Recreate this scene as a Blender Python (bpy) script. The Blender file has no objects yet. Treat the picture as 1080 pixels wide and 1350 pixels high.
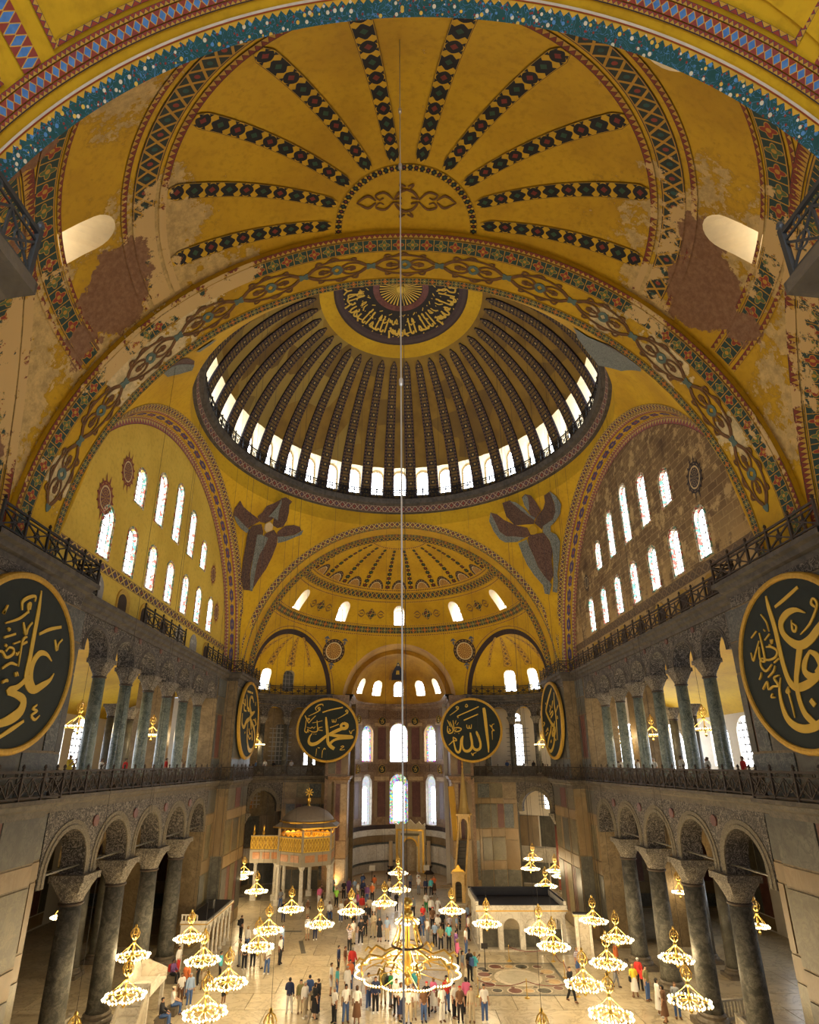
import bpy, bmesh, math, random
import numpy as np
from mathutils import Vector, Matrix
D = bpy.data
SC = bpy.context.scene
COL = SC.collection
PI = math.pi
rng = random.Random(7)

# ---------------------------------------------------------------- camera, world, exposure
cam_d = D.cameras.new('camera')
cam_d.sensor_width = 36.0
cam_d.lens = 735.0 / 1350.0 * 36.0
cam_d.shift_x = (540 - 521) / 1350.0
cam_d.shift_y = (756 - 675) / 1350.0
cam_d.clip_end = 400
cam = D.objects.new('camera', cam_d)
cam.location = (-0.5, -38.0, 13.25)
cam.rotation_euler = (math.radians(90 + 18.84), 0, 0)
COL.objects.link(cam)
SC.camera = cam
world = D.worlds.new('sky')
world.use_nodes = True
world.node_tree.nodes['Background'].inputs[0].default_value = (0.75, 0.85, 1.0, 1)
world.node_tree.nodes['Background'].inputs[1].default_value = 1.0
SC.world = world
SC.view_settings.view_transform = 'Standard'
SC.view_settings.look = 'None'
SC.view_settings.gamma = 1.0
SC.view_settings.use_curve_mapping = False
SC.view_settings.exposure = 0.0

def lamp(name, kind, loc, energy, color=(1, .8, .55), size=.5, target=None, spot=None, blend=.6):
    l = D.lights.new(name, kind)
    l.energy = energy; l.color = color
    if kind == 'AREA': l.size = size
    else: l.shadow_soft_size = size
    if kind == 'SPOT': l.spot_size = math.radians(spot); l.spot_blend = blend
    o = D.objects.new(name, l); o.location = loc
    if target is not None:
        o.rotation_euler = (Vector(target) - Vector(loc)).to_track_quat('-Z', 'Y').to_euler()
    COL.objects.link(o)
    return o

# ---------------------------------------------------------------- mesh helpers
class MB:
    def __init__(s):
        s.v = []; s.f = []; s.uv = []; s.mi = []
    def add(s, vs, fs, uvs=None, mi=0):
        o = len(s.v)
        s.v.extend([tuple(p) for p in vs])
        for k, f in enumerate(fs):
            s.f.append(tuple(i + o for i in f))
            s.uv.append(uvs[k] if uvs else [(0, 0)] * len(f))
            s.mi.append(mi)
        return s
    def box(s, lo, hi, mi=0):
        (a, b, c), (d, e, f) = lo, hi
        v = [(a, b, c), (d, b, c), (d, e, c), (a, e, c), (a, b, f), (d, b, f), (d, e, f), (a, e, f)]
        return s.add(v, [(0, 3, 2, 1), (4, 5, 6, 7), (0, 1, 5, 4), (1, 2, 6, 5), (2, 3, 7, 6), (3, 0, 4, 7)], None, mi)
    def obox(s, c, ux, uy, uz, mi=0):       # oriented box: centre and three half-axis vectors
        c, ux, uy, uz = map(Vector, (c, ux, uy, uz))
        v = [c + ux * i + uy * j + uz * k for k in (-1, 1) for i, j in ((-1, -1), (1, -1), (1, 1), (-1, 1))]
        return s.add(v, [(0, 3, 2, 1), (4, 5, 6, 7), (0, 1, 5, 4), (1, 2, 6, 5), (2, 3, 7, 6), (3, 0, 4, 7)], None, mi)
    def grid(s, fn, nu, nv, u=(0, 1), v=(0, 1), uvu=1.0, uvv=1.0, mi=0, closeu=False):
        us = [u[0] + (u[1] - u[0]) * i / nu for i in range(nu + 1)]
        vs = [v[0] + (v[1] - v[0]) * j / nv for j in range(nv + 1)]
        pts = [fn(a, b) for a in us for b in vs]
        fs = []; uv = []
        w = nv + 1
        for i in range(nu):
            for j in range(nv):
                fs.append((i * w + j, (i + 1) * w + j, (i + 1) * w + j + 1, i * w + j + 1))
                uv.append([(i / nu * uvu, j / nv * uvv), ((i + 1) / nu * uvu, j / nv * uvv), ((i + 1) / nu * uvu, (j + 1) / nv * uvv), (i / nu * uvu, (j + 1) / nv * uvv)])
        return s.add(pts, fs, uv, mi)
    def lathe(s, prof, n=12, c=(0, 0, 0), mi=0, cap=True, a0=0.0, a1=2 * PI):
        full = abs(a1 - a0 - 2 * PI) < 1e-6
        m = n if full else n + 1
        vs = [(c[0] + r * math.cos(a0 + (a1 - a0) * i / n), c[1] + r * math.sin(a0 + (a1 - a0) * i / n), c[2] + z) for i in range(m) for r, z in prof]
        k = len(prof); fs = []
        for i in range(n):
            i2 = (i + 1) % m
            for j in range(k - 1):
                fs.append((i * k + j, i2 * k + j, i2 * k + j + 1, i * k + j + 1))
        if cap and full:
            fs.append(tuple(i * k for i in reversed(range(n))))
            fs.append(tuple(i * k + k - 1 for i in range(n)))
        return s.add(vs, fs, None, mi)
    def tube(s, pts, r, n=6, mi=0, closed=False):
        pts = [Vector(p) for p in pts]
        m = len(pts); rr = r if isinstance(r, (list, tuple)) else [r] * m
        vs = []; up = Vector((0, 0, 1))
        for i, p in enumerate(pts):
            a = pts[(i - 1) % m] if (i or closed) else p
            b = pts[(i + 1) % m] if (i < m - 1 or closed) else p
            t = (b - a).normalized()
            x = t.cross(up)
            if x.length < 1e-3: x = t.cross(Vector((1, 0, 0)))
            x.normalize(); y = x.cross(t)
            vs += [p + (x * math.cos(2 * PI * k / n) + y * math.sin(2 * PI * k / n)) * rr[i] for k in range(n)]
        fs = []
        for i in range(m if closed else m - 1):
            j = (i + 1) % m
            for k in range(n):
                fs.append((i * n + k, i * n + (k + 1) % n, j * n + (k + 1) % n, j * n + k))
        if not closed:
            fs.append(tuple(reversed(range(n)))); fs.append(tuple((m - 1) * n + k for k in range(n)))
        return s.add(vs, fs, None, mi)
    def prism(s, poly, a, b, mapfn=None, mi=0):   # poly [(x,y)], extruded between depth a and b
        n = len(poly)
        mf = mapfn or (lambda x, y, z: (x, y, z))
        vs = [mf(x, y, a) for x, y in poly] + [mf(x, y, b) for x, y in poly]
        fs = [tuple(reversed(range(n))), tuple(range(n, 2 * n))] + [(i, (i + 1) % n, n + (i + 1) % n, n + i) for i in range(n)]
        return s.add(vs, fs, None, mi)
    def xf(s, M, start=0):
        for i in range(start, len(s.v)): s.v[i] = tuple(M @ Vector(s.v[i]))
        return s
    def mesh(s, name, mats=(), smooth=False):
        me = D.meshes.new(name)
        me.from_pydata(s.v, [], s.f)
        if any(any(q != (0, 0) for q in u) for u in s.uv):
            l = me.uv_layers.new(name='UVMap')
            flat = np.array([c for u in s.uv for q in u for c in q], dtype=np.float32)
            l.data.foreach_set('uv', flat)
        for m in (mats if isinstance(mats, (list, tuple)) else [mats]): me.materials.append(m)
        if any(s.mi): me.polygons.foreach_set('material_index', s.mi)
        if smooth: me.polygons.foreach_set('use_smooth', [True] * len(s.f))
        me.update()
        return me

def obj(name, me, mats=None, parent=None, loc=None, rz=None, smooth=False):
    if isinstance(me, MB): me = me.mesh(name, mats or (), smooth)
    o = D.objects.new(name, me)
    COL.objects.link(o)
    if parent: o.parent = parent
    if loc: o.location = loc
    if rz is not None: o.rotation_euler = (0, 0, rz)
    return o
def struct(name, me, mats=None, parent=None, smooth=False):
    o = obj(name, me, mats, parent, smooth=smooth)
    if not parent: o['kind'] = 'structure'
    return o
def empty(name, loc=(0, 0, 0), rz=0):
    o = D.objects.new(name, None); COL.objects.link(o)
    o.location = loc; o.rotation_euler = (0, 0, rz); o.empty_display_size = .3
    return o
def tag(o, label, cat, group=None):
    o['label'] = label; o['category'] = cat
    if group: o['group'] = group
    return o
def thing(name, label, cat, loc=(0, 0, 0), rz=0, group=None):
    return tag(empty(name, loc, rz), label, cat, group)
def dup(root, loc=None, rz=None, label=None, group=None, parent=None):
    def rec(o, p):
        c = o.copy(); COL.objects.link(c); c.parent = p
        for ch in o.children: rec(ch, c)
        return c
    r = rec(root, parent)
    if loc is not None: r.location = loc
    if rz is not None: r.rotation_euler = (0, 0, rz)
    if label: r['label'] = label
    if group: r['group'] = group
    return r
def arch_poly(w, h, n=8, x0=0.0, z0=0.0):
    r = w / 2
    return [(x0 - r, z0)] + [(x0 + r, z0)] + [(x0 + r * math.cos(PI * k / n), z0 + h - r + r * math.sin(PI * k / n)) for k in range(n + 1)]
def frame_map(o, ux, uy, uz):   # local (x,y,z) -> world via origin and axes
    o, ux, uy, uz = map(Vector, (o, ux, uy, uz))
    return lambda x, y, z: tuple(o + ux * x + uy * y + uz * z)

# ---------------------------------------------------------------- material helpers
class G:
    def __init__(s, name, rough=.7, metal=0.0, spec=.3):
        s.m = D.materials.new(name); s.m.use_nodes = True
        s.t = s.m.node_tree; s.t.nodes.clear()
        s.o = s.t.nodes.new('ShaderNodeOutputMaterial'); s.b = s.t.nodes.new('ShaderNodeBsdfPrincipled')
        s.t.links.new(s.b.outputs[0], s.o.inputs[0])
        s.b.inputs['Roughness'].default_value = rough; s.b.inputs['Metallic'].default_value = metal
        s.b.inputs['Specular IOR Level'].default_value = spec
        s._pos = None; s._uv = None
    def put(s, inp, val):
        if isinstance(val, bpy.types.NodeSocket): s.t.links.new(val, inp)
        elif isinstance(val, tuple) and len(val) == 3 and inp.type == 'RGBA': inp.default_value = (*val, 1)
        else: inp.default_value = val
    def node(s, ty, **kw):
        n = s.t.nodes.new(ty)
        for k, v in kw.items(): setattr(n, k, v)
        return n
    def ma(s, op, a, b=0.0, clamp=False):
        n = s.node('ShaderNodeMath', operation=op, use_clamp=clamp)
        s.put(n.inputs[0], a); s.put(n.inputs[1], b)
        return n.outputs[0]
    def mix(s, fac, a, b):
        n = s.node('ShaderNodeMix', data_type='RGBA')
        s.put(n.inputs[0], fac); s.put(n.inputs[6], a); s.put(n.inputs[7], b)
        return n.outputs[2]
    def pos(s):
        if not s._pos: s._pos = s.node('ShaderNodeNewGeometry').outputs['Position']
        return s._pos
    def objc(s): return s.node('ShaderNodeTexCoord').outputs['Object']
    def uvs(s):
        if not s._uv:
            n = s.node('ShaderNodeSeparateXYZ'); s.t.links.new(s.node('ShaderNodeTexCoord').outputs['UV'], n.inputs[0])
            s._uv = (n.outputs[0], n.outputs[1])
        return s._uv
    def noise(s, vec, scale, detail=3.0, rough=.55, dist=0.0):
        n = s.node('ShaderNodeTexNoise'); s.put(n.inputs['Vector'], vec)
        n.inputs['Scale'].default_value = scale; n.inputs['Detail'].default_value = detail
        n.inputs['Roughness'].default_value = rough; n.inputs['Distortion'].default_value = dist
        return n.outputs[0]
    def vor(s, vec, scale, feature='F1', out=0):
        n = s.node('ShaderNodeTexVoronoi', feature=feature); s.put(n.inputs['Vector'], vec); n.inputs['Scale'].default_value = scale
        return n.outputs[out]
    def scale(s, vec, sc):
        n = s.node('ShaderNodeVectorMath', operation='MULTIPLY'); s.put(n.inputs[0], vec); n.inputs[1].default_value = sc
        return n.outputs[0]
    def step(s, x, lo, hi):
        n = s.node('ShaderNodeMapRange', interpolation_type='SMOOTHSTEP'); s.put(n.inputs[0], x)
        n.inputs[1].default_value = lo; n.inputs[2].default_value = hi
        return n.outputs[0]
    def lt(s, a, b): return s.ma('LESS_THAN', a, b)
    def gt(s, a, b): return s.ma('GREATER_THAN', a, b)
    def rnd(s): return s.node('ShaderNodeObjectInfo').outputs['Random']
    def dist(s, vec, p):
        n = s.node('ShaderNodeVectorMath', operation='DISTANCE'); s.put(n.inputs[0], vec); n.inputs[1].default_value = p
        return n.outputs['Value']
    def bump(s, h, strength=.3, distance=.05):
        n = s.node('ShaderNodeBump'); n.inputs['Strength'].default_value = strength; n.inputs['Distance'].default_value = distance
        s.put(n.inputs['Height'], h); s.t.links.new(n.outputs[0], s.b.inputs['Normal'])
    def col(s, c): s.put(s.b.inputs['Base Color'], c); return s.m

def flat(name, c, rough=.6, metal=0.0, var=0.0, spec=.3):
    g = G(name, rough, metal, spec)
    if var:
        n = g.noise(g.objc(), 3.0, 4)
        return g.col(g.mix(n, tuple(x * (1 - var) for x in c), tuple(min(1, x * (1 + var)) for x in c)))
    return g.col(c)
def emit(name, c, strength, sample=True):
    m = D.materials.new(name); m.use_nodes = True
    t = m.node_tree; t.nodes.clear()
    o = t.nodes.new('ShaderNodeOutputMaterial'); e = t.nodes.new('ShaderNodeEmission')
    e.inputs[0].default_value = (*c, 1); e.inputs[1].default_value = strength
    t.links.new(e.outputs[0], o.inputs[0])
    if not sample: m.cycles.emission_sampling = 'NONE'
    return m
# ---------------------------------------------------------------- materials
GOLD = (.62, .375, .012); OCHRE = (.47, .265, .009); CREAM = (.72, .52, .24); BARE = (.20, .095, .045)
W_PALES = [((-9.5, -21.5, 33.0), 4.0), ((10.0, -22.3, 32.5), 4.2), ((12.3, -26, 30), 3.8), ((-13, -23, 27.5), 4.2), ((13, -22.5, 27.5), 4.0), ((-14.5, -20.0, 25.0), 4.5), ((-8, -27.5, 31), 2.8), ((-10.5, -18, 33), 3.0), ((-12.5, -18.3, 30), 3.0), ((11, -18, 32.5), 2.6), ((14, -19, 25.5), 3.2), ((-7.5, -18.2, 34.8), 2.2)]
W_BROWNS = [((-11.6, -20.3, 31.0), 1.75), ((-10.9, -21.2, 32.2), 1.0), ((-12.7, -19.6, 29.2), 1.0), ((11.7, -20.4, 31.0), 1.8), ((11.0, -22.4, 32.0), 1.1), ((12.6, -20.5, 29.3), 1.0), ((-10.3, -28.0, 28.6), 1.2), ((-12.5, -25.6, 28.2), .8), ((-14.2, -20.2, 24.2), 1.1)]
def pale_mask(g, p, pales, k=.23):
    m = g.ma('ADD', g.ma('ADD', g.ma('MULTIPLY', g.noise(p, .9, 8, .7), .42), g.ma('MULTIPLY', g.noise(p, .33, 4, .6), .33)), g.ma('MULTIPLY', g.noise(g.scale(p, (1, 1, .5)), 3.4, 8, .75), .25))
    for (q, r) in pales:
        f = g.ma('SUBTRACT', 1.0, g.ma('DIVIDE', g.dist(p, q), r))
        m = g.ma('ADD', m, g.ma('MULTIPLY', g.ma('MAXIMUM', f, 0.0), k))
    return m
def brown_mask(g, p, browns):
    mb = None
    for (q, r) in browns:
        f = g.ma('SUBTRACT', r, g.dist(p, q)); mb = f if mb is None else g.ma('MAXIMUM', mb, f)
    return g.ma('ADD', mb, g.ma('MULTIPLY', g.ma('SUBTRACT', g.noise(p, .9, 9, .68), .5), 2.6))
def bare(g, p): return g.mix(g.step(g.noise(p, 5, 6, .75), .35, .7), BARE, (.30, .165, .085))
def plaster(name, a=GOLD, b=OCHRE, pale=CREAM, thr=.62, pales=(), browns=()):
    g = G(name, .75); p = g.pos()
    n1 = g.noise(p, .22, 5, .6); n2 = g.noise(p, .9, 8, .68); n3 = g.noise(p, 4.0, 5, .6)
    c = g.mix(g.step(n1, .35, .7), a, b)
    c = g.mix(g.ma('MULTIPLY', g.step(n3, .45, .75), .35), c, tuple(x * .6 for x in b))
    m = pale_mask(g, p, pales)
    c = g.mix(g.ma('MULTIPLY', g.step(m, thr - .035, thr), .5), c, tuple(x * .62 for x in b))
    c = g.mix(g.step(m, thr, thr + .012), c, g.mix(g.step(g.noise(p, 2.2, 8, .75), .3, .7), pale, tuple(x * .55 for x in pale)))
    if browns: c = g.mix(g.step(brown_mask(g, p, browns), -.05, .05), c, bare(g, p))
    g.bump(n2, .15, .05)
    return g.col(c)

def pattern(name, kind, bg, dark, c1=(.5, .05, .02), c2=(.05, .16, .06), line=(.05, .03, .02), wear=.0, wearc=(.62, .43, .18), rough=.7, west=False):
    g = G(name, rough); u, v = g.uvs()
    fu = g.ma('FRACT', u); au = g.ma('ABSOLUTE', g.ma('SUBTRACT', fu, .5)); av = g.ma('ABSOLUTE', g.ma('SUBTRACT', v, .5))
    alt = g.gt(g.ma('FRACT', g.ma('MULTIPLY', u, .5)), .5)
    cc = g.mix(alt, c1, c2)
    rad = g.ma('SQRT', g.ma('ADD', g.ma('MULTIPLY', au, au), g.ma('MULTIPLY', av, av)))
    dia = g.ma('ADD', au, av)
    c = bg
    if kind == 'chain':         # dark beads and diamonds with triangles along the edges
        c = g.mix(g.ma('MULTIPLY', g.gt(av, .27), g.lt(g.ma('ABSOLUTE', g.ma('SUBTRACT', g.ma('FRACT', g.ma('MULTIPLY', u, 2)), .5)), g.ma('MULTIPLY', g.ma('SUBTRACT', av, .27), 1.5))), c, dark)
        c = g.mix(g.mix(alt, g.lt(g.ma('ADD', g.ma('MULTIPLY', rad, .8), g.ma('MULTIPLY', dia, .2)), .42), g.lt(dia, .56)), c, dark)
        c = g.mix(g.lt(dia, .2), c, cc)
        c = g.mix(g.gt(av, .45), c, bg)
        c = g.mix(g.gt(av, .475), c, line)
    elif kind == 'square':      # dome ribs: dark squares on olive between beaded borders
        mx = g.ma('MAXIMUM', au, av)
        c = g.mix(g.gt(av, .27), c, dark)
        bead = g.lt(g.ma('ADD', g.ma('ABSOLUTE', g.ma('SUBTRACT', g.ma('FRACT', g.ma('MULTIPLY', u, 3)), .5)), g.ma('MULTIPLY', g.ma('ABSOLUTE', g.ma('SUBTRACT', av, .385)), 4.0)), .36)
        c = g.mix(bead, c, c1)
        c = g.mix(g.lt(mx, .22), c, line)
        c = g.mix(g.lt(mx, .1), c, c2)
        c = g.mix(g.gt(au, .46), c, dark)
    elif kind == 'lattice':
        a = g.ma('ABSOLUTE', g.ma('SUBTRACT', g.ma('FRACT', g.ma('ADD', u, v)), .5))
        b = g.ma('ABSOLUTE', g.ma('SUBTRACT', g.ma('FRACT', g.ma('SUBTRACT', u, v)), .5))
        c = g.mix(g.lt(g.ma('MINIMUM', a, b), .09), dark, bg)
        c = g.mix(g.lt(rad, .13), c, cc)
        c = g.mix(g.gt(av, .42), c, bg); c = g.mix(g.gt(av, .46), c, line)
    elif kind == 'flower':
        c = g.mix(g.lt(av, .42), bg, dark)
        c = g.mix(g.gt(g.ma('MAXIMUM', au, 0.0), .47), c, bg)
        an = g.ma('ARCTAN2', g.ma('SUBTRACT', fu, .5), g.ma('SUBTRACT', v, .5))
        pet = g.ma('ADD', .26, g.ma('MULTIPLY', .09, g.ma('COSINE', g.ma('MULTIPLY', an, 4.0))))
        c = g.mix(g.lt(rad, g.ma('ADD', pet, .05)), c, bg)
        c = g.mix(g.lt(rad, pet), c, cc)
        c = g.mix(g.lt(rad, .11), c, bg)
        c = g.mix(g.gt(av, .47), c, line)
    elif kind == 'zig':
        c = g.mix(g.lt(v, g.ma('ADD', .1, g.ma('MULTIPLY', au, 1.6))), c1, bg)
        c = g.mix(g.lt(g.ma('ABSOLUTE', g.ma('SUBTRACT', v, g.ma('ADD', .1, g.ma('MULTIPLY', au, 1.6)))), .08), c, dark)
        c = g.mix(g.gt(av, .44), c, line)
    elif kind == 'dots':
        c = g.mix(g.lt(rad, .3), bg, dark)
    elif kind == 'bluedia':
        c = g.mix(g.lt(g.ma('ADD', g.ma('MULTIPLY', au, 1.0), g.ma('MULTIPLY', av, .9)), .5), c1, bg)
        n = g.noise(g.pos(), 9, 3)
        c = g.mix(g.lt(g.ma('ADD', g.ma('MULTIPLY', au, 1.0), g.ma('MULTIPLY', av, .9)), .4), c, g.mix(n, dark, c2))
    elif kind == 'leaf':        # teal band with flowers, saw-toothed on one side
        tooth = g.ma('ADD', .72, g.ma('MULTIPLY', .25, g.ma('SUBTRACT', 1.0, g.ma('MULTIPLY', 2.0, au))))
        n = g.noise(g.pos(), 5, 2)
        base = g.mix(n, dark, c2)
        vc = g.vor(g.pos(), 7.5); vk = g.node('ShaderNodeSeparateColor'); s2 = g.vor(g.pos(), 7.5, out=1); g.t.links.new(s2, vk.inputs[0])
        st = g.ma('ABSOLUTE', g.ma('SUBTRACT', g.noise(g.pos(), 5.0, 1, .5, 2.0), .5))
        base = g.mix(g.lt(st, .016), base, (.08, .22, .46)); base = g.mix(g.lt(g.vor(g.scale(g.pos(), (1.3, 1.3, 1.3)), 8.0), .22), base, (.26, .04, .03))
        fl = g.mix(g.lt(vk.outputs[0], .35), (.72, .66, .5), g.mix(g.lt(vk.outputs[0], .7), (.45, .04, .03), (.75, .5, .08)))
        fl = g.mix(g.gt(vk.outputs[1], .75), fl, (.10, .28, .62))
        base = g.mix(g.lt(vc, .27), base, fl)
        c = g.mix(g.lt(v, tooth), bg, base)
    elif kind == 'rosette':     # radial medallion, v = radius
        k = g.ma('MULTIPLY', av, 0.0)
        sc1 = g.ma('FRACT', g.ma('MULTIPLY', v, 7.0)); sc1 = g.ma('ABSOLUTE', g.ma('SUBTRACT', sc1, .5))
        c = g.mix(g.lt(g.ma('ADD', sc1, au), .42), c1, c2)
        c = g.mix(g.gt(v, .64), c, (.62, .48, .25))
        c = g.mix(g.gt(v, .74), c, dark)
        c = g.mix(g.ma('MULTIPLY', g.gt(v, .82), g.lt(g.ma('ADD', au, g.ma('ABSOLUTE', g.ma('MULTIPLY', g.ma('SUBTRACT', v, .87), 8.0))), .4)), c, line)
    n2 = g.noise(g.pos(), 2.2, 6, .7)
    c = g.mix(g.ma('MULTIPLY', g.step(n2, .4, .8), .3), c, tuple(x * .5 for x in dark))
    if wear:
        w = pale_mask(g, g.pos(), W_PALES if west else ())
        c = g.mix(g.step(w, 1 - wear, 1 - wear + .015), c, wearc)
    if west: c = g.mix(g.step(brown_mask(g, g.pos(), W_BROWNS), .12, .2), c, bare(g, g.pos()))
    return g.col(c)

def marble(name, a, b, vein=None, sc=1.0, rough=.35, stretch=(1, 1, 1), rndv=.0, thr=(.3, .7), spec=.4):
    g = G(name, rough, 0, spec); p = g.scale(g.pos(), stretch) if stretch != (1, 1, 1) else g.pos()
    n = g.noise(p, .8 * sc, 6, .62, .8)
    c = g.mix(g.step(n, *thr), a, b)
    if vein:
        w = g.ma('ABSOLUTE', g.ma('SUBTRACT', g.noise(p, 1.3 * sc, 5, .6, 1.5), .5))
        c = g.mix(g.ma('MULTIPLY', g.step(w, .05, .0), .7), c, vein)
    if rndv:
        c = g.mix(g.ma('MULTIPLY', g.rnd(), rndv), c, tuple(x * .45 for x in a))
    return g.col(c)

M = {}
M['gold_e'] = plaster('gold_plaster', GOLD, OCHRE, thr=.72)
M['gold_w'] = plaster('worn_gold_plaster', GOLD, OCHRE, (.68, .48, .19), .625, W_PALES, W_BROWNS)
M['gold_pend'] = plaster('pendentive_plaster', GOLD, OCHRE, thr=.74)
M['gold_arch'] = plaster('arch_plaster', GOLD, OCHRE, (.80, .64, .34), thr=.655,
    pales=[((-10.5, -17, 32.9), 3.6), ((-12.8, -17, 29.9), 3.4), ((-14.6, -17, 25), 3.0), ((9.5, -17, 33.5), 2.4), ((12.2, -17, 30.8), 3.0), ((14.3, -17, 27), 2.0)])
M['tymp_n'] = plaster('pale_gold_plaster', (.70, .49, .075), (.56, .37, .045), (.74, .60, .32), thr=.69)
def tymp_s():
    g = G('bare_tympanum_plaster', .85); p = g.pos()
    br = g.node('ShaderNodeTexBrick'); sw = g.node('ShaderNodeSeparateXYZ'); g.t.links.new(p, sw.inputs[0])
    cb = g.node('ShaderNodeCombineXYZ'); g.t.links.new(sw.outputs[1], cb.inputs[0]); g.t.links.new(sw.outputs[2], cb.inputs[1])
    g.t.links.new(cb.outputs[0], br.inputs[0])
    br.inputs['Scale'].default_value = .55; br.inputs['Mortar Size'].default_value = .012
    br.inputs[1].default_value = (.23, .15, .07, 1); br.inputs[2].default_value = (.16, .10, .05, 1); br.inputs[3].default_value = (.36, .25, .12, 1)
    n = g.noise(p, .5, 8, .7)
    c = g.mix(g.step(g.noise(p, 1.1, 9, .75), .52, .60), br.outputs[0], (.50, .35, .16))
    c = g.mix(g.step(g.noise(p, .25, 4), .55, .72), c, (.075, .045, .028))
    low = g.step(sw.outputs[2], 27.0, 22.5)
    c = g.mix(g.ma('MULTIPLY', low, g.step(g.noise(p, .7, 7, .7), .42, .52)), c, (.50, .33, .13))
    g.bump(n, .3, .08)
    return g.col(c)
M['tymp_s'] = tymp_s()
def dome_mat():
    g = G('dome_plaster', .6, 0, .3); p = g.pos()
    n = g.noise(p, .35, 6, .6)
    c = g.mix(g.step(n, .35, .7), (.29, .17, .022), (.18, .10, .014))
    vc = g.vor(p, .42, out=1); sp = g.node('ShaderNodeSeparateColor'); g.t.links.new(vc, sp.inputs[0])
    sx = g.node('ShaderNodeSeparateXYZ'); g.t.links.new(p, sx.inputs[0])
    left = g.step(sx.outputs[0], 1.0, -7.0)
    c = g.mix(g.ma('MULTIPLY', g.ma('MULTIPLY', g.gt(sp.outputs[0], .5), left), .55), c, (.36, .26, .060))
    c = g.mix(g.ma('MULTIPLY', g.gt(sp.outputs[1], .75), .5), c, (.10, .058, .02))
    return g.col(c)
M['dome'] = dome_mat()
M['rib_w'] = pattern('rib_ornament', 'chain', GOLD, (.014, .012, .012), (.20, .03, .02), (.03, .08, .045), wear=.30, west=True)
M['rib_e'] = pattern('rib_ornament_bright', 'chain', GOLD, (.03, .025, .015), (.3, .04, .02), (.05, .14, .06))
M['rib_d'] = pattern('dome_rib_ornament', 'square', (.17, .105, .03), (.018, .014, .022), (.15, .08, .06), (.42, .29, .10), (.012, .012, .018))
M['flower'] = pattern('flower_band', 'flower', (.50, .28, .03), (.025, .055, .045), (.30, .045, .02), (.10, .15, .05), wear=.35, west=True)
M['flower_e'] = pattern('flower_band_bright', 'flower', (.60, .34, .03), (.03, .055, .04), (.34, .06, .02), (.07, .15, .08))
M['lattice'] = pattern('lattice_band', 'lattice', (.55, .32, .03), (.035, .05, .035), (.30, .05, .03), (.04, .10, .10))
M['lattice_w'] = pattern('lattice_band_worn', 'lattice', (.50, .28, .03), (.03, .04, .03), (.28, .05, .03), (.03, .09, .08), wear=.35, west=True)
M['lattice_p'] = pattern('lattice_band_pale', 'lattice', (.62, .42, .09), (.10, .06, .05), (.3, .06, .03), (.10, .06, .16))
M['zig'] = pattern('zigzag_band', 'zig', (.55, .32, .04), (.04, .04, .10), (.30, .05, .03))
M['zig_w'] = pattern('zigzag_band_worn', 'zig', (.55, .32, .04), (.10, .03, .02), (.22, .04, .02), wear=.35, west=True)
M['dots'] = pattern('dotted_band', 'dots', (.60, .34, .03), (.05, .03, .015))
M['leaf'] = pattern('teal_leaf_band', 'leaf', (.66, .38, .04), (.012, .065, .060), c2=(.025, .115, .13))
M['bluedia'] = pattern('blue_diamond_band', 'bluedia', (.62, .36, .05), (.035, .12, .42), (.28, .05, .03), (.13, .32, .66))
M['rosette'] = pattern('medallion_paint', 'rosette', GOLD, (.035, .025, .02), (.30, .12, .02), (.62, .42, .12), (.34, .2, .08))
M['trimdark'] = flat('dark_border_paint', (.045, .030, .028), .7, var=.4)
M['window_trim'] = pattern('tile_border', 'lattice', (.55, .42, .20), (.06, .08, .22), (.34, .06, .03), (.08, .22, .4))
M['stone'] = marble('cornice_marble', (.09, .072, .05), (.17, .14, .10), (.12, .1, .08), 1.2, .55)
M['cornice_dk'] = marble('carved_cornice', (.045, .037, .030), (.105, .088, .068), None, 2.5, .6)
def carved(name, bg, fg, sc=3.0):
    g = G(name, .65); p = g.pos()
    n = g.ma('ABSOLUTE', g.ma('SUBTRACT', g.noise(p, sc, 2, .5, 2.5), .5))
    v = g.vor(p, sc * 1.1)
    m = g.ma('MAXIMUM', g.step(n, .06, .015), g.ma('MULTIPLY', g.step(v, .16, .10), .7))
    g.bump(m, .6, .05)
    return g.col(g.mix(m, bg, fg))
M['carved'] = carved('carved_spandrel', (.046, .040, .034), (.23, .20, .165))
M['carved_lo'] = M['carved']
M['capital'] = carved('carved_capital', (.10, .085, .065), (.31, .27, .21), 4.0)
M['capital_dk'] = M['capital']
M['verde'] = marble('green_marble', (.040, .038, .030), (.125, .115, .088), (.03, .028, .022), 3.0, .6, thr=(.35, .65))
M['cornice_br'] = marble('brown_cornice_marble', (.060, .047, .032), (.12, .097, .068), (.03, .025, .02), 1.6, .6)
M['verde_lt'] = marble('light_green_marble', (.075, .10, .085), (.17, .20, .16), (.30, .33, .28), 2.5, .3, thr=(.35, .65))
M['porphyry'] = marble('porphyry', (.10, .030, .022), (.17, .055, .04), None, 3.0, .3)
M['grey'] = marble('grey_marble', (.07, .064, .048), (.145, .135, .10), (.06, .055, .045), 1.3, .4, rndv=.35)
M['olive'] = marble('olive_marble', (.10, .082, .042), (.19, .155, .082), (.09, .07, .035), 1.6, .4, rndv=.35)
M['honey'] = marble('honey_marble', (.185, .122, .052), (.29, .20, .10), (.22, .14, .06), .9, .4, (1, 1, .4), rndv=.35)
M['slate'] = marble('slate_marble', (.05, .054, .052), (.095, .10, .092), (.22, .22, .18), 2.0, .35, rndv=.3)
M['pale'] = marble('pale_marble', (.46, .40, .30), (.58, .52, .41), (.34, .29, .22), .7, .4, rndv=.2)
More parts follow.
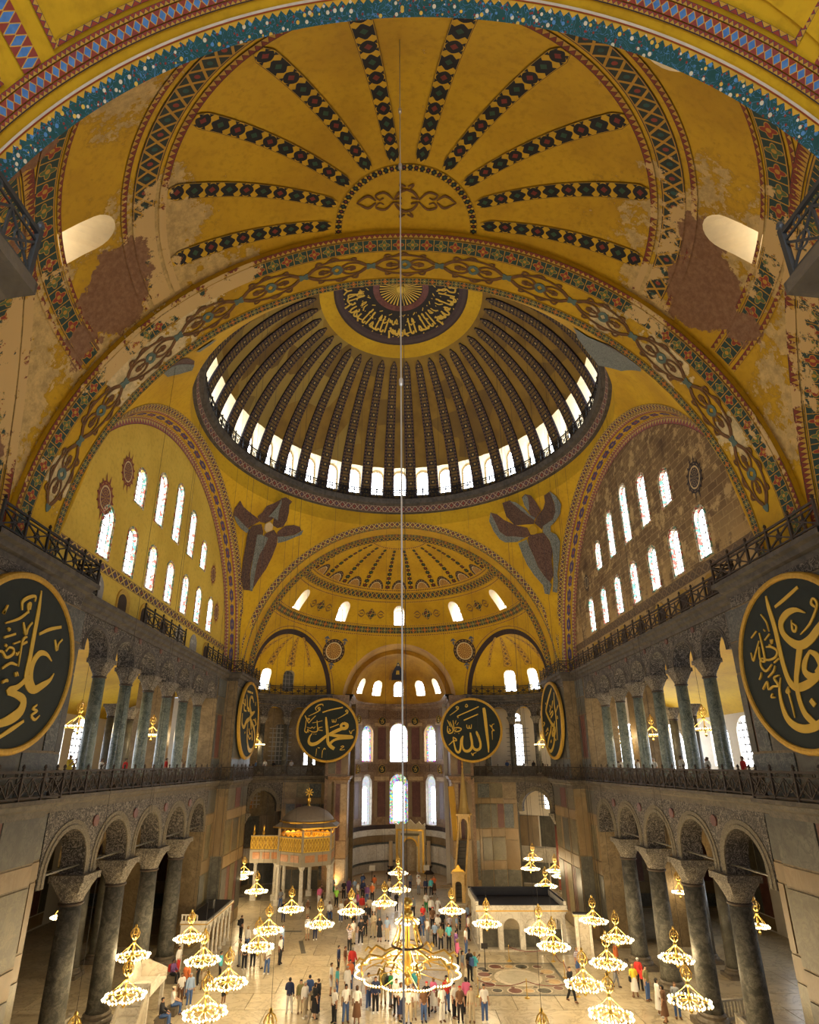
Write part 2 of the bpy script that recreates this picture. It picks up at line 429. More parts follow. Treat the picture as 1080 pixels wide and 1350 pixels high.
M['redp'] = marble('red_marble', (.11, .040, .028), (.18, .075, .05), (.09, .03, .03), 2.0, .4, rndv=.3)
M['floor'] = marble('floor_marble', (.44, .365, .235), (.57, .485, .33), (.28, .225, .14), .55, .28, rndv=.28, spec=.35)
M['joint'] = flat('floor_joint', (.20, .165, .11), .8)
M['white'] = marble('white_marble', (.60, .55, .45), (.72, .67, .57), (.45, .40, .32), .8, .35)
M['iron'] = flat('dark_iron', (.022, .019, .018), .5, .3, .3)
M['iron_br'] = flat('brown_iron', (.055, .040, .030), .55, .3, .3)
M['gilt'] = flat('gilding', (.70, .42, .07), .32, .85, .15)
M['brass'] = flat('brass', (.62, .42, .11), .28, .9, .1)
M['goldpaint'] = flat('gold_paint', (.62, .40, .055), .5, .25, .12)
M['board'] = flat('roundel_board', (.016, .022, .018), .7, 0, .3)
M['dark'] = flat('dark_void', (.018, .015, .012), .9)
M['lead'] = flat('lead_sheet', (.026, .026, .034), .65, .1, .25)
M['wood'] = flat('dark_wood', (.07, .035, .016), .6, 0, .3)
M['cable'] = flat('steel_cable', (.55, .53, .50), .4, .6)
M['cable_dk'] = flat('dark_cable', (.035, .03, .03), .6, .2)
M['chain'] = flat('chain_iron', (.055, .045, .038), .6, .3)
M['sky'] = emit('daylight_pane', (.86, .92, 1.0), 12.0)
M['sky_w'] = emit('warm_daylight_pane', (1.0, .95, .86), 9.0)
M['bulb'] = emit('lamp_glass', (1.0, .82, .48), 6.5, False)
M['dimglass'] = flat('shaded_window_glass', (.10, .10, .09), .25, 0, .3)
M['woodscreen'] = flat('wooden_lattice_screen', (.30, .125, .03), .6, 0, .4)
M['mullion'] = flat('window_lead', (.30, .28, .25), .6)
M['plasterwhite'] = flat('white_plaster', (.62, .56, .46), .8, 0, .1)
M['greyp'] = marble('pale_grey_marble', (.17, .155, .115), (.28, .255, .20), (.10, .09, .065), 1.3, .4, rndv=.3)
M['reveal'] = flat('window_reveal', (.66, .55, .36), .75, 0, .15)
M['gallery_vault'] = plaster('gallery_vault_plaster', GOLD, OCHRE, thr=.74)
# ---------------------------------------------------------------- vaults: interior surfaces as unions of hollow solids
R0 = 15.6; ZS = 21.5; ZC = 21.2; RA = 15.2
def clip_sphere(c, r, planes, nu=72, nv=36):
    bm = bmesh.new()
    bmesh.ops.create_uvsphere(bm, u_segments=nu, v_segments=nv, radius=r, matrix=Matrix.Translation(c))
    return clip(bm, planes)
def clip(bm, planes):
    for co, no in planes:       # keep the side that the normal points to
        g = bmesh.ops.bisect_plane(bm, geom=bm.verts[:] + bm.edges[:] + bm.faces[:], dist=1e-5, plane_co=co, plane_no=no, clear_inner=True)
        ed = [e for e in g['geom_cut'] if isinstance(e, bmesh.types.BMEdge)]
        bmesh.ops.holes_fill(bm, edges=[e for e in bm.edges if e.is_boundary])
    bmesh.ops.recalc_face_normals(bm, faces=bm.faces[:])
    me = D.meshes.new('void'); bm.to_mesh(me); bm.free()
    return me
def clip_cyl(cx, cz, r, y0, y1, planes, n=72):
    bm = bmesh.new()
    bmesh.ops.create_cone(bm, cap_ends=True, segments=n, radius1=r, radius2=r, depth=abs(y1 - y0),
        matrix=Matrix.Translation((cx, (y0 + y1) / 2, cz)) @ Matrix.Rotation(PI / 2, 4, 'X'))
    return clip(bm, planes)
def tunnels(wins):
    mb = MB()
    for w in wins:
        p, d = Vector(w['p']), Vector(w['d']); x = Vector((-d.y, d.x, 0))
        mb.prism(arch_poly(w['w'], w['h'], 10), -w.get('inn', .9), w['dep'], frame_map(p, x, (0, 0, 1), d))
    bm = bmesh.new(); me = mb.mesh('tunnels'); bm.from_mesh(me)
    bmesh.ops.recalc_face_normals(bm, faces=bm.faces[:]); bm.to_mesh(me); bm.free()
    return me
def union(meshes, op='UNION', solver='MANIFOLD'):
    objs = [D.objects.new('tmp', m) for m in meshes]
    for o in objs: COL.objects.link(o)
    for o in objs[1:]:
        m = objs[0].modifiers.new('b', 'BOOLEAN'); m.operation = op; m.object = o; m.solver = solver
    dg = bpy.context.evaluated_depsgraph_get()
    me = D.meshes.new_from_object(objs[0].evaluated_get(dg))
    for o in objs: D.objects.remove(o)
    for m in meshes: D.meshes.remove(m)
    return me
WIN_N = [0]
def make_window(w, reveal=None, parent=None):
    """one window: reveal faces, glazed pane, glazing bars"""
    WIN_N[0] += 1
    p, d = Vector(w['p']), Vector(w['d']); x = Vector((-d.y, d.x, 0))
    if reveal is None:
        reveal = MB()
        poly = arch_poly(w['w'] - .02, w['h'] - .01, 10, 0, .01); n = len(poly); mp = frame_map(p, x, (0, 0, 1), d)
        vs = [mp(a, b, 0) for a, b in poly] + [mp(a, b, w['dep']) for a, b in poly]
        reveal.add(vs, [(i, (i + 1) % n, n + (i + 1) % n, n + i) for i in range(n)])
    off = '_offscreen' if w.get('off') else ''
    o = struct('window_%d' % WIN_N[0] + off, reveal, M[w.get('rev', 'reveal')])
    k = w.get('shrink', 1.0)
    mp = frame_map(p + d * (w['dep'] - .03), x, (0, 0, 1), d)
    if k < 1.0:          # splayed masonry around a smaller pane
        a = arch_poly(w['w'], w['h'], 10); b = arch_poly(w['w'] * k, w['h'] * (.5 + k / 2) , 10, 0, w['h'] * (1 - k) * .12)
        n = len(a); fr = MB().add([mp(q, r, 0) for q, r in a] + [mp(q, r, 0) for q, r in b], [(i, (i + 1) % n, n + (i + 1) % n, n + i) for i in range(n)])
        obj('frame', fr, M[w.get('ring', w.get('rev', 'reveal'))], o)
    else: b = arch_poly(w['w'], w['h'], 10)
    pane = MB().add([mp(q, r, .02) for q, r in b], [tuple(range(len(b)))])
    obj('pane' + off, pane, M[w.get('pane', 'sky')], o)
    bars = MB(); hw = w['w'] * k / 2; nx, nz = w.get('bars', (2, 4)); t = w.get('bt', .025)
    if nx or nz:
        for i in range(1, nx):
            q = -hw + 2 * hw * i / nx
            top = w['h'] * (.5 + k / 2) * .98 - hw + math.sqrt(max(0, hw * hw - q * q))
            c0 = mp(q, w['h'] * .02, -.03); c1 = mp(q, top, -.03)
            bars.obox((Vector(c0) + Vector(c1)) / 2, x * t, d * t, (Vector(c1) - Vector(c0)) / 2)
        for j in range(1, nz):
            z = w['h'] * (.5 + k / 2) * j / nz
            bars.obox(mp(0, z, -.03), x * hw * .97, d * t, Vector((0, 0, t)))
        obj('glazing_bars', bars, M['mullion'], o)
    return o
def split_result(me, prims, wins):
    """sort union faces by the surface they lie on; returns name -> MB of faces, and MB per window"""
    nv = len(me.vertices); co = np.empty(nv * 3, np.float32); me.vertices.foreach_get('co', co); co = co.reshape(-1, 3)
    out = {k: ([], {}) for k in prims}; wf = [([], {}) for _ in wins]
    W = [(np.array(w['p']) + np.array([0, 0, w['h'] / 2]), np.array(w['d']), w['dep']) for w in wins]
    for f in me.polygons:
        idx = list(f.vertices); P = co[idx]; c = P.mean(0); dst = None
        for k, fn in prims.items():
            if fn(P, c): dst = out[k]; break
        if dst is None:
            if not wins: continue
            dd = [np.linalg.norm(c - w[0]) for w in W]; i = int(np.argmin(dd))
            if dd[i] > 4: continue
            p, d, dep = W[i]
            if np.all(((P - p) @ d) > dep - .03): continue      # outer cap
            dst = wf[i]
        dst[0].append(idx)
    def build(lst):
        mp = {}; mb = MB()
        for idx in lst:
            for i in idx:
                if i not in mp: mp[i] = len(mb.v); mb.v.append(tuple(co[i].tolist()))
            mb.f.append(tuple(mp[i] for i in idx)); mb.uv.append([(0, 0)] * len(idx)); mb.mi.append(0)
        return mb
    return {k: build(v[0]) for k, v in out.items()}, [build(w[0]) for w in wf]

def sph(c, r): c = np.array(c); return lambda P, q: bool(np.all(np.abs(np.linalg.norm(P - c, axis=1) - r) < .03)) and abs(np.linalg.norm(q - c) - r) < .12
def spt(c, r, az, z):       # point on sphere at azimuth and height
    h = math.sqrt(max(0, r * r - (z - c[2]) ** 2))
    return (c[0] + h * math.sin(az), c[1] + h * math.cos(az), z)
def sring(c, r, z0, z1, a0, a1, n, uvu, off=.03):
    mb = MB(); mb.grid(lambda a, z: spt(c, r - off, a, z), n, 2, (a0, a1), (z0, z1), uvu); return mb
def sdisc(c, r, n, ang, uvu=12, off=.03, ns=36, nr=3, hole=0.0):
    """round patch on the inside of a sphere around unit direction n"""
    n = Vector(n).normalized(); a = n.cross(Vector((0, 0, 1)) if abs(n.z) < .99 else Vector((1, 0, 0))).normalized(); b = n.cross(a)
    mb = MB(); c = Vector(c)
    def fn(t, q):
        g = ang * q; return tuple(c + (n * math.cos(g) + (a * math.cos(t) + b * math.sin(t)) * math.sin(g)) * (r - off))
    mb.grid(fn, ns, nr, (0, 2 * PI), (hole, 1.0), uvu, 1.0)
    if hole:
        for u in range(len(mb.uv)): mb.uv[u] = [(x, hole + y * (1 - hole)) for x, y in mb.uv[u]]
    return mb

# ---- main dome
DZ = 36.74; DR = 15.86; DC = (0, 0, DZ)
def build_dome():
    wins = []
    for k in range(40):
        a = k * 2 * PI / 40; d = (math.sin(a), math.cos(a), 0)
        r = math.sqrt(DR ** 2 - (40.3 - DZ) ** 2)
        wins.append(dict(p=(d[0] * r, d[1] * r, 40.25), d=d, w=1.62, h=3.3, dep=.75, inn=.9, shrink=.78, bars=(2, 4)))
    body = clip_sphere(DC, DR, [((0, 0, 39.6), (0, 0, 1))], 120, 60)
    me = union([body, tunnels(wins)])
    parts, wf = split_result(me, {'dome': sph(DC, DR), 'bottom': lambda P, c: abs(c[2] - 39.6) < .01}, wins)
    dome = struct('ceiling_dome', parts['dome'], M['dome'], smooth=True)
    for w, r in zip(wins, wf): make_window(w, r)
    # forty ribs
    th0 = math.acos((40.0 - DZ) / DR); th1 = math.asin(7.3 / DR)
    rb = MB(); n = 22
    def prof(t, s):
        th = th0 + (th1 - th0) * t
        w = .60 * (1 - t) + .34 * t
        if t > .93: w *= math.sqrt(max(0.02, 1 - ((t - .93) / .07) ** 2))
        rr = DR - (.14 if abs(s) < .99 else 0.0)
        q = s * w / rr
        v = Vector((0, math.sin(th), math.cos(th))); x = Vector((1, 0, 0))
        return tuple((v * math.cos(q) + x * math.sin(q)) * rr)
    ss = [-1, -.97, 0, .97, 1]
    vs = [prof(i / n, s) for i in range(n + 1) for s in ss]
    fs = []; uv = []
    L = DR * (th0 - th1) / 1.0
    for i in range(n):
        for j in range(4):
            fs.append((i * 5 + j, (i + 1) * 5 + j, (i + 1) * 5 + j + 1, i * 5 + j + 1))
            uv.append([(i / n * L, (ss[j] + 1) / 2), ((i + 1) / n * L, (ss[j] + 1) / 2), ((i + 1) / n * L, (ss[j + 1] + 1) / 2), (i / n * L, (ss[j + 1] + 1) / 2)])
    rb.add(vs, fs, uv); rme = rb.mesh('rib', M['rib_d'])
    for k in range(40):
        o = obj('rib', rme, None, dome, (0, 0, DZ)); o.rotation_euler = (0, 0, (k + .5) * 2 * PI / 40)
    # apex medallion: patterned outer ring, black inscription field, sunburst
    obj('medallion_ring', sdisc(DC, DR, (0, 0, 1), 5.95 / DR, 46, .05, 64, 2, .86), M['flower_dome'], dome)
    obj('gold_collar', sdisc(DC, DR, (0, 0, 1), 7.25 / DR, 1, .04, 64, 2, .80), M['gold_collar'], dome)
    obj('inscription_field', sdisc(DC, DR, (0, 0, 1), 5.15 / DR, 1, .05, 64, 4), M['board_br'], dome)
    obj('sunburst_rim', sdisc(DC, DR, (0, 0, 1), 2.45 / DR, 40, .09, 48, 2, .78), M['porphyry'], dome)
    sb = MB()
    for k in range(36):
        a = k * 2 * PI / 36; q = .035
        P = [spt(DC, DR - .12, a - q * .2, DZ + math.sqrt(DR**2 - .5**2) - .12) , spt(DC, DR - .12, a - q, DZ + math.sqrt(DR**2 - 1.8**2) - .12), spt(DC, DR - .12, a + q, DZ + math.sqrt(DR**2 - 1.8**2) - .12), spt(DC, DR - .12, a + q * .2, DZ + math.sqrt(DR**2 - .5**2) - .12)]
        P = [(math.sin(a + e) * r_, math.cos(a + e) * r_, DZ + math.sqrt(DR**2 - r_**2) - .10) for e, r_ in ((-.08, .3), (-.035, 1.85), (.035, 1.85), (.08, .3))]
        sb.add(P, [(0, 1, 2, 3)])
    o = obj('sunburst', sb, M['goldpaint'], dome); o['kind'] = 'stuff'
    hub = MB().lathe([(.01, 0), (.38, .02), (.34, .12), (.01, .16)], 20, (0, 0, DZ + DR - .28)); obj('hub', hub, M['goldpaint'], dome)
    return dome
M['flower_dome'] = pattern('medallion_band', 'flower', (.07, .045, .04), (.06, .035, .035), (.30, .20, .14), (.20, .16, .2))
M['gold_collar'] = plaster('gold_collar_plaster', GOLD, OCHRE, thr=.78)
M['board_br'] = flat('inscription_black', (.020, .014, .010), .6, 0, .3)
dome = build_dome()

# ---- pendentives
def build_pendentives():
    Rs = math.hypot(RA, R0)
    out = []
    for name, q in (('wall_pendentive_northeast', 3), ('wall_pendentive_southeast', 0), ('wall_pendentive_southwest', 1), ('wall_pendentive_northwest', 2)):
        mb = MB()
        def fn(a, t):
            ph = q * PI / 2 + a
            m = 1 / max(abs(math.cos(ph)), abs(math.sin(ph)))
            rho = R0 + (R0 * m - R0) * t
            return (rho * math.sin(ph), rho * math.cos(ph), ZS + math.sqrt(max(0, Rs * Rs - rho * rho)))
        mb.grid(fn, 48, 28, (1e-4, PI / 2 - 1e-4), (0, 1))
        mb.grid(lambda a, z: (R0 * math.sin(q * PI / 2 + a), R0 * math.cos(q * PI / 2 + a), z), 48, 1, (0, PI / 2), (38.35, 36.7))
        out.append(struct(name, mb, M['gold_pend'], smooth=True))
    # dome cornice
    mb = MB(); N = 120
    prof = [(15.62, 38.1), (15.35, 38.2), (15.25, 38.9), (14.95, 39.05), (14.85, 39.55), (15.9, 39.6)]
    vs = [(r * math.sin(2 * PI * i / N), r * math.cos(2 * PI * i / N), z) for i in range(N) for r, z in prof]; k = len(prof)
    fs = []; uv = []; mi = []
    for i in range(N):
        for j in range(k - 1):
            fs.append((i * k + j, (i + 1) % N * k + j, (i + 1) % N * k + j + 1, i * k + j + 1))
            uv.append([(i * 1.25, 0), ((i + 1) * 1.25, 0), ((i + 1) * 1.25, 1), (i * 1.25, 1)])
    mb.add(vs, fs, uv)
    for n_ in range(len(mb.f)): mb.mi[n_] = 0 if n_ % (k - 1) == 1 else 1
    struct('trim_dome_cornice', mb, [M['lattice_c'], M['cornice_dk']])
M['lattice_c'] = pattern('cornice_lattice', 'lattice', (.38, .30, .20), (.14, .05, .04), (.3, .06, .04), (.1, .1, .16))
build_pendentives()

# ---- semidome groups
def build_end(s):
    """s=+1 east, s=-1 west"""
    E = s > 0
    A = (0, s * 18.5, ZS); RAa = 15.4
    up = ((0, 0, ZC), (0, 0, 1))
    sph_a = clip_sphere(A, RAa, [up, ((0, s * 18.5, 0), (0, s, 0))], 120, 60)
    bx, by, br = 11.4, 25.3, 6.3
    Bs = [(-bx, s * by, ZC), (bx, s * by, ZC)]
    sph_b = [clip_sphere(b, br, [up], 72, 36) for b in Bs]
    if E:
        vr, vz, y0, y1, ve = 7.0, 20.8, 25, 37.5, 37.0
        ac, ar = (0, 36.8, 21.0), 6.3
        others = [clip_cyl(0, vz, vr, y0, y1 - .7, [up]), clip_sphere(ac, ar, [up], 72, 36)]
    else:
        vr, vz = 8.0, 19.3
        others = [clip_cyl(0, vz, vr, -26, -47, [up])]
        ac, ar = None, None
    wins = []
    for az in (-67, -34.5, 0, 34.5, 67):
        a = math.radians(az); d = (math.sin(a), s * math.cos(a), 0)
        h = math.sqrt(RAa ** 2 - (30.1 - ZS) ** 2)
        wins.append(dict(p=(d[0] * h, A[1] + d[1] * h, 29.95 if E else 29.8), d=d, w=1.35, h=2.1 if E else 1.9, dep=1.35 if not E else .8, inn=1.6, bars=(2, 3), rev='reveal', shrink=.86, pane='sky' if E else 'sky_w', off=(not E and az == 0)))
    for b in Bs:
        ax = math.atan2(b[0], s * (b[1] - A[1])) if E else math.atan2(b[0], abs(b[1] - A[1]))
        for k in (-52, -22, 9, 38):
            a = ax + math.radians(k) * (1 if b[0] < 0 else -1) * (1)
            d = (math.sin(a), s * math.cos(a), 0)
            wins.append(dict(p=(b[0] + d[0] * 6.2, b[1] + d[1] * 6.2, 21.65), d=d, w=1.35, h=2.5, dep=.5, inn=.6, bars=(3, 5), rev='reveal', off=not E, pane='dimglass' if (E and b[0] < 0 and k == 38) else 'sky'))
    if E:
        for k in (-62, -31, 0, 31, 62):
            a = math.radians(k); d = (math.sin(a), math.cos(a), 0)
            wins.append(dict(p=(d[0] * 5.9, ac[1] + d[1] * 5.9, 22.35), d=d, w=1.35, h=2.0, dep=.8, inn=.9, bars=(2, 3)))
    me = union([sph_a] + sph_b + others + [tunnels(wins)])
    prims = {'semi': sph(A, RAa), 'ex0': sph(Bs[0], br), 'ex1': sph(Bs[1], br)}
    if E: prims['apse'] = sph(ac, ar)
    prims['barrel'] = lambda P, c: bool(np.all(np.abs(np.hypot(P[:, 0], P[:, 2] - vz) - vr) < .03)) and abs(math.hypot(c[0], c[2] - vz) - vr) < .1
    prims['skip'] = lambda P, c: bool(np.all(np.abs(P[:, 2] - ZC) < .01)) or bool(np.all(np.abs(P[:, 1] - s * 18.5) < .01)) or (not E and bool(np.all(P[:, 1] < -46.9)))
    if E: prims['step'] = lambda P, c: bool(np.all(np.abs(P[:, 1] - 36.8) < .05))
    parts, wf = split_result(me, prims, wins)
    side = 'east' if E else 'west'
    mat = M['gold_e'] if E else M['gold_w']
    semi = struct('ceiling_semidome_' + side, parts['semi'], mat, smooth=True)
    for i, nm in enumerate(('north', 'south')):
        ex = struct('ceiling_conch_%s_%s' % (side, nm), parts['ex%d' % i], mat, smooth=True)
        b = Bs[i]; n = Vector((b[0] - A[0], b[1] - A[1], b[2] - A[2])).normalized()
        dd = math.dist(b, A); al = math.acos((RAa ** 2 - br ** 2 + dd ** 2) / (2 * dd) / RAa)
        # painted border where the conch opens into the semidome
        obj('arch_border', half_ring(A, RAa, n, al + .002, al + (.042 if E else .085), 60 if E else 40, .03), M['trimdark' if E else 'flower'], ex)
        obj('arch_dots', half_ring(A, RAa, n, al + .055, al + .071, 150, .03), M['dots'], ex) if E else obj('arch_dots', half_ring(A, RAa, n, al + .09, al + .12, 120, .03), M['zig_w'], ex)
        axz = math.atan2(n.x, n.y)
        for k, w0 in ((-52, .45), (-22, .5), (9, .5), (38, .5), (63, .2)):
            a = axz + math.radians(k) * (1 if b[0] < 0 else -1) * (1 if E else -1)
            mb = MB()
            def fn(t, q):
                th = math.radians(58 - 46 * t); w = (w0 * (1 - t) + .12 * t) * q / (br - .03)
                v = Vector((math.sin(a) * math.sin(th), math.cos(a) * math.sin(th), math.cos(th))); x = Vector((math.cos(a), -math.sin(a), 0))
                return tuple(Vector(b) + (v * math.cos(w) + x * math.sin(w)) * (br - .03))
            mb.grid(fn, 12, 2, (0, 1), (-1, 1), 7)
            obj('painted_rib', mb, M['rib_conch'], ex)
    barrel = struct('ceiling_bema_' + side, parts['barrel'], M['gold_apse'] if E else M['gold_e'], smooth=True)
    if E:
        struct('ceiling_apse_conch', parts['apse'], M['gold_apse'], smooth=True)
        struct('trim_apse_arch', parts['step'], M['gold_apse'])
    for w, r in zip(wins, wf): make_window(w, r)
    # horizontal bands and ribs of the semidome
    ee = PI / 2 - .02
    def az(a): return a if E else PI - a
    fl = M['flower_e' if E else 'flower']; zg = M['dots' if E else 'zig_w']
    dz = 0.0 if E else -.45
    obj('upper_band', sring(A, RAa, 32.65 + dz, 33.3 + dz, az(-ee), az(ee), 90, 56), M['lattice' if E else 'lattice_w'], semi)
    obj('lower_band', sring(A, RAa, 28.95, 29.7, az(-ee), az(ee), 90, 56), fl, semi)
    obj('upper_edge', sring(A, RAa, 33.42 + dz, 33.62 + dz, az(-ee), az(ee), 90, 130), zg, semi)
    obj('mid_edge', sring(A, RAa, 32.3 + dz, 32.48 + dz, az(-ee), az(ee), 90, 150), zg, semi)
    obj('mid_edge_low', sring(A, RAa, 29.78, 29.92, az(-ee), az(ee), 90, 150), zg, semi)
    obj('lower_edge', sring(A, RAa, 28.65, 28.82, az(-ee), az(ee), 90, 150), zg, semi)
    zr = ZS + math.sqrt(RAa ** 2 - 3.25 ** 2)
    th0 = math.acos((33.65 + dz - ZS) / RAa); th1 = math.asin(3.45 / RAa)
    for k in range(10):
        a = az(math.radians(-81 + 18 * k)); mb = MB()
        w0, w1 = (.34, .16) if E else (.37, .27)
        def fn(t, q):
            th = th0 + (th1 - th0) * t; w = (w0 * (1 - t) + w1 * t) * q / RAa
            if not E: w = w * (1.0 if .04 < t < .97 else .55)
            v = Vector((math.sin(a) * math.sin(th), math.cos(a) * math.sin(th), math.cos(th))); x = Vector((math.cos(a), -math.sin(a), 0))
            return tuple(Vector(A) + (v * math.cos(w) + x * math.sin(w)) * (RAa - .04))
        mb.grid(fn, 20, 2, (0, 1), (-1, 1), RAa * (th0 - th1) / (w0 * 2.0))
        obj('painted_rib', mb, M['rib_e' if E else 'rib_w'], semi)
    z0 = ZS + math.sqrt(RAa ** 2 - 3.42 ** 2); z1 = ZS + math.sqrt(RAa ** 2 - 3.12 ** 2)
    obj('rosette_border', sring(A, RAa, z0, z1, az(-ee), az(ee), 60, 38), M['chain_b' if not E else 'dots'], semi)
    return semi, A, RAa, vr, vz
def half_ring(c, r, n, a0, a1, uvu, off):
    """ring on a sphere around direction n, upper half only"""
    n = Vector(n).normalized(); x = n.cross(Vector((0, 0, 1))).normalized(); y = x.cross(n)
    if y.z < 0: y = -y
    c = Vector(c); mb = MB()
    mb.grid(lambda t, g: tuple(c + (n * math.cos(g) + (x * math.cos(t) + y * math.sin(t)) * math.sin(g)) * (r - off)), 48, 2, (.0, PI), (a0, a1), uvu, 1.0)
    return mb
M['rib_conch'] = pattern('conch_rib_paint', 'lattice', (.58, .33, .03), (.30, .16, .03), (.06, .05, .05), (.10, .06, .04))
M['chain_b'] = pattern('rosette_border_paint', 'chain', GOLD, (.014, .012, .012), (.2, .03, .02), (.03, .09, .05))
M['gold_apse'] = plaster('apse_gold_mosaic', (.56, .30, .020), (.32, .15, .012), (.62, .38, .10), thr=.66)
semi_e = build_end(1)
semi_w = build_end(-1)
# ---------------------------------------------------------------- great arches, tympana
RS = math.hypot(RA, R0); PC = (0, 0, ZS)
def arc_strip(fn_pt, a0=0.0, a1=PI, n=64, uvu=60, w=(0, 1)):
    mb = MB(); mb.grid(fn_pt, n, 2, (a0, a1), w, uvu); return mb
def great_arch(s):
    E = s > 0; side = 'east' if E else 'west'
    a0 = -.03; a1 = PI + .03
    P = lambda off: (lambda a, y: ((RA - off) * math.cos(a), s * y, ZS + (RA - off) * math.sin(a)))
    am = arc_strip(P(0), a0, a1, 72, 1, (15.6, 18.5))
    am.grid(lambda a, q: ((RA + q) * math.cos(a), s * 18.5, ZS + (RA + q) * math.sin(a)), 72, 1, (a0, a1), (0, .5))
    o = struct('wall_great_arch_' + side, am, M['gold_arch' if not E else 'gold_e'], smooth=True)
    obj('flower_band', arc_strip(P(.03), a0, a1, 72, 72, (17.55, 18.25)), M['flower' if not E else 'flower_e'], o)
    obj('zigzag_edge', arc_strip(P(.03), a0, a1, 72, 200, (18.28, 18.5)), M['zig_w' if not E else 'dots'], o)
    obj('edge_band', arc_strip(P(.03), a0, a1, 72, 120, (15.6, 15.98)), M['flower_e'], o)
    obj('pendentive_border', half_ring(PC, RS, (0, s, 0), math.acos(R0 / RS) - .0005, math.acos(R0 / RS) + .026, 90, .03), M['lattice_p' if E else 'flower'], o)
    if E:
        # second receding ring of the arch
        Q = lambda a, t: ((RA + .02 - .35 * t) * math.cos(a), 18.3 + .25 * t, ZS + (RA - .35 * t) * math.sin(a))
        obj('inner_ring', arc_strip(Q, a0, a1, 72, 110), M['lattice'], o)
    return o
arch_e = great_arch(1); arch_w = great_arch(-1)

# arch at the end of the west vault, painted bands on its soffit
def west_vault_arch():
    cz, r = 19.3, 8.0; a0 = math.asin((20.6 - cz) / r); a1 = PI - a0; cx = .03
    P = lambda off: (lambda a, y: (cx + (r - off) * math.cos(a), y, cz + (r - off) * math.sin(a)))
    mb = MB(); mb.grid(P(0), 64, 1, (a0, a1), (-31.08, -33.4))
    mb.grid(lambda a, q: (cx + (r + q) * math.cos(a), -31.08, cz + (r + q) * math.sin(a)), 64, 1, (a0, a1), (0, .55))
    mb.grid(P(-.55), 64, 1, (a0, a1), (-31.08, -33.4))
    o = struct('wall_west_vault_arch', mb, M['gold_e'], smooth=True)
    L = r * (a1 - a0)
    for nm, y0, y1, mat, cell in (('teal_leaf_band', -31.43, -31.09, 'leaf', .17), ('red_line', -31.455, -31.44, 'redline', 1), ('white_line', -31.50, -31.46, 'whiteline', 1),
            ('zigzag_edge', -31.74, -31.67, 'zig', .10), ('blue_diamond_band', -31.94, -31.755, 'bluedia', .17), ('zigzag_inner', -32.03, -31.955, 'zig', .10), ('dark_line', -31.672, -31.655, 'trimdark', 1)):
        obj(nm, arc_strip(P(.02), a0, a1, 96, L / cell, (y1, y0)), M[mat], o)
    # painted frames of the vault behind
    for k, (b0, b1) in enumerate(((.17, .555), (.70, 1.53), (1.61, 2.44), (2.585, 2.97))):
        fm = MB()
        for q0, q1, y0, y1 in ((b0, b1, -32.18, -32.10), (b0, b1, -34.4, -34.3)):
            fm.grid(P(.025), 24, 1, (q0, q1), (y0, y1), 40)
        for q0 in (b0, b1): fm.grid(lambda y, a: P(.025)(a, y), 16, 1, (-34.4, -32.1), (q0, q0 + .012), 24)
        obj('painted_frame', fm, M['zig'], o)
    for q0 in (.62, 2.505):
        fm = MB(); fm.grid(lambda y, a: P(.024)(a, y), 20, 1, (-34.4, -32.05), (q0 - .016, q0 + .03), 16); obj('blue_band', fm, M['bluedia'], o)
M['redline'] = flat('red_line_paint', (.34, .05, .025), .7); M['whiteline'] = flat('white_line_paint', (.62, .55, .46), .7, 0, .3)
west_vault_arch()

def mosaic_rev():
    g = G('tile_reveal', .5); p = g.pos(); c = g.vor(p, 7.0, out=1); sp = g.node('ShaderNodeSeparateColor'); g.t.links.new(c, sp.inputs[0])
    q = g.mix(g.lt(sp.outputs[0], .3), (.62, .52, .36), g.mix(g.lt(sp.outputs[0], .6), (.12, .18, .42), (.42, .08, .05)))
    return g.col(g.mix(g.gt(sp.outputs[1], .75), q, (.10, .26, .2)))
M['tile_rev'] = mosaic_rev()
TX = 16.7; TR = 14.7
def window_surround(w, win, wd=.17, mat='tile_rev'):
    p, d = Vector(w['p']), Vector(w['d']); x = Vector((-d.y, d.x, 0)); mp = frame_map(p - d * .03, x, (0, 0, 1), d)
    a = arch_poly(w['w'], w['h'], 10); b = arch_poly(w['w'] + 2 * wd, w['h'] + 1.6 * wd, 10, 0, -wd * .6); n = len(a)
    mb = MB().add([mp(*q, 0) for q in a] + [mp(*q, 0) for q in b] + [mp(*q, .05) for q in b], [(i, (i + 1) % n, n + (i + 1) % n, n + i) for i in range(n)] + [(n + i, n + (i + 1) % n, 2 * n + (i + 1) % n, 2 * n + i) for i in range(n)])
    obj('surround', mb, M[mat], win)
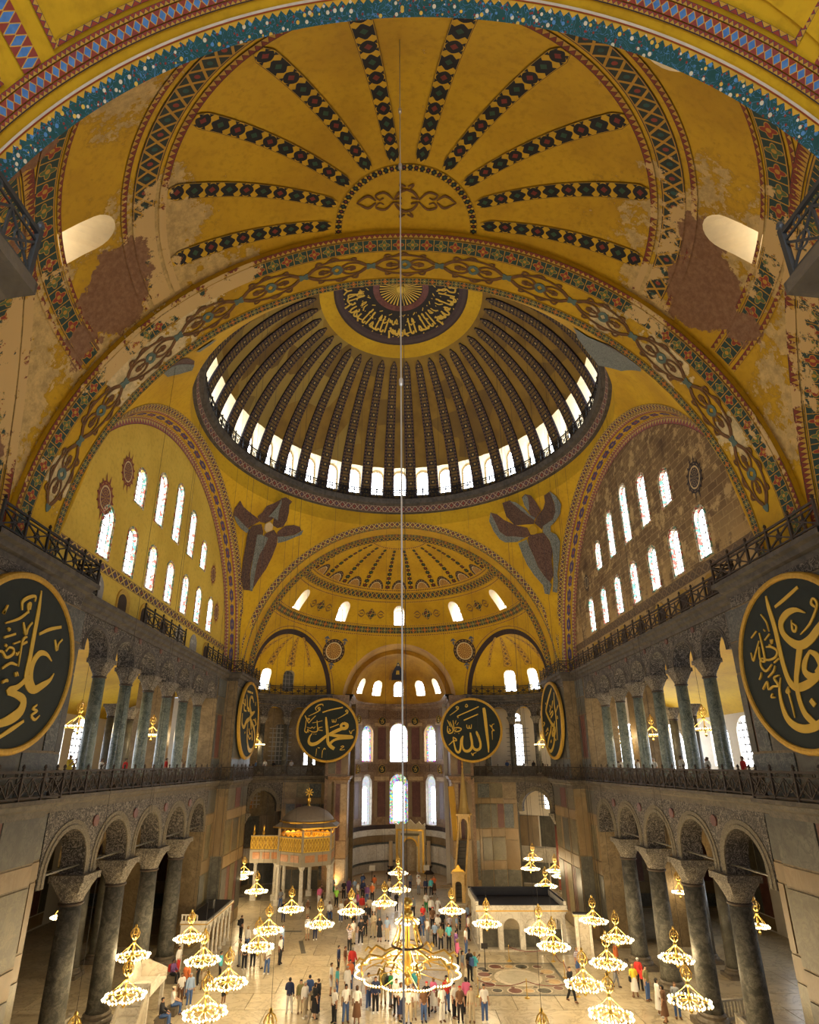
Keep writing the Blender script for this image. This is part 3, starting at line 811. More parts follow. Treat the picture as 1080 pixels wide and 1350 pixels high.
def side_arch(s):
    N = s < 0; side = 'north' if N else 'south'
    f = lambda a, t: (s * (15.6 + (TX - 15.6) * t), (RA + (TR - RA) * t) * math.cos(a), ZS + (RA + (TR - RA) * t) * math.sin(a))
    o = struct('wall_side_arch_' + side, arc_strip(f, -.03, PI + .03, 72, 1), M['gold_e' if N else 'gold_side'], smooth=True)
    g = lambda off: (lambda a, t: (s * (15.6 + (TX - 15.6) * t), (RA + (TR - RA) * t - off) * math.cos(a), ZS + (RA + (TR - RA) * t - off) * math.sin(a)))
    obj('zigzag_edge', arc_strip(g(.025), -.03, PI + .03, 72, 150, (.02, .26)), M['zig_p'], o)
    obj('ornament_band', arc_strip(g(.025), -.03, PI + .03, 72, 34, (.36, .66)), M['chain_p'], o)
    obj('inner_edge', arc_strip(g(.025), -.03, PI + .03, 72, 150, (.76, 1.0)), M['zig_p'], o)
    obj('pendentive_border', half_ring(PC, RS, (s, 0, 0), math.acos(R0 / RS) - .0005, math.acos(R0 / RS) + .022, 110, .03), M['lattice_p'], o)
    # tympanum wall with its windows
    wins = []
    d = (s, 0, 0)
    for k in range(7):
        wins.append(dict(p=(s * TX, (k - 3) * 3.06, 24.1), d=d, w=1.12, h=2.9, dep=.26, inn=.3, rev='tile_rev', bars=(2, 6), shrink=.93))
    for k, h in enumerate((2.35, 3.7, 4.5, 3.7, 2.35)):
        wins.append(dict(p=(s * TX, (k - 2) * 3.06, 28.75), d=d, w=1.12, h=h, dep=.26, inn=.3, rev='tile_rev', bars=(2, 7), shrink=.93))
    poly = [(TR * math.cos(PI * k / 60), ZS + TR * math.sin(PI * k / 60)) for k in range(61)] + [(-TR, 20.4), (TR, 20.4)]
    slab = MB(); slab.prism(poly, TX, TX + .22, lambda a, z, t: (s * t, a, z)); sm = slab.mesh('slab')
    bm = bmesh.new(); bm.from_mesh(sm); bmesh.ops.recalc_face_normals(bm, faces=bm.faces[:]); bm.to_mesh(sm); bm.free()
    me = union([sm, tunnels(wins)], 'DIFFERENCE')
    me.materials.clear(); me.materials.append(M['tymp_n' if N else 'tymp_s'])
    ty = struct('wall_tympanum_' + side, me)
    for w in wins: window_surround(w, make_window(w))
    X = s * (TX - .025)
    strip = lambda z0, z1, y0, y1, u: MB().grid(lambda y, z: (X, y, z), 1, 1, (y0, y1), (z0, z1), u)
    obj('lattice_band', strip(23.25, 23.85, -14.3, 14.3, 40), M['lattice_p' if N else 'lattice_f'], ty)
    ring = lambda off, w: arc_strip(lambda a, t: (X, (TR - off - w * t) * math.cos(a), ZS + (TR - off - w * t) * math.sin(a)), -.05, PI + .05, 72, 120)
    obj('zigzag_border', ring(.0, .38), M['zig_p'], ty)
    # blind niches along the foot
    for k in range(7):
        y = (k - 3) * 3.06
        grey = (N and k in (0, 4, 5)) or (not N and k % 2 == 0 and k < 0)
        mp = lambda a, z, t: (s * (TX - t), y + a, z)
        mb = MB(); mb.prism(arch_poly(1.5 if grey else 1.0, 1.85 if grey else 1.55, 10, 0, 21.25), -.02, .03, mp)
        obj('niche_panel', mb, M['mosaic_grey' if grey else 'niche_dark'], ty)
        if not grey:
            a = arch_poly(1.05, 1.6, 10, 0, 21.25); b = arch_poly(1.55, 1.9, 10, 0, 21.2); n = len(a)
            rg = MB().add([mp(*q, .02) for q in a] + [mp(*q, .10) for q in b] + [mp(*q, -.02) for q in b], [(i, (i + 1) % n, n + (i + 1) % n, n + i) for i in range(1, n)] + [(n + i, n + (i + 1) % n, 2 * n + (i + 1) % n, 2 * n + i) for i in range(1, n)])
            obj('niche_arch', rg, M['niche_arch'], ty)
    # painted rosettes
    for (y, z, r) in ((-8.0, 30.0, 1.15), (-9.9, 27.3, 1.25), (9.0, 29.2, 1.0), (10.9, 26.2, 1.0)) if N else ((-9.5, 28.8, 1.2), (9.6, 28.6, .9)):
        mb = MB(); mb.grid(lambda t, q: (X, y + r * q * .62 * math.cos(t), z + r * q * .8 * math.sin(t)), 28, 3, (0, 2 * PI), (0, 1), 12)
        obj('painted_rosette', mb, M['rosette_r' if N else 'rosette_k'], ty)
        pts = MB()
        for k in range(14):
            t = k * 2 * PI / 14; e = .1
            L = 1.55 if k in (3, 4, 10, 11) else 1.22
            pts.add([(X, y + r * .62 * math.cos(t - e), z + r * .8 * math.sin(t - e)), (X, y + r * .62 * L * math.cos(t), z + r * .8 * L * math.sin(t)), (X, y + r * .62 * math.cos(t + e), z + r * .8 * math.sin(t + e))], [(0, 1, 2)])
        obj('rosette_points', pts, M['rosette_pts' if N else 'trimdark'], ty)
    return ty
M['gold_side'] = M['gold_e']
M['zig_p'] = pattern('zigzag_pale', 'zig', (.60, .42, .12), (.10, .06, .16), (.34, .10, .08))
M['chain_p'] = pattern('chain_pale', 'chain', (.62, .38, .05), (.08, .06, .16), (.3, .08, .05), (.3, .2, .1))
M['lattice_f'] = pattern('lattice_faded', 'lattice', (.24, .16, .08), (.13, .085, .05), (.2, .12, .06), (.16, .11, .06), wear=.45, wearc=(.16, .10, .05))
M['mosaic_grey'] = plaster('grey_mosaic', (.36, .34, .30), (.22, .21, .19), (.52, .50, .44), thr=.52)
M['niche_dark'] = pattern('niche_paint', 'lattice', (.16, .12, .10), (.05, .045, .06), (.2, .06, .04), (.12, .1, .14))
M['niche_arch'] = plaster('niche_arch_plaster', (.58, .36, .06), (.42, .25, .05), thr=.7)
M['rosette_r'] = pattern('rosette_red', 'rosette', GOLD, (.20, .05, .03), (.14, .05, .06), (.42, .24, .05), (.42, .22, .05))
M['rosette_k'] = pattern('rosette_dark', 'rosette', GOLD, (.035, .028, .03), (.04, .035, .04), (.28, .20, .11), (.2, .14, .08))
M['rosette_pts'] = flat('rosette_red_paint', (.22, .06, .035), .7)
tymp_n = side_arch(-1); tymp_s = side_arch(1)
# ---------------------------------------------------------------- arcades, piers, cornices, railings
def arcade(mb, mp, cells, zs, zt, t0, t1, n=14):
    """wall above springing with round arches; mp(s,z,t); cells (s0,s1,radius,stilt)"""
    for s0, s1, r, st in cells:
        sc = (s0 + s1) / 2; z1 = zs + st
        for t in (t0, t1):
            arc = [(sc - r * math.cos(PI * k / n), z1 + r * math.sin(PI * k / n)) for k in range(n + 1)]
            for a, b in ((s0, sc - r), (sc + r, s1)):
                mb.add([mp(a, zs, t), mp(b, zs, t), mp(b, zt, t), mp(a, zt, t)], [(0, 1, 2, 3)])
            vs = [mp(a, z, t) for a, z in arc] + [mp(a, zt, t) for a, z in arc]; m = n + 1
            mb.add(vs, [(i, i + 1, m + i + 1, m + i) for i in range(n)])
        prof = [(sc - r, zs)] + [(sc - r * math.cos(PI * k / n), z1 + r * math.sin(PI * k / n)) for k in range(n + 1)] + [(sc + r, zs)]
        m = len(prof)
        mb.add([mp(a, z, t0) for a, z in prof] + [mp(a, z, t1) for a, z in prof], [(i, i + 1, m + i + 1, m + i) for i in range(m - 1)])
        for a, b in ((s0, sc - r), (sc + r, s1)):
            mb.add([mp(a, zs, t0), mp(b, zs, t0), mp(b, zs, t1), mp(a, zs, t1)], [(0, 1, 2, 3)])
def archivolt(mp, sc, zs, st, r, w, t, proud=.07, n=14):
    mb = MB(); z1 = zs + st
    path = [(-1, zs)] + [(PI - PI * k / n, None) for k in range(n + 1)] + [(1, zs)]
    prof = [(r, t), (r, t - proud), (r + w * .45, t - proud), (r + w * .5, t - proud * .5), (r + w, t - proud * .5), (r + w, t)]
    vs = []
    for a, z in path:
        for rr, tt in prof:
            if z is None: vs.append(mp(sc + rr * math.cos(a), z1 + rr * math.sin(a), tt))
            else: vs.append(mp(sc + rr * a, z, tt))
    k = len(prof)
    mb.add(vs, [(i * k + j, (i + 1) * k + j, (i + 1) * k + j + 1, i * k + j + 1) for i in range(len(path) - 1) for j in range(k - 1)])
    return mb
def pbox(mp, s0, s1, z0, z1, t0, t1):
    v = [mp(a, b, c) for c in (t0, t1) for a, b in ((s0, z0), (s1, z0), (s1, z1), (s0, z1))]
    return MB().add(v, [(0, 1, 2, 3), (7, 6, 5, 4), (0, 4, 5, 1), (1, 5, 6, 2), (2, 6, 7, 3), (3, 7, 4, 0)])
def revet(parent, mp, s0, s1, z0, rows, t=0.0, gap=.05, th=.05):
    """rows: (height, [(relative width, material)...]); every slab is its own piece standing proud of the wall"""
    z = z0
    for h, cols in rows:
        tot = sum(c[0] for c in cols); s = s0
        for w, mat in cols:
            ds = (s1 - s0) * w / tot
            if mat:
                k = th * rng.uniform(.7, 1.25)
                obj('marble_slab', pbox(mp, s + gap, s + ds - gap, z + gap, z + h - gap, t - k, t + .02), M[mat], parent)
            s += ds
        z += h
ORD = ['first', 'second', 'third', 'fourth', 'fifth', 'sixth', 'seventh', 'eighth', 'ninth', 'tenth', 'eleventh', 'twelfth']
def column_mesh(r, h, kind):
    """shaft, base, capital and collars with the foot at z=0; h is the height to the top of the capital"""
    q = r / .5
    base = MB().box((-r * 1.5, -r * 1.5, 0), (r * 1.5, r * 1.5, .28 * q)).lathe([(r * 1.42, .28 * q), (r * 1.46, .36 * q), (r * 1.36, .45 * q), (r * 1.2, .5 * q), (r * 1.26, .6 * q), (r * 1.12, .68 * q)], 16)
    hc = 1.15 * q * (1.15 if r < .4 else 1.0)
    z0 = .66 * q; z1 = h - hc
    shaft = MB().lathe([(r * 1.06, z0), (r, z0 + .25), (r * .98, z0 + (z1 - z0) * .4), (r * .88, z1)], 18)
    collar = MB().lathe([(r * .9, z1 - .10 * q), (r * 1.02, z1 - .06 * q), (r * 1.02, z1 + .02 * q), (r * .9, z1 + .05 * q)], 16)
    # basket capital: round below, square above
    cap = MB(); m = 24; lv = 6
    vs = []
    for j in range(lv + 1):
        t = j / lv
        for i in range(m):
            a = 2 * PI * i / m + PI / 4; c, s_ = math.cos(a), math.sin(a)
            sq = 1 / max(abs(c), abs(s_))
            e = t ** 1.5
            rad = (r * .9) * (1 - e) + (r * 1.38 * (sq * .9 + .1)) * e
            rad *= 1 + .06 * math.sin(PI * t) + (.035 if (i + j) % 2 else 0) * math.sin(PI * t)
            vs.append((rad * c, rad * s_, z1 + hc * .78 * t))
    cap.add(vs, [(j * m + i, j * m + (i + 1) % m, (j + 1) * m + (i + 1) % m, (j + 1) * m + i) for j in range(lv) for i in range(m)])
    cap.box((-r * 1.52, -r * 1.52, z1 + hc * .76), (r * 1.52, r * 1.52, z1 + hc))
    mats = {'verde': ('verde', 'stone', 'capital_dk', 'iron_br'), 'verde_lt': ('verde_lt', 'stone', 'capital', 'iron_br'), 'porph': ('porphyry', 'stone', 'capital_dk', 'iron_br'), 'pale': ('white', 'white', 'white', 'gilt'), 'grey': ('grey', 'stone', 'capital', 'iron_br')}[kind]
    return [('shaft', shaft.mesh('shaft', M[mats[0]], True)), ('base', base.mesh('base', M[mats[1]])), ('capital', cap.mesh('capital', M[mats[2]])), ('collar', collar.mesh('collar', M[mats[3]], True))]
CM = {}
def column(loc, r, h, kind, label, group, rz=0.0):
    key = (r, round(h, 2), kind)
    if key not in CM: CM[key] = column_mesh(r, h, kind)
    t = thing('column', label, 'column', loc, rz, group)
    for nm, me in CM[key]: obj(nm, me, None, t)
    return t
# railing panels: frame, crossing bars, rings
def rail_panel_mesh(L, h, style, mat):
    mb = MB(); b = .022 if style == 'fine' else .03
    def bar(x0, z0, x1, z1, t=b):
        p, q = Vector((x0, 0, z0)), Vector((x1, 0, z1)); u = (q - p) / 2
        n = Vector((-u.z, 0, u.x)).normalized() * t
        mb.obox((p + q) / 2, u, Vector((0, t * .8, 0)), n)
    bar(0, h - .04, L, h - .04, .045); bar(0, .10, L, .10, .035); bar(0, h * .78, L, h * .78)
    def ring(cx, cz, r, n=10):
        mb.tube([(cx + r * math.cos(2 * PI * k / n), 0, cz + r * math.sin(2 * PI * k / n)) for k in range(n)], b, 4, closed=True)
    if style == 'fine':
        m = 2
        for i in range(m):
            x0, x1 = L * i / m, L * (i + 1) / m
            bar(x0, .12, x1, h * .76); bar(x1, .12, x0, h * .76); ring((x0 + x1) / 2, h * .44, L / m * .22)
            bar(x0, .12, x0, h * .76)
            ring((x0 + x1) / 2, h * .86, .07, 8)
    else:
        bar(0, .12, L, h * .76); bar(L, .12, 0, h * .76); ring(L / 2, h * .44, .15); bar(L / 2, .12, L / 2, h * .76)
    return mb.mesh('rail_panel', M[mat])
RP = {}
def railing(label, pts, z, h, mat='iron', style='fine', Lp=1.3, closed=False):
    """pts: plan polyline; panels and posts are placed along it"""
    key = (mat, style, h)
    if key not in RP:
        post = MB().box((-.045, -.045, 0), (.045, .045, h + .06)); post.lathe([(.02, h + .06), (.07, h + .12), (.05, h + .2), (.005, h + .25)], 8)
        RP[key] = (rail_panel_mesh(Lp, h, style, mat), post.mesh('post', M[mat]))
    pm, po = RP[key]
    t = thing('railing', label, 'railing', (pts[0][0], pts[0][1], z))
    o = Vector((pts[0][0], pts[0][1]))
    for a, b in zip(pts[:-1], pts[1:]):
        a, b = Vector(a), Vector(b); L = (b - a).length; n = max(1, round(L / Lp)); d = (b - a) / n; ang = math.atan2(d.y, d.x)
        for i in range(n):
            p = a + d * i - o
            q = obj('rail_panel', pm, None, t, (p.x, p.y, 0), ang); q.scale = (d.length / Lp, 1, 1)
            obj('post', po, None, t, (p.x, p.y, 0), ang)
    e = Vector(pts[-1]) - o; obj('post', po, None, t, (e.x, e.y, 0), 0)
    return t
def cornice(name, pts, z0, prof, mat, parent=None):
    """sweep (outward offset, height) profile along a plan polyline, offset towards its left side"""
    P = [Vector(p) for p in pts]; m = len(P); mb = MB(); k = len(prof); vs = []
    for i in range(m):
        d0 = (P[i] - P[i - 1]).normalized() if i else (P[1] - P[0]).normalized()
        d1 = (P[i + 1] - P[i]).normalized() if i < m - 1 else d0
        n0, n1 = Vector((-d0.y, d0.x)), Vector((-d1.y, d1.x)); n = (n0 + n1).normalized(); n = n / max(.4, n.dot(n0))
        for off, h in prof: vs.append((P[i].x + n.x * off, P[i].y + n.y * off, z0 + h))
    mb.add(vs, [(i * k + j, (i + 1) * k + j, (i + 1) * k + j + 1, i * k + j + 1) for i in range(m - 1) for j in range(k - 1)])
    return struct(name, mb, M[mat], parent)
GY = 11.15                      # half length of the arcade between the piers
GZ = 11.9                       # gallery floor level
def side(s):
    N = s < 0; sd = 'north' if N else 'south'
    mp = lambda a, z, t: (s * t, a, z)
    ys = [-6.9, -2.3, 2.3, 6.9]; edges = [-GY] + ys + [GY]
    mb = MB(); cells = [(edges[i], edges[i + 1], 1.72 if 0 < i < 4 else 1.66, .55) for i in range(5)]
    arcade(mb, mp, cells, 8.1, 11.3, 15.85, 17.0)
    lo = struct('wall_%s_ground_arcade' % sd, mb, M['carved_lo'])
    for i, c in enumerate(cells):
        obj('archivolt', archivolt(mp, (c[0] + c[1]) / 2, 8.1, c[3], c[2], .42, 15.85), M['archiv'], lo)
    for y in ys[:]:
        dk = MB(); dk.prism([(y + .27 * math.cos(2 * PI * k / 18), 10.5 + .27 * math.sin(2 * PI * k / 18)) for k in range(18)], 15.78, 15.9, lambda a, z, t: (s * t, a, z)); obj('porphyry_disc', dk, M['redp'], lo)
    for c in cells:      # iron tie rods across the arches
        tr = MB().tube([(s * 16.1, c[0] + .2, 8.55), (s * 16.1, c[1] - .2, 8.55)], .045, 6); obj('tie_rod', tr, M['grey'], lo)
    where = 'beside the marble preaching chair' if N else 'beside the patterned floor square'
    for i, y in enumerate(ys):
        column((s * 16.4, y, 0), .56, 8.1, 'verde', 'tall dark green marble column %s, %s from the far pier' % (where, ORD[3 - i]), '%s ground arcade columns' % sd)
    # gallery
    ug = [(k - 2.5) * 3.14 for k in range(6)]; ge = [-GY] + ug + [GY]
    mb = MB(); cells = [(ge[i], ge[i + 1], 1.12, .18) for i in range(7)]
    arcade(mb, mp, cells, 18.6, 20.7, 15.95, 16.9, 12)
    up = struct('wall_%s_gallery_arcade' % sd, mb, M['carved'])
    for c in cells: obj('archivolt', archivolt(mp, (c[0] + c[1]) / 2, 18.6, c[3], c[2], .2, 15.95, .05, 12), M['cornice_dk'], up)
    for y in ug:
        dk = MB(); dk.prism([(y + .17 * math.cos(2 * PI * k / 14), 20.25 + .17 * math.sin(2 * PI * k / 14)) for k in range(14)], 15.9, 15.97, lambda a, z, t: (s * t, a, z)); obj('porphyry_disc', dk, M['redp'], up)
    for i, y in enumerate(ug):
        column((s * 16.4, y, GZ), .36, 6.7, 'verde_lt', 'slender green gallery column over the %s arcade, %s from the far pier' % ('preaching-chair-side' if N else 'muezzin-platform-side', ORD[5 - i]), '%s gallery columns' % sd)
    for i in range(7):
        obj('parapet_slab', pbox(mp, ge[i] + .3, ge[i + 1] - .3, GZ, GZ + 1.05, 16.2, 16.45), M['grey'], up)
    # piers: recessed wall strip beside the arcade and the projecting pier face
    for e in (-1, 1):
        nm = ('west' if e < 0 else 'east')
        mb = MB().box((min(s * 15.9, s * 18.5), min(e * GY, e * 13.5), 0), (max(s * 15.9, s * 18.5), max(e * GY, e * 13.5), 20.7))
        mb.box((min(s * 14.85, s * 19), min(e * 13.4, e * 19.9), 0), (max(s * 14.85, s * 19), max(e * 13.4, e * 19.9), 20.9))
        pr = struct('wall_pier_%s_%s' % (sd, nm), mb, M['honey_dk'])
        a, b = sorted((e * GY, e * 13.4)); c, d = sorted((e * 13.4, e * 19.9))
        m2 = lambda q, z, t: (s * (15.9 + t), q, z)
        m3 = lambda q, z, t: (s * (14.85 + t), q, z)
        revet(pr, m2, a, b, .1, [(.9, [(1, 'honey')]), (3.9, [(1, 'grey'), (1, 'olive')]), (1.0, [(1, 'honey')]), (2.6, [(.35, 'honey'), (1, 'olive'), (.35, 'honey')]), (.8, [(1, 'honey')]), (1.9, [(1, 'grey')])])
        revet(pr, m3, c, d, .1, [(.9, [(1, 'honey'), (1.2, 'honey')]), (4.0, [(1, 'grey'), (.6, 'redp'), (1, 'olive'), (.6, 'redp'), (1, 'grey')]), (1.0, [(1, 'honey'), (.8, 'honey'), (1, 'honey')]), (2.7, [(1, 'olive'), (.3, 'honey'), (1, 'grey'), (.3, 'honey'), (1, 'olive')]), (.8, [(1, 'honey'), (1, 'honey')]), (1.8, [(1, 'olive'), (.7, 'redp'), (1, 'grey')])])
        revet(pr, m2, a, b, GZ + .1, [(1.7, [(1, 'slate')]), (3.6, [(.3, 'grey'), (.7, 'redp'), (.3, 'grey')]), (1.5, [(1, 'grey')]), (1.6, [(1, 'slate')])])
        revet(pr, m3, c, d, GZ + .1, [(1.7, [(1, 'slate'), (1, 'grey'), (1, 'slate')]), (3.6, [(.5, 'slate'), (1, 'grey'), (.6, 'slate'), (1, 'grey'), (.5, 'slate')]), (2.6, [(1, 'grey'), (1, 'slate')]), (.9, [(1, 'carved')])])
        # return face of the pier towards the arcade
        m4 = lambda q, z, t: (s * q, e * (13.4 + t), z)
        revet(pr, m4, 14.85, 15.9, .1, [(.9, [(1, 'honey')]), (5.0, [(1, 'grey')]), (4.6, [(1, 'honey')])], th=.04)
        if e > 0:
            m5 = lambda q, z, t: (s * q, 19.9 - t, z)
    # cornices (nave side plan line, running so that its left is the nave)
    line = [(s * 14.85, -19.9), (s * 14.85, -13.4), (s * 15.9, -13.4), (s * 15.9, 13.4), (s * 14.85, 13.4), (s * 14.85, 19.9)]
    if not N: pass
    else: pass
    pl = line if s > 0 else line[::-1]
    cornice('trim_%s_gallery_cornice' % sd, pl, 11.2, [(-.1, 0), (.08, 0), (.12, .25), (.3, .35), (.34, .5), (.5, .55), (.5, .7), (-1.2, .7)], 'cornice_br')
    cornice('trim_%s_upper_cornice' % sd, pl, 20.4, [(-.1, 0), (.05, 0), (.08, .22), (.24, .3), (.28, .5), (.46, .58), (.46, .78), (-1.6, .8)], 'cornice_dk')
    rl = lambda off: [(s * (14.85 - off), -19.9), (s * (14.85 - off), -13.4 + (off)), (s * (15.9 - off), -13.4 + off), (s * (15.9 - off), 13.4 - off), (s * (14.85 - off), 13.4 - off), (s * (14.85 - off), 19.9)]
    railing('dark iron gallery railing with crossed bars above the %s arches' % ('preaching chair' if N else 'patterned floor square'), rl(.38), GZ, 1.08, 'iron_br')
    if N:
        for y0, y1, w in ((-19.9, -13.6, 'over the roundel nearest the tall white inscription loop'), ):
            railing('heavy iron railing on the upper cornice over the great roundel by the pale tympanum', [(s * 14.5, -19.9), (s * 14.5, -13.1), (s * 15.5, -13.1), (s * 15.5, -11.2)], ZC, 1.0, 'iron', 'bold')
        railing('short iron railing on the upper cornice under the middle of the pale tympanum', [(s * 15.5, -5.6), (s * 15.5, 1.2)], ZC, 1.0, 'iron', 'bold')
        railing('iron railing on the upper cornice where the pale tympanum meets the far pier', [(s * 15.5, 6.2), (s * 15.5, 13.0), (s * 14.5, 13.0), (s * 14.5, 19.9)], ZC, 1.0, 'iron', 'bold')
    else:
        railing('long iron railing on the upper cornice under the bare brown tympanum', [(s * 14.5, -19.9), (s * 14.5, -13.1), (s * 15.5, -13.1), (s * 15.5, 13.0), (s * 14.5, 13.0), (s * 14.5, 19.9)], ZC, 1.0, 'iron_br', 'bold')
    # small lamps brackets on the cornice
    # aisle and gallery behind the arcades
    xo = 31.0
    sl = MB().box((min(s * 16.9, s * xo), -24, 10.9), (max(s * 16.9, s * xo), 24, GZ)); struct('floor_%s_gallery' % sd, sl, M['stone'])
    wins = []
    for k in range(-4, 5):
        wins.append(dict(p=(s * xo, k * 4.6, 13.0), d=(s, 0, 0), w=3.2, h=4.4, dep=.3, inn=.3, rev='plasterwhite', bars=(5, 7), bt=.05, off=k <= (1 if N else 0)))
        if not N and k < 4: wins.append(dict(p=(s * xo, k * 4.6, 4.0), d=(s, 0, 0), w=2.0, h=3.6, dep=.3, inn=.3, rev='plasterwhite', bars=(4, 6), bt=.05, off=k <= 1))
    slab = MB().prism([(-24, 0), (24, 0), (24, 20), (-24, 20)], xo, xo + .26, lambda a, z, t: (s * t, a, z)); sm = slab.mesh('slab')
    bm = bmesh.new(); bm.from_mesh(sm); bmesh.ops.recalc_face_normals(bm, faces=bm.faces[:]); bm.to_mesh(sm); bm.free()
    me = union([sm, tunnels(wins)], 'DIFFERENCE'); me.materials.clear(); me.materials.append(M['plasterwhite'])
    ow = struct('wall_%s_outer' % sd, me)
    for w in wins: make_window(w)
    m6 = lambda q, z, t: (s * (xo + t), q, z)
    for k in range(-5, 5):
        y0 = k * 4.6 + 1.05; revet(ow, m6, y0 + .1, y0 + 2.45, .1, [(1.0, [(1, 'honey')]), (3.2, [(1, 'redp'), (.8, 'grey')]), (3.0, [(1, 'grey'), (1, 'olive')]), (3.3, [(1, 'honey')])])
    # vaults over aisle and gallery
    vt = MB(); vt.grid(lambda x, y: (s * x, y, 10.2 + 1.0 * math.sin(PI * (x - 16.9) / (xo - 16.9))), 14, 1, (16.9, xo), (-24, 24)); struct('ceiling_%s_aisle' % sd, vt, M['aisle_vault'], smooth=True)
    vt = MB()
    vt.grid(lambda x, y: (s * x, y, 17.4 + 3.2 * math.sqrt(max(0, 1 - ((x - 16.8) / 14.25) ** 2))), 20, 1, (16.8, xo), (-24, 24)); struct('ceiling_%s_gallery' % sd, vt, M['gallery_vault'], smooth=True)
    # transverse arches and inner columns of aisle and gallery
    for y in (-6.6, 6.6):
        column((s * 21.8, y - 1.5, 0), .42, 6.9, 'grey', 'grey marble aisle column standing behind the %s arcade' % ('pulpit-side' if N else 'muezzin-platform-side'), '%s aisle columns' % sd)
        column((s * 21.8, y + 1.5, 0), .42, 6.9, 'grey', 'grey marble aisle column standing behind the %s arcade' % ('pulpit-side' if N else 'muezzin-platform-side'), '%s aisle columns' % sd)
        ar = MB(); arcade(ar, lambda a, z, t: (s * t, a, z), [(y - 4.6, y - 1.5, 1.2, .1), (y - 1.5, y + 1.5, 1.2, .1), (y + 1.5, y + 4.6, 1.2, .1)], 6.9, 10.8, 21.4, 22.2, 10); struct('wall_%s_aisle_arches_%s' % (sd, 'west' if y < 0 else 'east'), ar, M['honey_dk'])
        for q in (-1.5, 1.5):
            column((s * 21.8, y + q, GZ), .34, 5.6, 'grey', 'pale column inside the gallery behind the %s balustrade' % ('pulpit-side' if N else 'muezzin-platform-side'), '%s inner gallery columns' % sd)
    for y in (-12.5, 12.5, 0):
        pier = MB().box((min(s * 20.5, s * 23), y - 1.0, 0), (max(s * 20.5, s * 23), y + 1.0, 20)) if y else MB().box((min(s * 28.5, s * 31), -1, 0), (max(s * 28.5, s * 31), 1, 20))
        p_ = struct('wall_%s_aisle_pier_%s' % (sd, {-12.5: 'west', 12.5: 'east', 0: 'middle'}[y]), pier, M['honey_dk'])
        if y:
            mq = lambda q, z, t: (s * (20.5 + t), q, z)
            revet(p_, mq, y - 1, y + 1, .1, [(.8, [(1, 'grey')]), (4, [(1, 'redp')]), (2.6, [(1, 'grey')]), (3, [(1, 'olive')])])
    # pier ends that close aisle and gallery behind the main piers
    for e in (-1, 1):
        wl = MB().box((min(s * 18, s * xo), e * 24 - .3, 0), (max(s * 18, s * xo), e * 24 + .3, GZ)); struct('wall_%s_aisle_end_%s' % (sd, 'west' if e < 0 else 'east'), wl, M['honey_dk'])
        wl = MB().box((min(s * 18, s * xo), e * 24 - .3, GZ), (max(s * 18, s * xo), e * 24 + .3, 20)); struct('wall_%s_gallery_end_%s' % (sd, 'west' if e < 0 else 'east'), wl, M['plasterwhite'])
        if e > 0:
            we = D.objects['wall_%s_aisle_end_east' % sd]
            revet(we, lambda q, z, t: (s * q, 23.7 + t, z), 18.2, 30.8, .1, [(1.2, [(1, 'slate'), (1, 'grey'), (1, 'slate')]), (1.0, [(1, 'honey'), (1, 'honey')]), (4.0, [(1, 'redp'), (1, 'redp'), (.3, 'honey'), (1, 'redp'), (1, 'redp')]), (2.6, [(.8, 'grey'), (1, 'olive'), (1, 'grey')]), (1.6, [(1, 'honey'), (1, 'honey')])])
            for xw in ((24.2, 28.2) if not N else ()): make_window(dict(p=(s * xw, 23.62, 12.4), d=(0, 1, 0), w=3.7, h=4.9, dep=.06, rev='plasterwhite', bars=(5, 7), bt=.04))
    return lo
M['archiv'] = carved('archivolt_marble', (.12, .10, .068), (.23, .195, .135), 5.0)
M['honey_dk'] = marble('wall_backing_marble', (.16, .112, .052), (.25, .18, .092), (.11, .075, .035), 1.0, .5)
M['aisle_vault'] = plaster('aisle_vault_plaster', GOLD, OCHRE, thr=.75)
side(-1); side(1)
railing('dark iron railing round the foot of the main dome under its windows', [(15.0 * math.sin(2 * PI * k / 78), 15.0 * math.cos(2 * PI * k / 78)) for k in range(79)], 39.6, 1.05, 'iron')

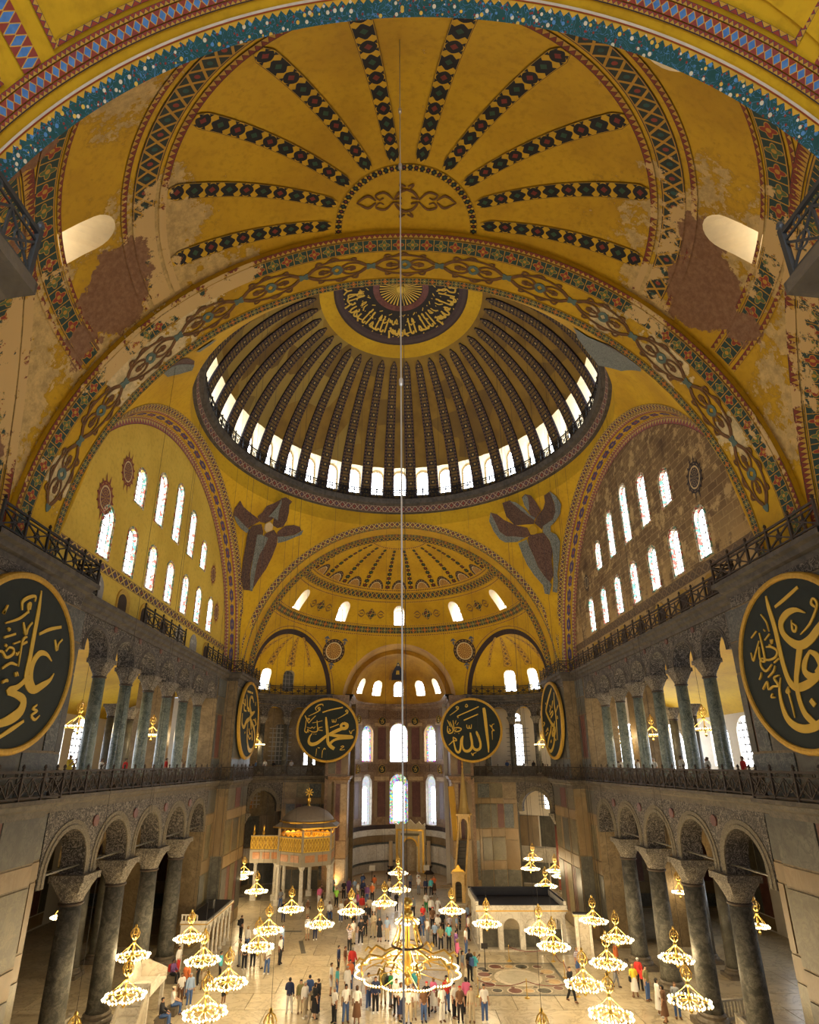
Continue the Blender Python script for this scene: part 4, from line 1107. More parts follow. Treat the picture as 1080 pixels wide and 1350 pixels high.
# ---- nave floor: base slab and single paving slabs
def nave_floor():
    b = MB().box((-32, -34, -.4), (32, 46, -.03)); fl = struct('floor', b, M['joint'])
    meshes = {}
    r = random.Random(3)
    def slab(x0, x1, y0, y1):
        k = (round(x1 - x0, 2), round(y1 - y0, 2))
        if k not in meshes:
            w, d = k; g = .022
            meshes[k] = MB().box((-w / 2 + g, -d / 2 + g, -.06), (w / 2 - g, d / 2 - g, 0)).mesh('paving_slab', M['floor'])
        obj('paving_slab', meshes[k], None, fl, ((x0 + x1) / 2, (y0 + y1) / 2, r.uniform(-.004, .004)))
    y = -12.0; row = 0
    n = 0
    while y < 33.9 and n < 298:
        d = 2.4; x = -15.6; off = (row % 2) * 1.3
        xs = [-15.6] + [v for v in [-15.6 + off + 2.6 * i for i in range(1, 12)] if v < 15.2] + [15.6]
        for a, c in zip(xs[:-1], xs[1:]):
            slab(a, c, y, y + d); n += 1
        y += d; row += 1
    rest = MB()
    for s in (-1, 1):
        for i in range(26):
            for j in range(5):
                a = s * (15.6 + j * 3.08); c = s * (15.6 + (j + 1) * 3.08)
                rest.box((min(a, c) + .02, -24 + i * 2.4 + .02, -.06), (max(a, c) - .02, -24 + (i + 1) * 2.4 - .02, 0))
    for i in range(10):
        for j in range(12): rest.box((-15.6 + j * 2.6 + .02, -34 + i * 2.2 + .02, -.06), (-15.6 + (j + 1) * 2.6 - .02, -34 + (i + 1) * 2.2 - .02, 0))
    for i in range(5):
        for j in range(12): rest.box((-15.6 + j * 2.6 + .02, y + i * 2.4 + .02, -.06), (-15.6 + (j + 1) * 2.6 - .02, y + (i + 1) * 2.4 - .02, 0))
    o = obj('outer_paving', rest, M['floor'], fl); o['kind'] = 'stuff'
    return y
nave_floor()
M['honey_l'] = marble('light_honey_marble', (.42, .28, .13), (.55, .38, .2), (.3, .19, .08), .9, .4, rndv=.25)
# ---------------------------------------------------------------- exedrae, apse, east piers, west end
def exedra_map(s, e, r0):
    """s: -1 north / +1 south, e: +1 east / -1 west; arc length along radius r0 counted towards the bema"""
    B = Vector((s * 11.4, e * 25.3, 0)); ax = Vector((s * .8462, e * .5329, 0)); tn = Vector((-s * .5329, e * .8462, 0))
    def mp(a, z, t):
        th = a / r0; v = B + (ax * math.cos(th) + tn * math.sin(th)) * t
        return (v.x, v.y, z)
    return mp
def ring_slab(name, mp, a0, a1, z, t0, t1, mat, n=20):
    mb = MB(); mb.grid(lambda a, t: mp(a, z, t), n, 1, (a0, a1), (t0, t1)); return struct(name, mb, M[mat])
def exedra(s, e):
    N = s < 0; nm = ('north' if N else 'south') + ('_east' if e > 0 else '_west'); r0 = 6.3; dg = r0 * PI / 180
    mp = exedra_map(s, e, r0)
    if e < 0:
        mb = MB(); mb.grid(lambda a, z: mp(a, z, 6.3), 30, 1, (-84 * dg, 92 * dg), (0, ZC)); wx = struct('wall_exedra_' + nm, mb, M['honey_dk'], smooth=True)
        line = [mp((-84 + 176 * k / 20) * dg, 0, 6.3)[:2] for k in range(21)]; pl = line if s < 0 else line[::-1]
        cornice('trim_exedra_%s_gallery' % nm, pl, 11.2, [(-.1, 0), (.08, 0), (.12, .25), (.3, .35), (.34, .5), (.45, .55), (.45, .7), (-.2, .7)], 'stone')
        cornice('trim_exedra_%s_upper' % nm, pl, 20.4, [(-.1, 0), (.05, 0), (.08, .22), (.24, .3), (.28, .5), (.42, .58), (.42, .78), (-.2, .8)], 'cornice_dk')
        for k in range(8): revet(wx, mp, (-80 + 20 * k) * dg, (-62 + 20 * k) * dg, .1, [(1.0, [(1, 'honey')]), (4.4, [(1, 'grey'), (.6, 'redp')]), (1.0, [(1, 'honey')]), (4.2, [(1, 'olive')]), (1.4, [(1, None)]), (5, [(1, 'grey')]), (2.5, [(1, 'slate')])], 6.3)
        return
    th = [-90, -46, -4, 38]
    cells = [(th[i] * dg, th[i + 1] * dg, 1.72, .5) for i in range(3)]
    mb = MB(); arcade(mb, mp, cells, 8.1, 11.3, 6.3, 7.2)
    lo = struct('wall_exedra_%s_ground' % nm, mb, M['carved_lo'])
    for c in cells: obj('archivolt', archivolt(mp, (c[0] + c[1]) / 2, 8.1, .5, 1.72, .42, 6.3), M['archiv'], lo)
    so = MB(); so.grid(lambda a, z: mp(a, z, 6.3), 14, 1, (38 * dg, 96 * dg), (0, 11.3)); obj('pier_wall', so, M['honey_dk'], lo, smooth=True)
    side_ = MB(); side_.add([mp(38 * dg, 0, 6.3), mp(38 * dg, 0, 7.6), mp(38 * dg, 8.1, 7.6), mp(38 * dg, 8.1, 6.3)], [(0, 1, 2, 3)]); obj('pier_return', side_, M['grey'], lo)
    def crev(a0, a1, z0, rows):
        for k in range(1): revet(lo, mp, a0, a1, z0, rows, 6.3, .05, .05)
    q = lambda a: a * dg
    for (a0, a1, rows) in ((38, 52, [(2.0, [(1, 'grey')]), (3.0, [(1, 'honey')]), (1.2, [(1, 'honey')]), (2.6, [(.4, 'honey'), (1, 'slate')]), (.5, [(1, 'honey')])]),
                           (52, 66, [(2.0, [(1, 'grey')]), (.9, [(1, 'honey')]), (2.4, [(1, 'olive')]), (.9, [(1, 'honey')]), (2.6, [(1, 'redp'), (1, 'grey')]), (.6, [(1, 'honey')]), (1.6, [(1, 'olive')])]),
                           (66, 80, [(2.0, [(1, 'grey')]), (.9, [(1, 'honey')]), (2.4, [(1, 'olive'), (.3, 'honey')]), (.9, [(1, 'honey')]), (2.6, [(1, 'grey')]), (.6, [(1, 'honey')]), (1.6, [(1, 'slate')])]),
                           (80, 92, [(1.0, [(1, 'honey')]), (4.0, [(1, 'slate')]), (1.2, [(1, 'honey')]), (2.6, [(1, 'grey')]), (2.2, [(1, 'honey')])])):
        crev(q(a0), q(a1), .1, rows)
    for a in (-46, -4):
        x, y, z = mp(a * dg, 0, 6.75)
        column((x, y, 0), .5, 8.1, 'porph', 'red porphyry column at the mouth of the %s niche' % ('domed-loge' if N else 'minbar-side'), 'porphyry columns of the far niches', math.atan2(y, x))
    # gallery arcade of the exedra
    gs = [-64.3, -38.6, -12.9, 12.9, 38.6, 64.3]; ge = [-90] + gs + [90]
    mb = MB(); arcade(mb, mp, [(ge[i] * dg, ge[i + 1] * dg, 1.02, .2) for i in range(7)], 18.6, 20.7, 6.4, 7.1, 10)
    up = struct('wall_exedra_%s_gallery' % nm, mb, M['carved'])
    for i in range(7): obj('parapet_slab', pbox(mp, (ge[i] + 3) * dg, (ge[i + 1] - 3) * dg, GZ, GZ + 1.05, 6.6, 6.8), M['grey'], up)
    for a in gs:
        x, y, z = mp(a * dg, 0, 6.75)
        column((x, y, GZ), .33, 6.7, 'verde', 'slender dark green gallery column behind the %s roundel' % ('domed-loge' if N else 'minbar-side'), '%s gallery columns of the far niche' % nm, math.atan2(y, x))
    n = 24
    line = [mp((-90 + 182 * k / n) * dg, 0, 6.3)[:2] for k in range(n + 1)]
    pl = line if s < 0 else line[::-1]
    pl = line[::-1] if s < 0 else line
    cornice('trim_exedra_%s_gallery' % nm, pl, 11.2, [(-.1, 0), (.08, 0), (.12, .25), (.3, .35), (.34, .5), (.45, .55), (.45, .7), (-.9, .7)], 'cornice_br')
    cornice('trim_exedra_%s_upper' % nm, pl, 20.4, [(-.1, 0), (.05, 0), (.08, .22), (.24, .3), (.28, .5), (.42, .58), (.42, .78), (-.6, .8)], 'cornice_dk')
    rl = [mp((-84 + 168 * k / 12) * dg, 0, 5.95)[:2] for k in range(13)]
    railing('iron gallery railing curving round the %s niche' % ('domed-loge' if N else 'minbar-side'), rl, GZ, 1.08, 'iron_br')
    railing('iron railing round the foot of the %s half dome' % ('domed-loge' if N else 'minbar-side'), rl, ZC, 1.0, 'iron', 'bold')
    # space behind
    bk = MB(); bk.grid(lambda a, z: mp(a, z, 10.6), 30, 1, (-86 * dg, 92 * dg), (0, 20.4)); o = struct('wall_exedra_%s_back' % nm, bk, M['honey_dk' if N else 'plasterwhite'], smooth=True)
    ring_slab('ceiling_exedra_%s_aisle' % nm, mp, -86 * dg, 92 * dg, 11.15, 6.3, 10.7, 'aisle_vault')
    ring_slab('floor_exedra_%s_gallery' % nm, mp, -86 * dg, 92 * dg, GZ - .02, 6.3, 10.7, 'stone')
    ring_slab('ceiling_exedra_%s_gallery' % nm, mp, -86 * dg, 92 * dg, 20.0, 6.3, 10.7, 'gallery_vault')
    for a, z, w, h, pane, br in (((38, 13.1, 2.9, 4.9, 'dimglass', (6, 9)), (58, 13.1, 1.6, 3.4, 'sky', (4, 7)), (20, 8.2, 2.7, 2.7, 'woodscreen', (6, 6))) if N else ((38, 13.1, 2.9, 4.9, 'sky', (6, 9)), (20, 8.2, 2.7, 2.7, 'sky', (6, 6)), (38, 18.4, .9, .9, 'sky', (2, 2)))):
        x, y, _ = mp(a * dg, 0, 10.5); d = Vector(mp(a * dg, 0, 11.5)) - Vector(mp(a * dg, 0, 10.5)); d.z = 0; d.normalize()
        make_window(dict(p=(x, y, z), d=tuple(d), w=w, h=h, dep=.08, rev='reveal', bars=br, pane=pane, bt=.05))
    revet(o, lambda a, z, t: mp(a, z, 10.6 + t), -20 * dg, 45 * dg, .1, [(2.3, [(1, 'grey'), (1, 'grey'), (1, 'grey')]), (1.6, [(1, 'pale'), (1, 'pale')]), (3.4, [(1, 'honey'), (.8, 'redp'), (1, 'grey'), (1, 'honey')])])
for s in (-1, 1):
    for e in (1, -1): exedra(s, e)

# ---- bema walls and apse
AC = 36.8; AR = 6.0
def apse():
    for s in (-1, 1):
        sd = 'north' if s < 0 else 'south'
        mb = MB().box((min(s * 6.0, s * 8.6), 30.5, 0), (max(s * 6.0, s * 8.6), AC, ZC - .1)); o = struct('wall_bema_' + sd, mb, M['apse_brown'])
        mf = lambda a, z, t: (s * a, 30.5 + t, z); mi = lambda a, z, t: (s * (6.0 + t), a, z)
        revet(o, mf, 6.0, 8.3, .1, [(3.2, [(1, 'pale'), (1, 'honey')]), (1.8, [(1, 'honey_l'), (1, 'honey')]), (6, [(.8, 'honey_l'), (.6, 'redp'), (1, 'honey')]), (1.0, [(1, 'honey')]), (5, [(.8, 'honey'), (.7, 'redp'), (1, 'olive')]), (2.4, [(1, 'apse_carved')])])
        revet(o, mi, 30.6, AC, .1, [(3.2, [(1, 'pale'), (1, 'pale')]), (1.8, [(1, 'honey_l')]), (6, [(.8, 'honey_l'), (.6, 'redp'), (1, 'honey')]), (1.0, [(1, 'honey')]), (5, [(.8, 'honey'), (.7, 'redp'), (1, 'olive')]), (2.4, [(1, 'apse_carved')])])
    # curved wall
    wins = []
    for k, th in enumerate((-45, 0, 45)):
        a = math.radians(th); d = (math.sin(a), math.cos(a), 0); p = (AR * d[0], AC + AR * d[1])
        w = 2.45 if th == 0 else 2.0
        wins.append(dict(p=(*p, 13.5), d=d, w=w, h=5.1 if th == 0 else 4.7, dep=.45, inn=.5, bars=(4, 8) if th == 0 else (3, 7), shrink=.94 if th == 0 else .66, pane='sky', ring='stained', rev='reveal_o', bt=.035))
        wins.append(dict(p=(*p, 5.7), d=d, w=w if th == 0 else 1.75, h=6.2 if th == 0 else 6.0, dep=.45, inn=.5, bars=(3, 9) if th == 0 else (2, 6), shrink=.60 if th == 0 else .42, pane='sky', ring='stained' if th == 0 else 'stained_w', rev='white', bt=.035))
    n = 48
    poly = [(AR * math.cos(PI * k / n), AC + AR * math.sin(PI * k / n)) for k in range(n + 1)] + [((AR + .4) * math.cos(PI * k / n), AC + (AR + .4) * math.sin(PI * k / n)) for k in range(n, -1, -1)]
    sl = MB().prism(poly, 0, 21.15); sm = sl.mesh('slab'); bm = bmesh.new(); bm.from_mesh(sm); bmesh.ops.recalc_face_normals(bm, faces=bm.faces[:]); bm.to_mesh(sm); bm.free()
    me = union([sm, tunnels(wins)], 'DIFFERENCE'); me.materials.clear(); me.materials.append(M['apse_brown'])
    o = struct('wall_apse', me)
    for w in wins:
        wn = make_window(w); low = w['p'][2] < 10
        window_surround(w, wn, .22, 'white' if (low and abs(w['d'][0]) > .1) else 'honey_l')
    mp = lambda a, z, t: ((AR + t) * math.sin(math.radians(a)), AC + (AR + t) * math.cos(math.radians(a)), z)
    # courses of the dado, slab by slab
    for z, h, mat, k in ((.05, 1.1, 'pale', 12), (1.15, .22, 'slate', 6), (1.4, 1.9, 'white', 12), (3.32, .2, 'slate', 6), (3.55, .8, 'honey', 8), (4.38, .72, 'white', 8), (5.12, .5, 'blueband', 6)):
        for i in range(k):
            a0, a1 = -88 + 176 * i / k, -88 + 176 * (i + 1) / k
            nn = 3; mb = MB()
            for j in range(nn):
                b0, b1 = a0 + (a1 - a0) * j / nn + (.15 if j == 0 else 0), a0 + (a1 - a0) * (j + 1) / nn - (.15 if j == nn - 1 else 0)
                q = pbox(mp, b0, b1, z + .02, z + h, -.12 if mat != 'slate' else -.2, .02); mb.add(q.v, q.f)
            obj('dado_slab', mb, M[mat], o)
    # porphyry and veined slabs between the windows
    for a in (-67, -23, 23, 67):
        for z0, z1 in ((6.6, 10.9), (13.8, 18.0)):
            obj('marble_slab', pbox(mp, a - 5.5, a + 5.5, z0, z1, -.07, .02), M['redp'], o)
            for e in (-1, 1): obj('marble_slab', pbox(mp, a + e * 8.2 - 2.2, a + e * 8.2 + 2.2, z0, z1, -.05, .02), M['honey'], o)
        obj('marble_slab', pbox(mp, a - 10.4, a + 10.4, 11.1, 11.6, -.09, .02), M['honey_l'], o); obj('marble_slab', pbox(mp, a - 10.4, a + 10.4, 18.2, 18.6, -.09, .02), M['honey_l'], o)
    for k in range(8):
        a0 = -88 + 22 * k; obj('marble_slab', pbox(mp, a0 + .3, a0 + 21.7, 12.2, 13.2, -.08, .02), M['apse_carved'], o); obj('marble_slab', pbox(mp, a0 + .3, a0 + 21.7, 19.1, 20.3, -.08, .02), M['apse_carved'], o)
    # cornices
    pts = [(6.0, 30.5)] + [(AR * math.cos(PI * k / 24), AC + AR * math.sin(PI * k / 24)) for k in range(25)] + [(-6.0, 30.5)]
    cornice('trim_apse_cornice', pts, 20.3, [(-.1, 0), (.08, 0), (.12, .25), (.25, .3), (.3, .6), (.5, .7), (.5, .9), (-.6, .92)], 'apse_brown')
    for s in (-1, 1):
        pl = [(s * 8.2, 30.5), (s * 6.0, 30.5), (s * 6.0, AC)]; pl = pl[::-1] if s < 0 else pl
        cornice('trim_bema_cornice_%s' % ('north' if s < 0 else 'south'), pl if s > 0 else pl, 11.2, [(-.1, 0), (.08, 0), (.12, .25), (.3, .35), (.34, .5), (.4, .55), (.4, .7), (-.3, .7)], 'apse_brown')
    # raised floor of the bema
    b = MB().box((-6.0, 33.2, 0), (6.0, AC, .22)); b.lathe([(AR - .01, 0), (AR - .01, .22), (.01, .22)], 24, (0, AC, 0), 0, False, 0, PI); b.box((-6.6, 32.6, 0), (6.6, 33.3, .11))
    struct('floor_bema', b, M['honey_l'])
M['apse_brown'] = marble('apse_brown_marble', (.20, .11, .05), (.32, .20, .10), (.10, .05, .02), 1.4, .4)
M['apse_carved'] = carved('apse_carved_frieze', (.12, .06, .03), (.30, .19, .09), 4.0)
M['blueband'] = pattern('blue_inscription', 'lattice', (.34, .26, .2), (.05, .06, .16), (.3, .25, .2), (.06, .08, .2))
M['reveal_o'] = flat('orange_reveal', (.62, .40, .18), .7, 0, .2)
def stained(nm, st, k):
    m = emit(nm, (1, 1, 1), st); t = m.node_tree; e = [n for n in t.nodes if n.type == 'EMISSION'][0]
    v = t.nodes.new('ShaderNodeTexVoronoi'); v.inputs['Scale'].default_value = 5.5; g = t.nodes.new('ShaderNodeNewGeometry'); t.links.new(g.outputs['Position'], v.inputs['Vector'])
    hs = t.nodes.new('ShaderNodeHueSaturation'); hs.inputs['Saturation'].default_value = 1.1; hs.inputs['Value'].default_value = 1.2; t.links.new(v.outputs['Color'], hs.inputs['Color'])
    mx = t.nodes.new('ShaderNodeMix'); mx.data_type = 'RGBA'; mx.inputs[0].default_value = k; t.links.new(hs.outputs[0], mx.inputs[6]); mx.inputs[7].default_value = (.95, .97, 1, 1)
    t.links.new(mx.outputs[2], e.inputs[0]); return m
M['stained'] = stained('stained_glass', 1.0, .12); M['stained_w'] = stained('pale_stained_glass', .8, .8)
apse()

# ---- west end behind and beside the viewpoint
def west_end():
    for s in (-1, 1):
        sd = 'north' if s < 0 else 'south'
        struct('wall_west_bay_' + sd, MB().box((min(s * 7.9, s * 8.8), -47, 0), (max(s * 7.9, s * 8.8), -30.9, 20.6)), M['honey_dk'])
        cx = 6.85 if s < 0 else 6.40; pj = 7.9 - cx + .12
        cornice('trim_west_bay_' + sd, ([(s * 7.9, -30.45), (s * 7.9, -47)] if s < 0 else [(s * 7.9, -47), (s * 7.9, -30.45)]), 20.35, [(-.1, 0), (.05, 0), (.2, .3), (pj * .6, .5), (pj, .58), (pj, .82), (-.3, .85)], 'stone')
        struct('trim_west_bay_end_' + sd, MB().prism([(-.1, 0), (.05, 0), (.2, .3), (pj * .6, .5), (pj, .58), (pj, .82), (-.1, .85)], -30.46, -30.42, lambda a, z, t: (s * (7.9 - a), t, 20.35 + z)), M['stone'])
        railing('iron railing on the cornice of the %s wall of the near bay' % ('pale-tympanum-side' if s < 0 else 'brown-tympanum-side'), [(s * cx, -30.55), (s * cx, -36.0)], 21.18, 1.05, 'rail_grey', 'fine')
    struct('floor_west_gallery', MB().box((-7.9, -47, 11.3), (7.9, -36.6, GZ)), M['stone'])
    wins = [dict(p=(x, -47, z), d=(0, -1, 0), w=3.6, h=h, dep=.3, inn=.3, bars=(5, 8), rev='plasterwhite', off=True) for x, z, h in ((-5, 12.9, 6.2), (0, 12.9, 6.6), (5, 12.9, 6.2), (-4.4, 20.4, 4.2), (0, 20.4, 6.0), (4.4, 20.4, 4.2))]
    sl = MB().prism([(-8.6, 0), (8.6, 0), (8.6, 28), (-8.6, 28)], 47.0, 47.26, lambda a, z, t: (a, -t, z)); sm = sl.mesh('slab'); bm = bmesh.new(); bm.from_mesh(sm); bmesh.ops.recalc_face_normals(bm, faces=bm.faces[:]); bm.to_mesh(sm); bm.free()
    me = union([sm, tunnels(wins)], 'DIFFERENCE'); me.materials.clear(); me.materials.append(M['plasterwhite'])
    struct('wall_west', me)
    for w in wins: make_window(w)
    struct('wall_west_lower', MB().box((-8.6, -37.2, 0), (8.6, -36.9, 11.3)), M['honey_dk'])
M['rail_grey'] = flat('grey_iron', (.075, .08, .085), .45, .4, .25)
west_end()
# traced outlines: brush strokes of the roundels (unit disc), seraph feathers (offsets from the pendentive centre)
ALLAH = [[(0.44,0.733,0.075),(0.467,0.616,0.11),(0.52,-0.035,0.1),(0.555,-0.5,0.07),(0.555,-0.744,0.03)],[(0.16,-0.047,0.035),(0.192,-0.128,0.085),(0.245,-0.267,0.075),(0.293,-0.453,0.07),(0.267,-0.605,0.08),(0.16,-0.667,0.09),(0.059,-0.616,0.075),(0.013,-0.5,0.055),(-0.027,-0.267,0.065),(-0.048,-0.093,0.035)],[(-0.043,-0.105,0.05),(0.0,-0.384,0.075),(-0.013,-0.57,0.08),(-0.107,-0.686,0.095),(-0.227,-0.698,0.085),(-0.307,-0.616,0.065),(-0.333,-0.453,0.05),(-0.32,-0.291,0.055),(-0.293,-0.202,0.03)],[(-0.293,-0.202,0.035),(-0.36,-0.314,0.06),(-0.387,-0.5,0.055),(-0.405,-0.651,0.065),(-0.467,-0.744,0.075),(-0.547,-0.686,0.06),(-0.592,-0.547,0.045),(-0.627,-0.36,0.037),(-0.64,-0.244,0.03)],[(-0.64,-0.244,0.03),(-0.547,-0.302,0.045),(-0.528,-0.36,0.035),(-0.627,-0.365,0.035),(-0.72,-0.442,0.03),(-0.795,-0.505,0.02)],[(-0.16,0.17,0.02),(-0.149,0.07,0.03),(-0.093,0.047,0.03),(-0.075,0.147,0.022),(-0.064,0.058,0.03),(-0.013,0.051,0.03),(0.008,0.179,0.02)],[(-0.44,0.395,0.03),(-0.467,0.442,0.035),(-0.413,0.477,0.035),(-0.053,0.628,0.037),(0.28,0.774,0.04)],[(-0.253,0.314,0.04),(0.0,0.419,0.037),(0.245,0.519,0.04)],[(-0.147,0.867,0.015),(-0.107,0.802,0.03),(-0.147,0.76,0.03),(-0.187,0.791,0.025),(-0.147,0.867,0.013)],[(-0.432,0.674,0.02),(-0.427,0.751,0.03),(-0.48,0.779,0.03),(-0.507,0.733,0.03),(-0.448,0.698,0.03),(-0.533,0.616,0.03),(-0.733,0.481,0.015)],[(0.635,0.163,0.025),(0.693,0.093,0.04),(0.72,0.163,0.025),(0.795,0.198,0.025)],[(0.709,0.093,0.025),(0.715,0.035,0.03),(0.779,-0.026,0.04),(0.709,-0.044,0.03),(0.707,-0.221,0.02),(0.707,-0.333,0.01)],[(-0.821,0.319,0.02),(-0.76,0.198,0.035),(-0.72,0.093,0.025)],[(-0.741,0.279,0.02),(-0.667,0.105,0.035),(-0.627,-0.035,0.025)],[(-0.627,0.314,0.02),(-0.608,0.105,0.03),(-0.592,-0.058,0.025)],[(-0.52,0.314,0.015),(-0.56,0.198,0.02)],[(-0.44,0.244,0.015),(-0.507,0.151,0.02)],[(-0.813,0.128,0.02),(-0.827,-0.035,0.035),(-0.773,-0.116,0.04),(-0.667,-0.093,0.035),(-0.627,-0.012,0.025)],[(-0.773,0.035,0.03),(-0.72,-0.035,0.03),(-0.8,-0.053,0.025)],[(-0.587,0.058,0.03),(-0.453,0.07,0.04),(-0.347,0.03,0.035),(-0.427,-0.047,0.045),(-0.56,-0.058,0.03),(-0.52,0.023,0.02)],[(-0.592,-0.116,0.022),(-0.571,-0.109,0.022)],[(-0.448,-0.128,0.022),(-0.427,-0.119,0.022)],[(-0.032,-0.76,0.025),(0.021,-0.837,0.04),(0.043,-0.779,0.025),(0.139,-0.744,0.02)]]
MUHAMMAD = [[(0.553,0.222,0.092),(0.67,0.16,0.116),(0.639,0.06,0.111),(0.509,0.049,0.101),(0.468,0.149,0.082),(0.553,0.216,0.087)],[(0.527,0.049,0.106),(0.281,-0.051,0.111),(0.073,-0.156,0.096)],[(0.06,-0.162,0.082),(0.436,-0.213,0.111),(0.826,-0.229,0.092),(0.813,-0.273,0.063),(0.436,-0.289,0.082),(0.229,-0.351,0.077),(0.099,-0.462,0.087)],[(-0.062,0.422,0.039),(-0.042,0.249,0.077),(-0.005,-0.018,0.087),(0.016,-0.24,0.087),(0.034,-0.418,0.101),(0.125,-0.54,0.12),(0.255,-0.629,0.106)],[(0.034,-0.151,0.067),(-0.161,-0.307,0.092),(-0.343,-0.44,0.106),(-0.525,-0.48,0.116),(-0.621,-0.396,0.087),(-0.603,-0.24,0.053),(-0.519,-0.118,0.024)],[(-0.187,0.578,0.039),(0.073,0.66,0.041),(0.514,0.749,0.043)],[(0.67,0.527,0.024),(0.696,0.616,0.034),(0.649,0.66,0.031),(0.613,0.616,0.034),(0.67,0.571,0.034),(0.553,0.482,0.029),(0.345,0.371,0.014)],[(0.151,0.349,0.017),(0.164,0.267,0.027),(0.203,0.258,0.027),(0.213,0.342,0.019),(0.229,0.264,0.027),(0.281,0.264,0.027),(0.294,0.364,0.017)],[(0.086,0.067,0.029),(0.242,0.127,0.029),(0.39,0.182,0.029)],[(0.753,-0.029,0.022),(0.816,-0.133,0.036),(0.842,-0.051,0.022),(0.93,0.0,0.019)],[(0.475,-0.562,0.024),(0.54,-0.533,0.029),(0.579,-0.562,0.024),(0.475,-0.629,0.029),(0.468,-0.667,0.024),(0.618,-0.651,0.019)],[(-0.4,0.644,0.019),(-0.434,0.727,0.031),(-0.33,0.827,0.041),(-0.2,0.853,0.034),(-0.174,0.793,0.019)],[(-0.278,0.627,0.019),(-0.278,0.727,0.031),(-0.33,0.749,0.029),(-0.348,0.704,0.029),(-0.291,0.667,0.034),(-0.395,0.582,0.034),(-0.668,0.453,0.017)],[(-0.79,0.476,0.024),(-0.732,0.36,0.039),(-0.655,0.227,0.029)],[(-0.421,0.467,0.019),(-0.551,0.338,0.029),(-0.655,0.216,0.029)],[(-0.701,0.382,0.024),(-0.629,0.36,0.034),(-0.681,0.316,0.024)],[(-0.745,0.316,0.019),(-0.758,0.116,0.024),(-0.779,-0.04,0.029),(-0.701,-0.089,0.034),(-0.668,0.027,0.024),(-0.642,-0.096,0.019)],[(-0.369,0.316,0.019),(-0.353,0.16,0.029),(-0.343,-0.04,0.034),(-0.499,-0.073,0.029),(-0.629,-0.018,0.024)],[(-0.174,0.093,0.022),(-0.291,0.06,0.031),(-0.33,0.004,0.029),(-0.161,-0.029,0.024)],[(-0.706,0.082,0.019),(-0.577,0.049,0.024),(-0.525,0.093,0.022),(-0.473,0.049,0.022),(-0.416,0.104,0.019)],[(-0.525,0.227,0.019),(-0.343,0.26,0.019),(-0.182,0.304,0.017)],[(-0.473,-0.14,0.024),(-0.447,-0.14,0.024)],[(-0.408,-0.147,0.024),(-0.374,-0.147,0.024)],[(-0.312,-0.584,0.029),(-0.244,-0.6,0.034)],[(-0.122,-0.662,0.024),(-0.083,-0.607,0.029),(-0.044,-0.644,0.034)],[(-0.348,-0.618,0.019),(-0.353,-0.729,0.019),(-0.374,-0.867,0.012)],[(-0.14,-0.673,0.019),(-0.151,-0.773,0.019),(-0.161,-0.918,0.012)]]
UMAR = [[(-0.477,0.755,0.047),(-0.174,0.763,0.06),(0.152,0.771,0.047)],[(0.343,0.52,0.02),(0.135,0.646,0.067),(-0.07,0.613,0.093),(-0.088,0.415,0.1),(0.134,0.189,0.133),(0.356,0.222,0.1),(0.55,0.285,0.04)],[(0.187,0.157,0.093),(-0.012,0.032,0.12),(-0.328,-0.065,0.12),(-0.53,-0.228,0.1),(-0.765,-0.153,0.067),(-0.806,0.03,0.033),(-0.801,0.125,0.017)],[(0.101,0.043,0.087),(0.223,-0.121,0.087),(0.271,-0.248,0.033)],[(0.174,0.006,0.1),(0.611,-0.214,0.113),(0.738,-0.36,0.087),(0.778,-0.62,0.067),(0.595,-0.787,0.093),(0.253,-0.817,0.12),(-0.001,-0.644,0.087),(-0.14,-0.341,0.047),(-0.155,-0.088,0.017)],[(-0.96,0.663,0.027),(-0.83,0.478,0.04),(-0.83,0.401,0.033),(-0.547,0.353,0.033)],[(-0.668,0.516,0.027),(-0.571,0.339,0.04)],[(-0.514,0.652,0.02),(-0.396,0.451,0.04),(-0.312,0.277,0.033)],[(-0.717,0.336,0.033),(-0.644,0.222,0.047),(-0.433,0.21,0.033)],[(-0.271,0.325,0.047),(-0.093,0.244,0.053),(-0.271,0.248,0.04)],[(0.401,0.029,0.03),(0.571,0.045,0.037),(0.789,-0.065,0.03),(0.636,-0.124,0.033)],[(0.551,0.56,0.02),(0.563,0.451,0.03)],[(0.668,0.099,0.027),(0.854,-0.08,0.03)],[(0.004,-0.241,0.03),(0.142,-0.371,0.04),(0.255,-0.359,0.04)],[(-0.02,-0.409,0.03),(0.166,-0.511,0.04),(0.296,-0.465,0.027)],[(0.368,-0.271,0.023),(0.498,-0.533,0.03)],[(-0.368,-0.344,0.03),(-0.413,-0.382,0.037)]]
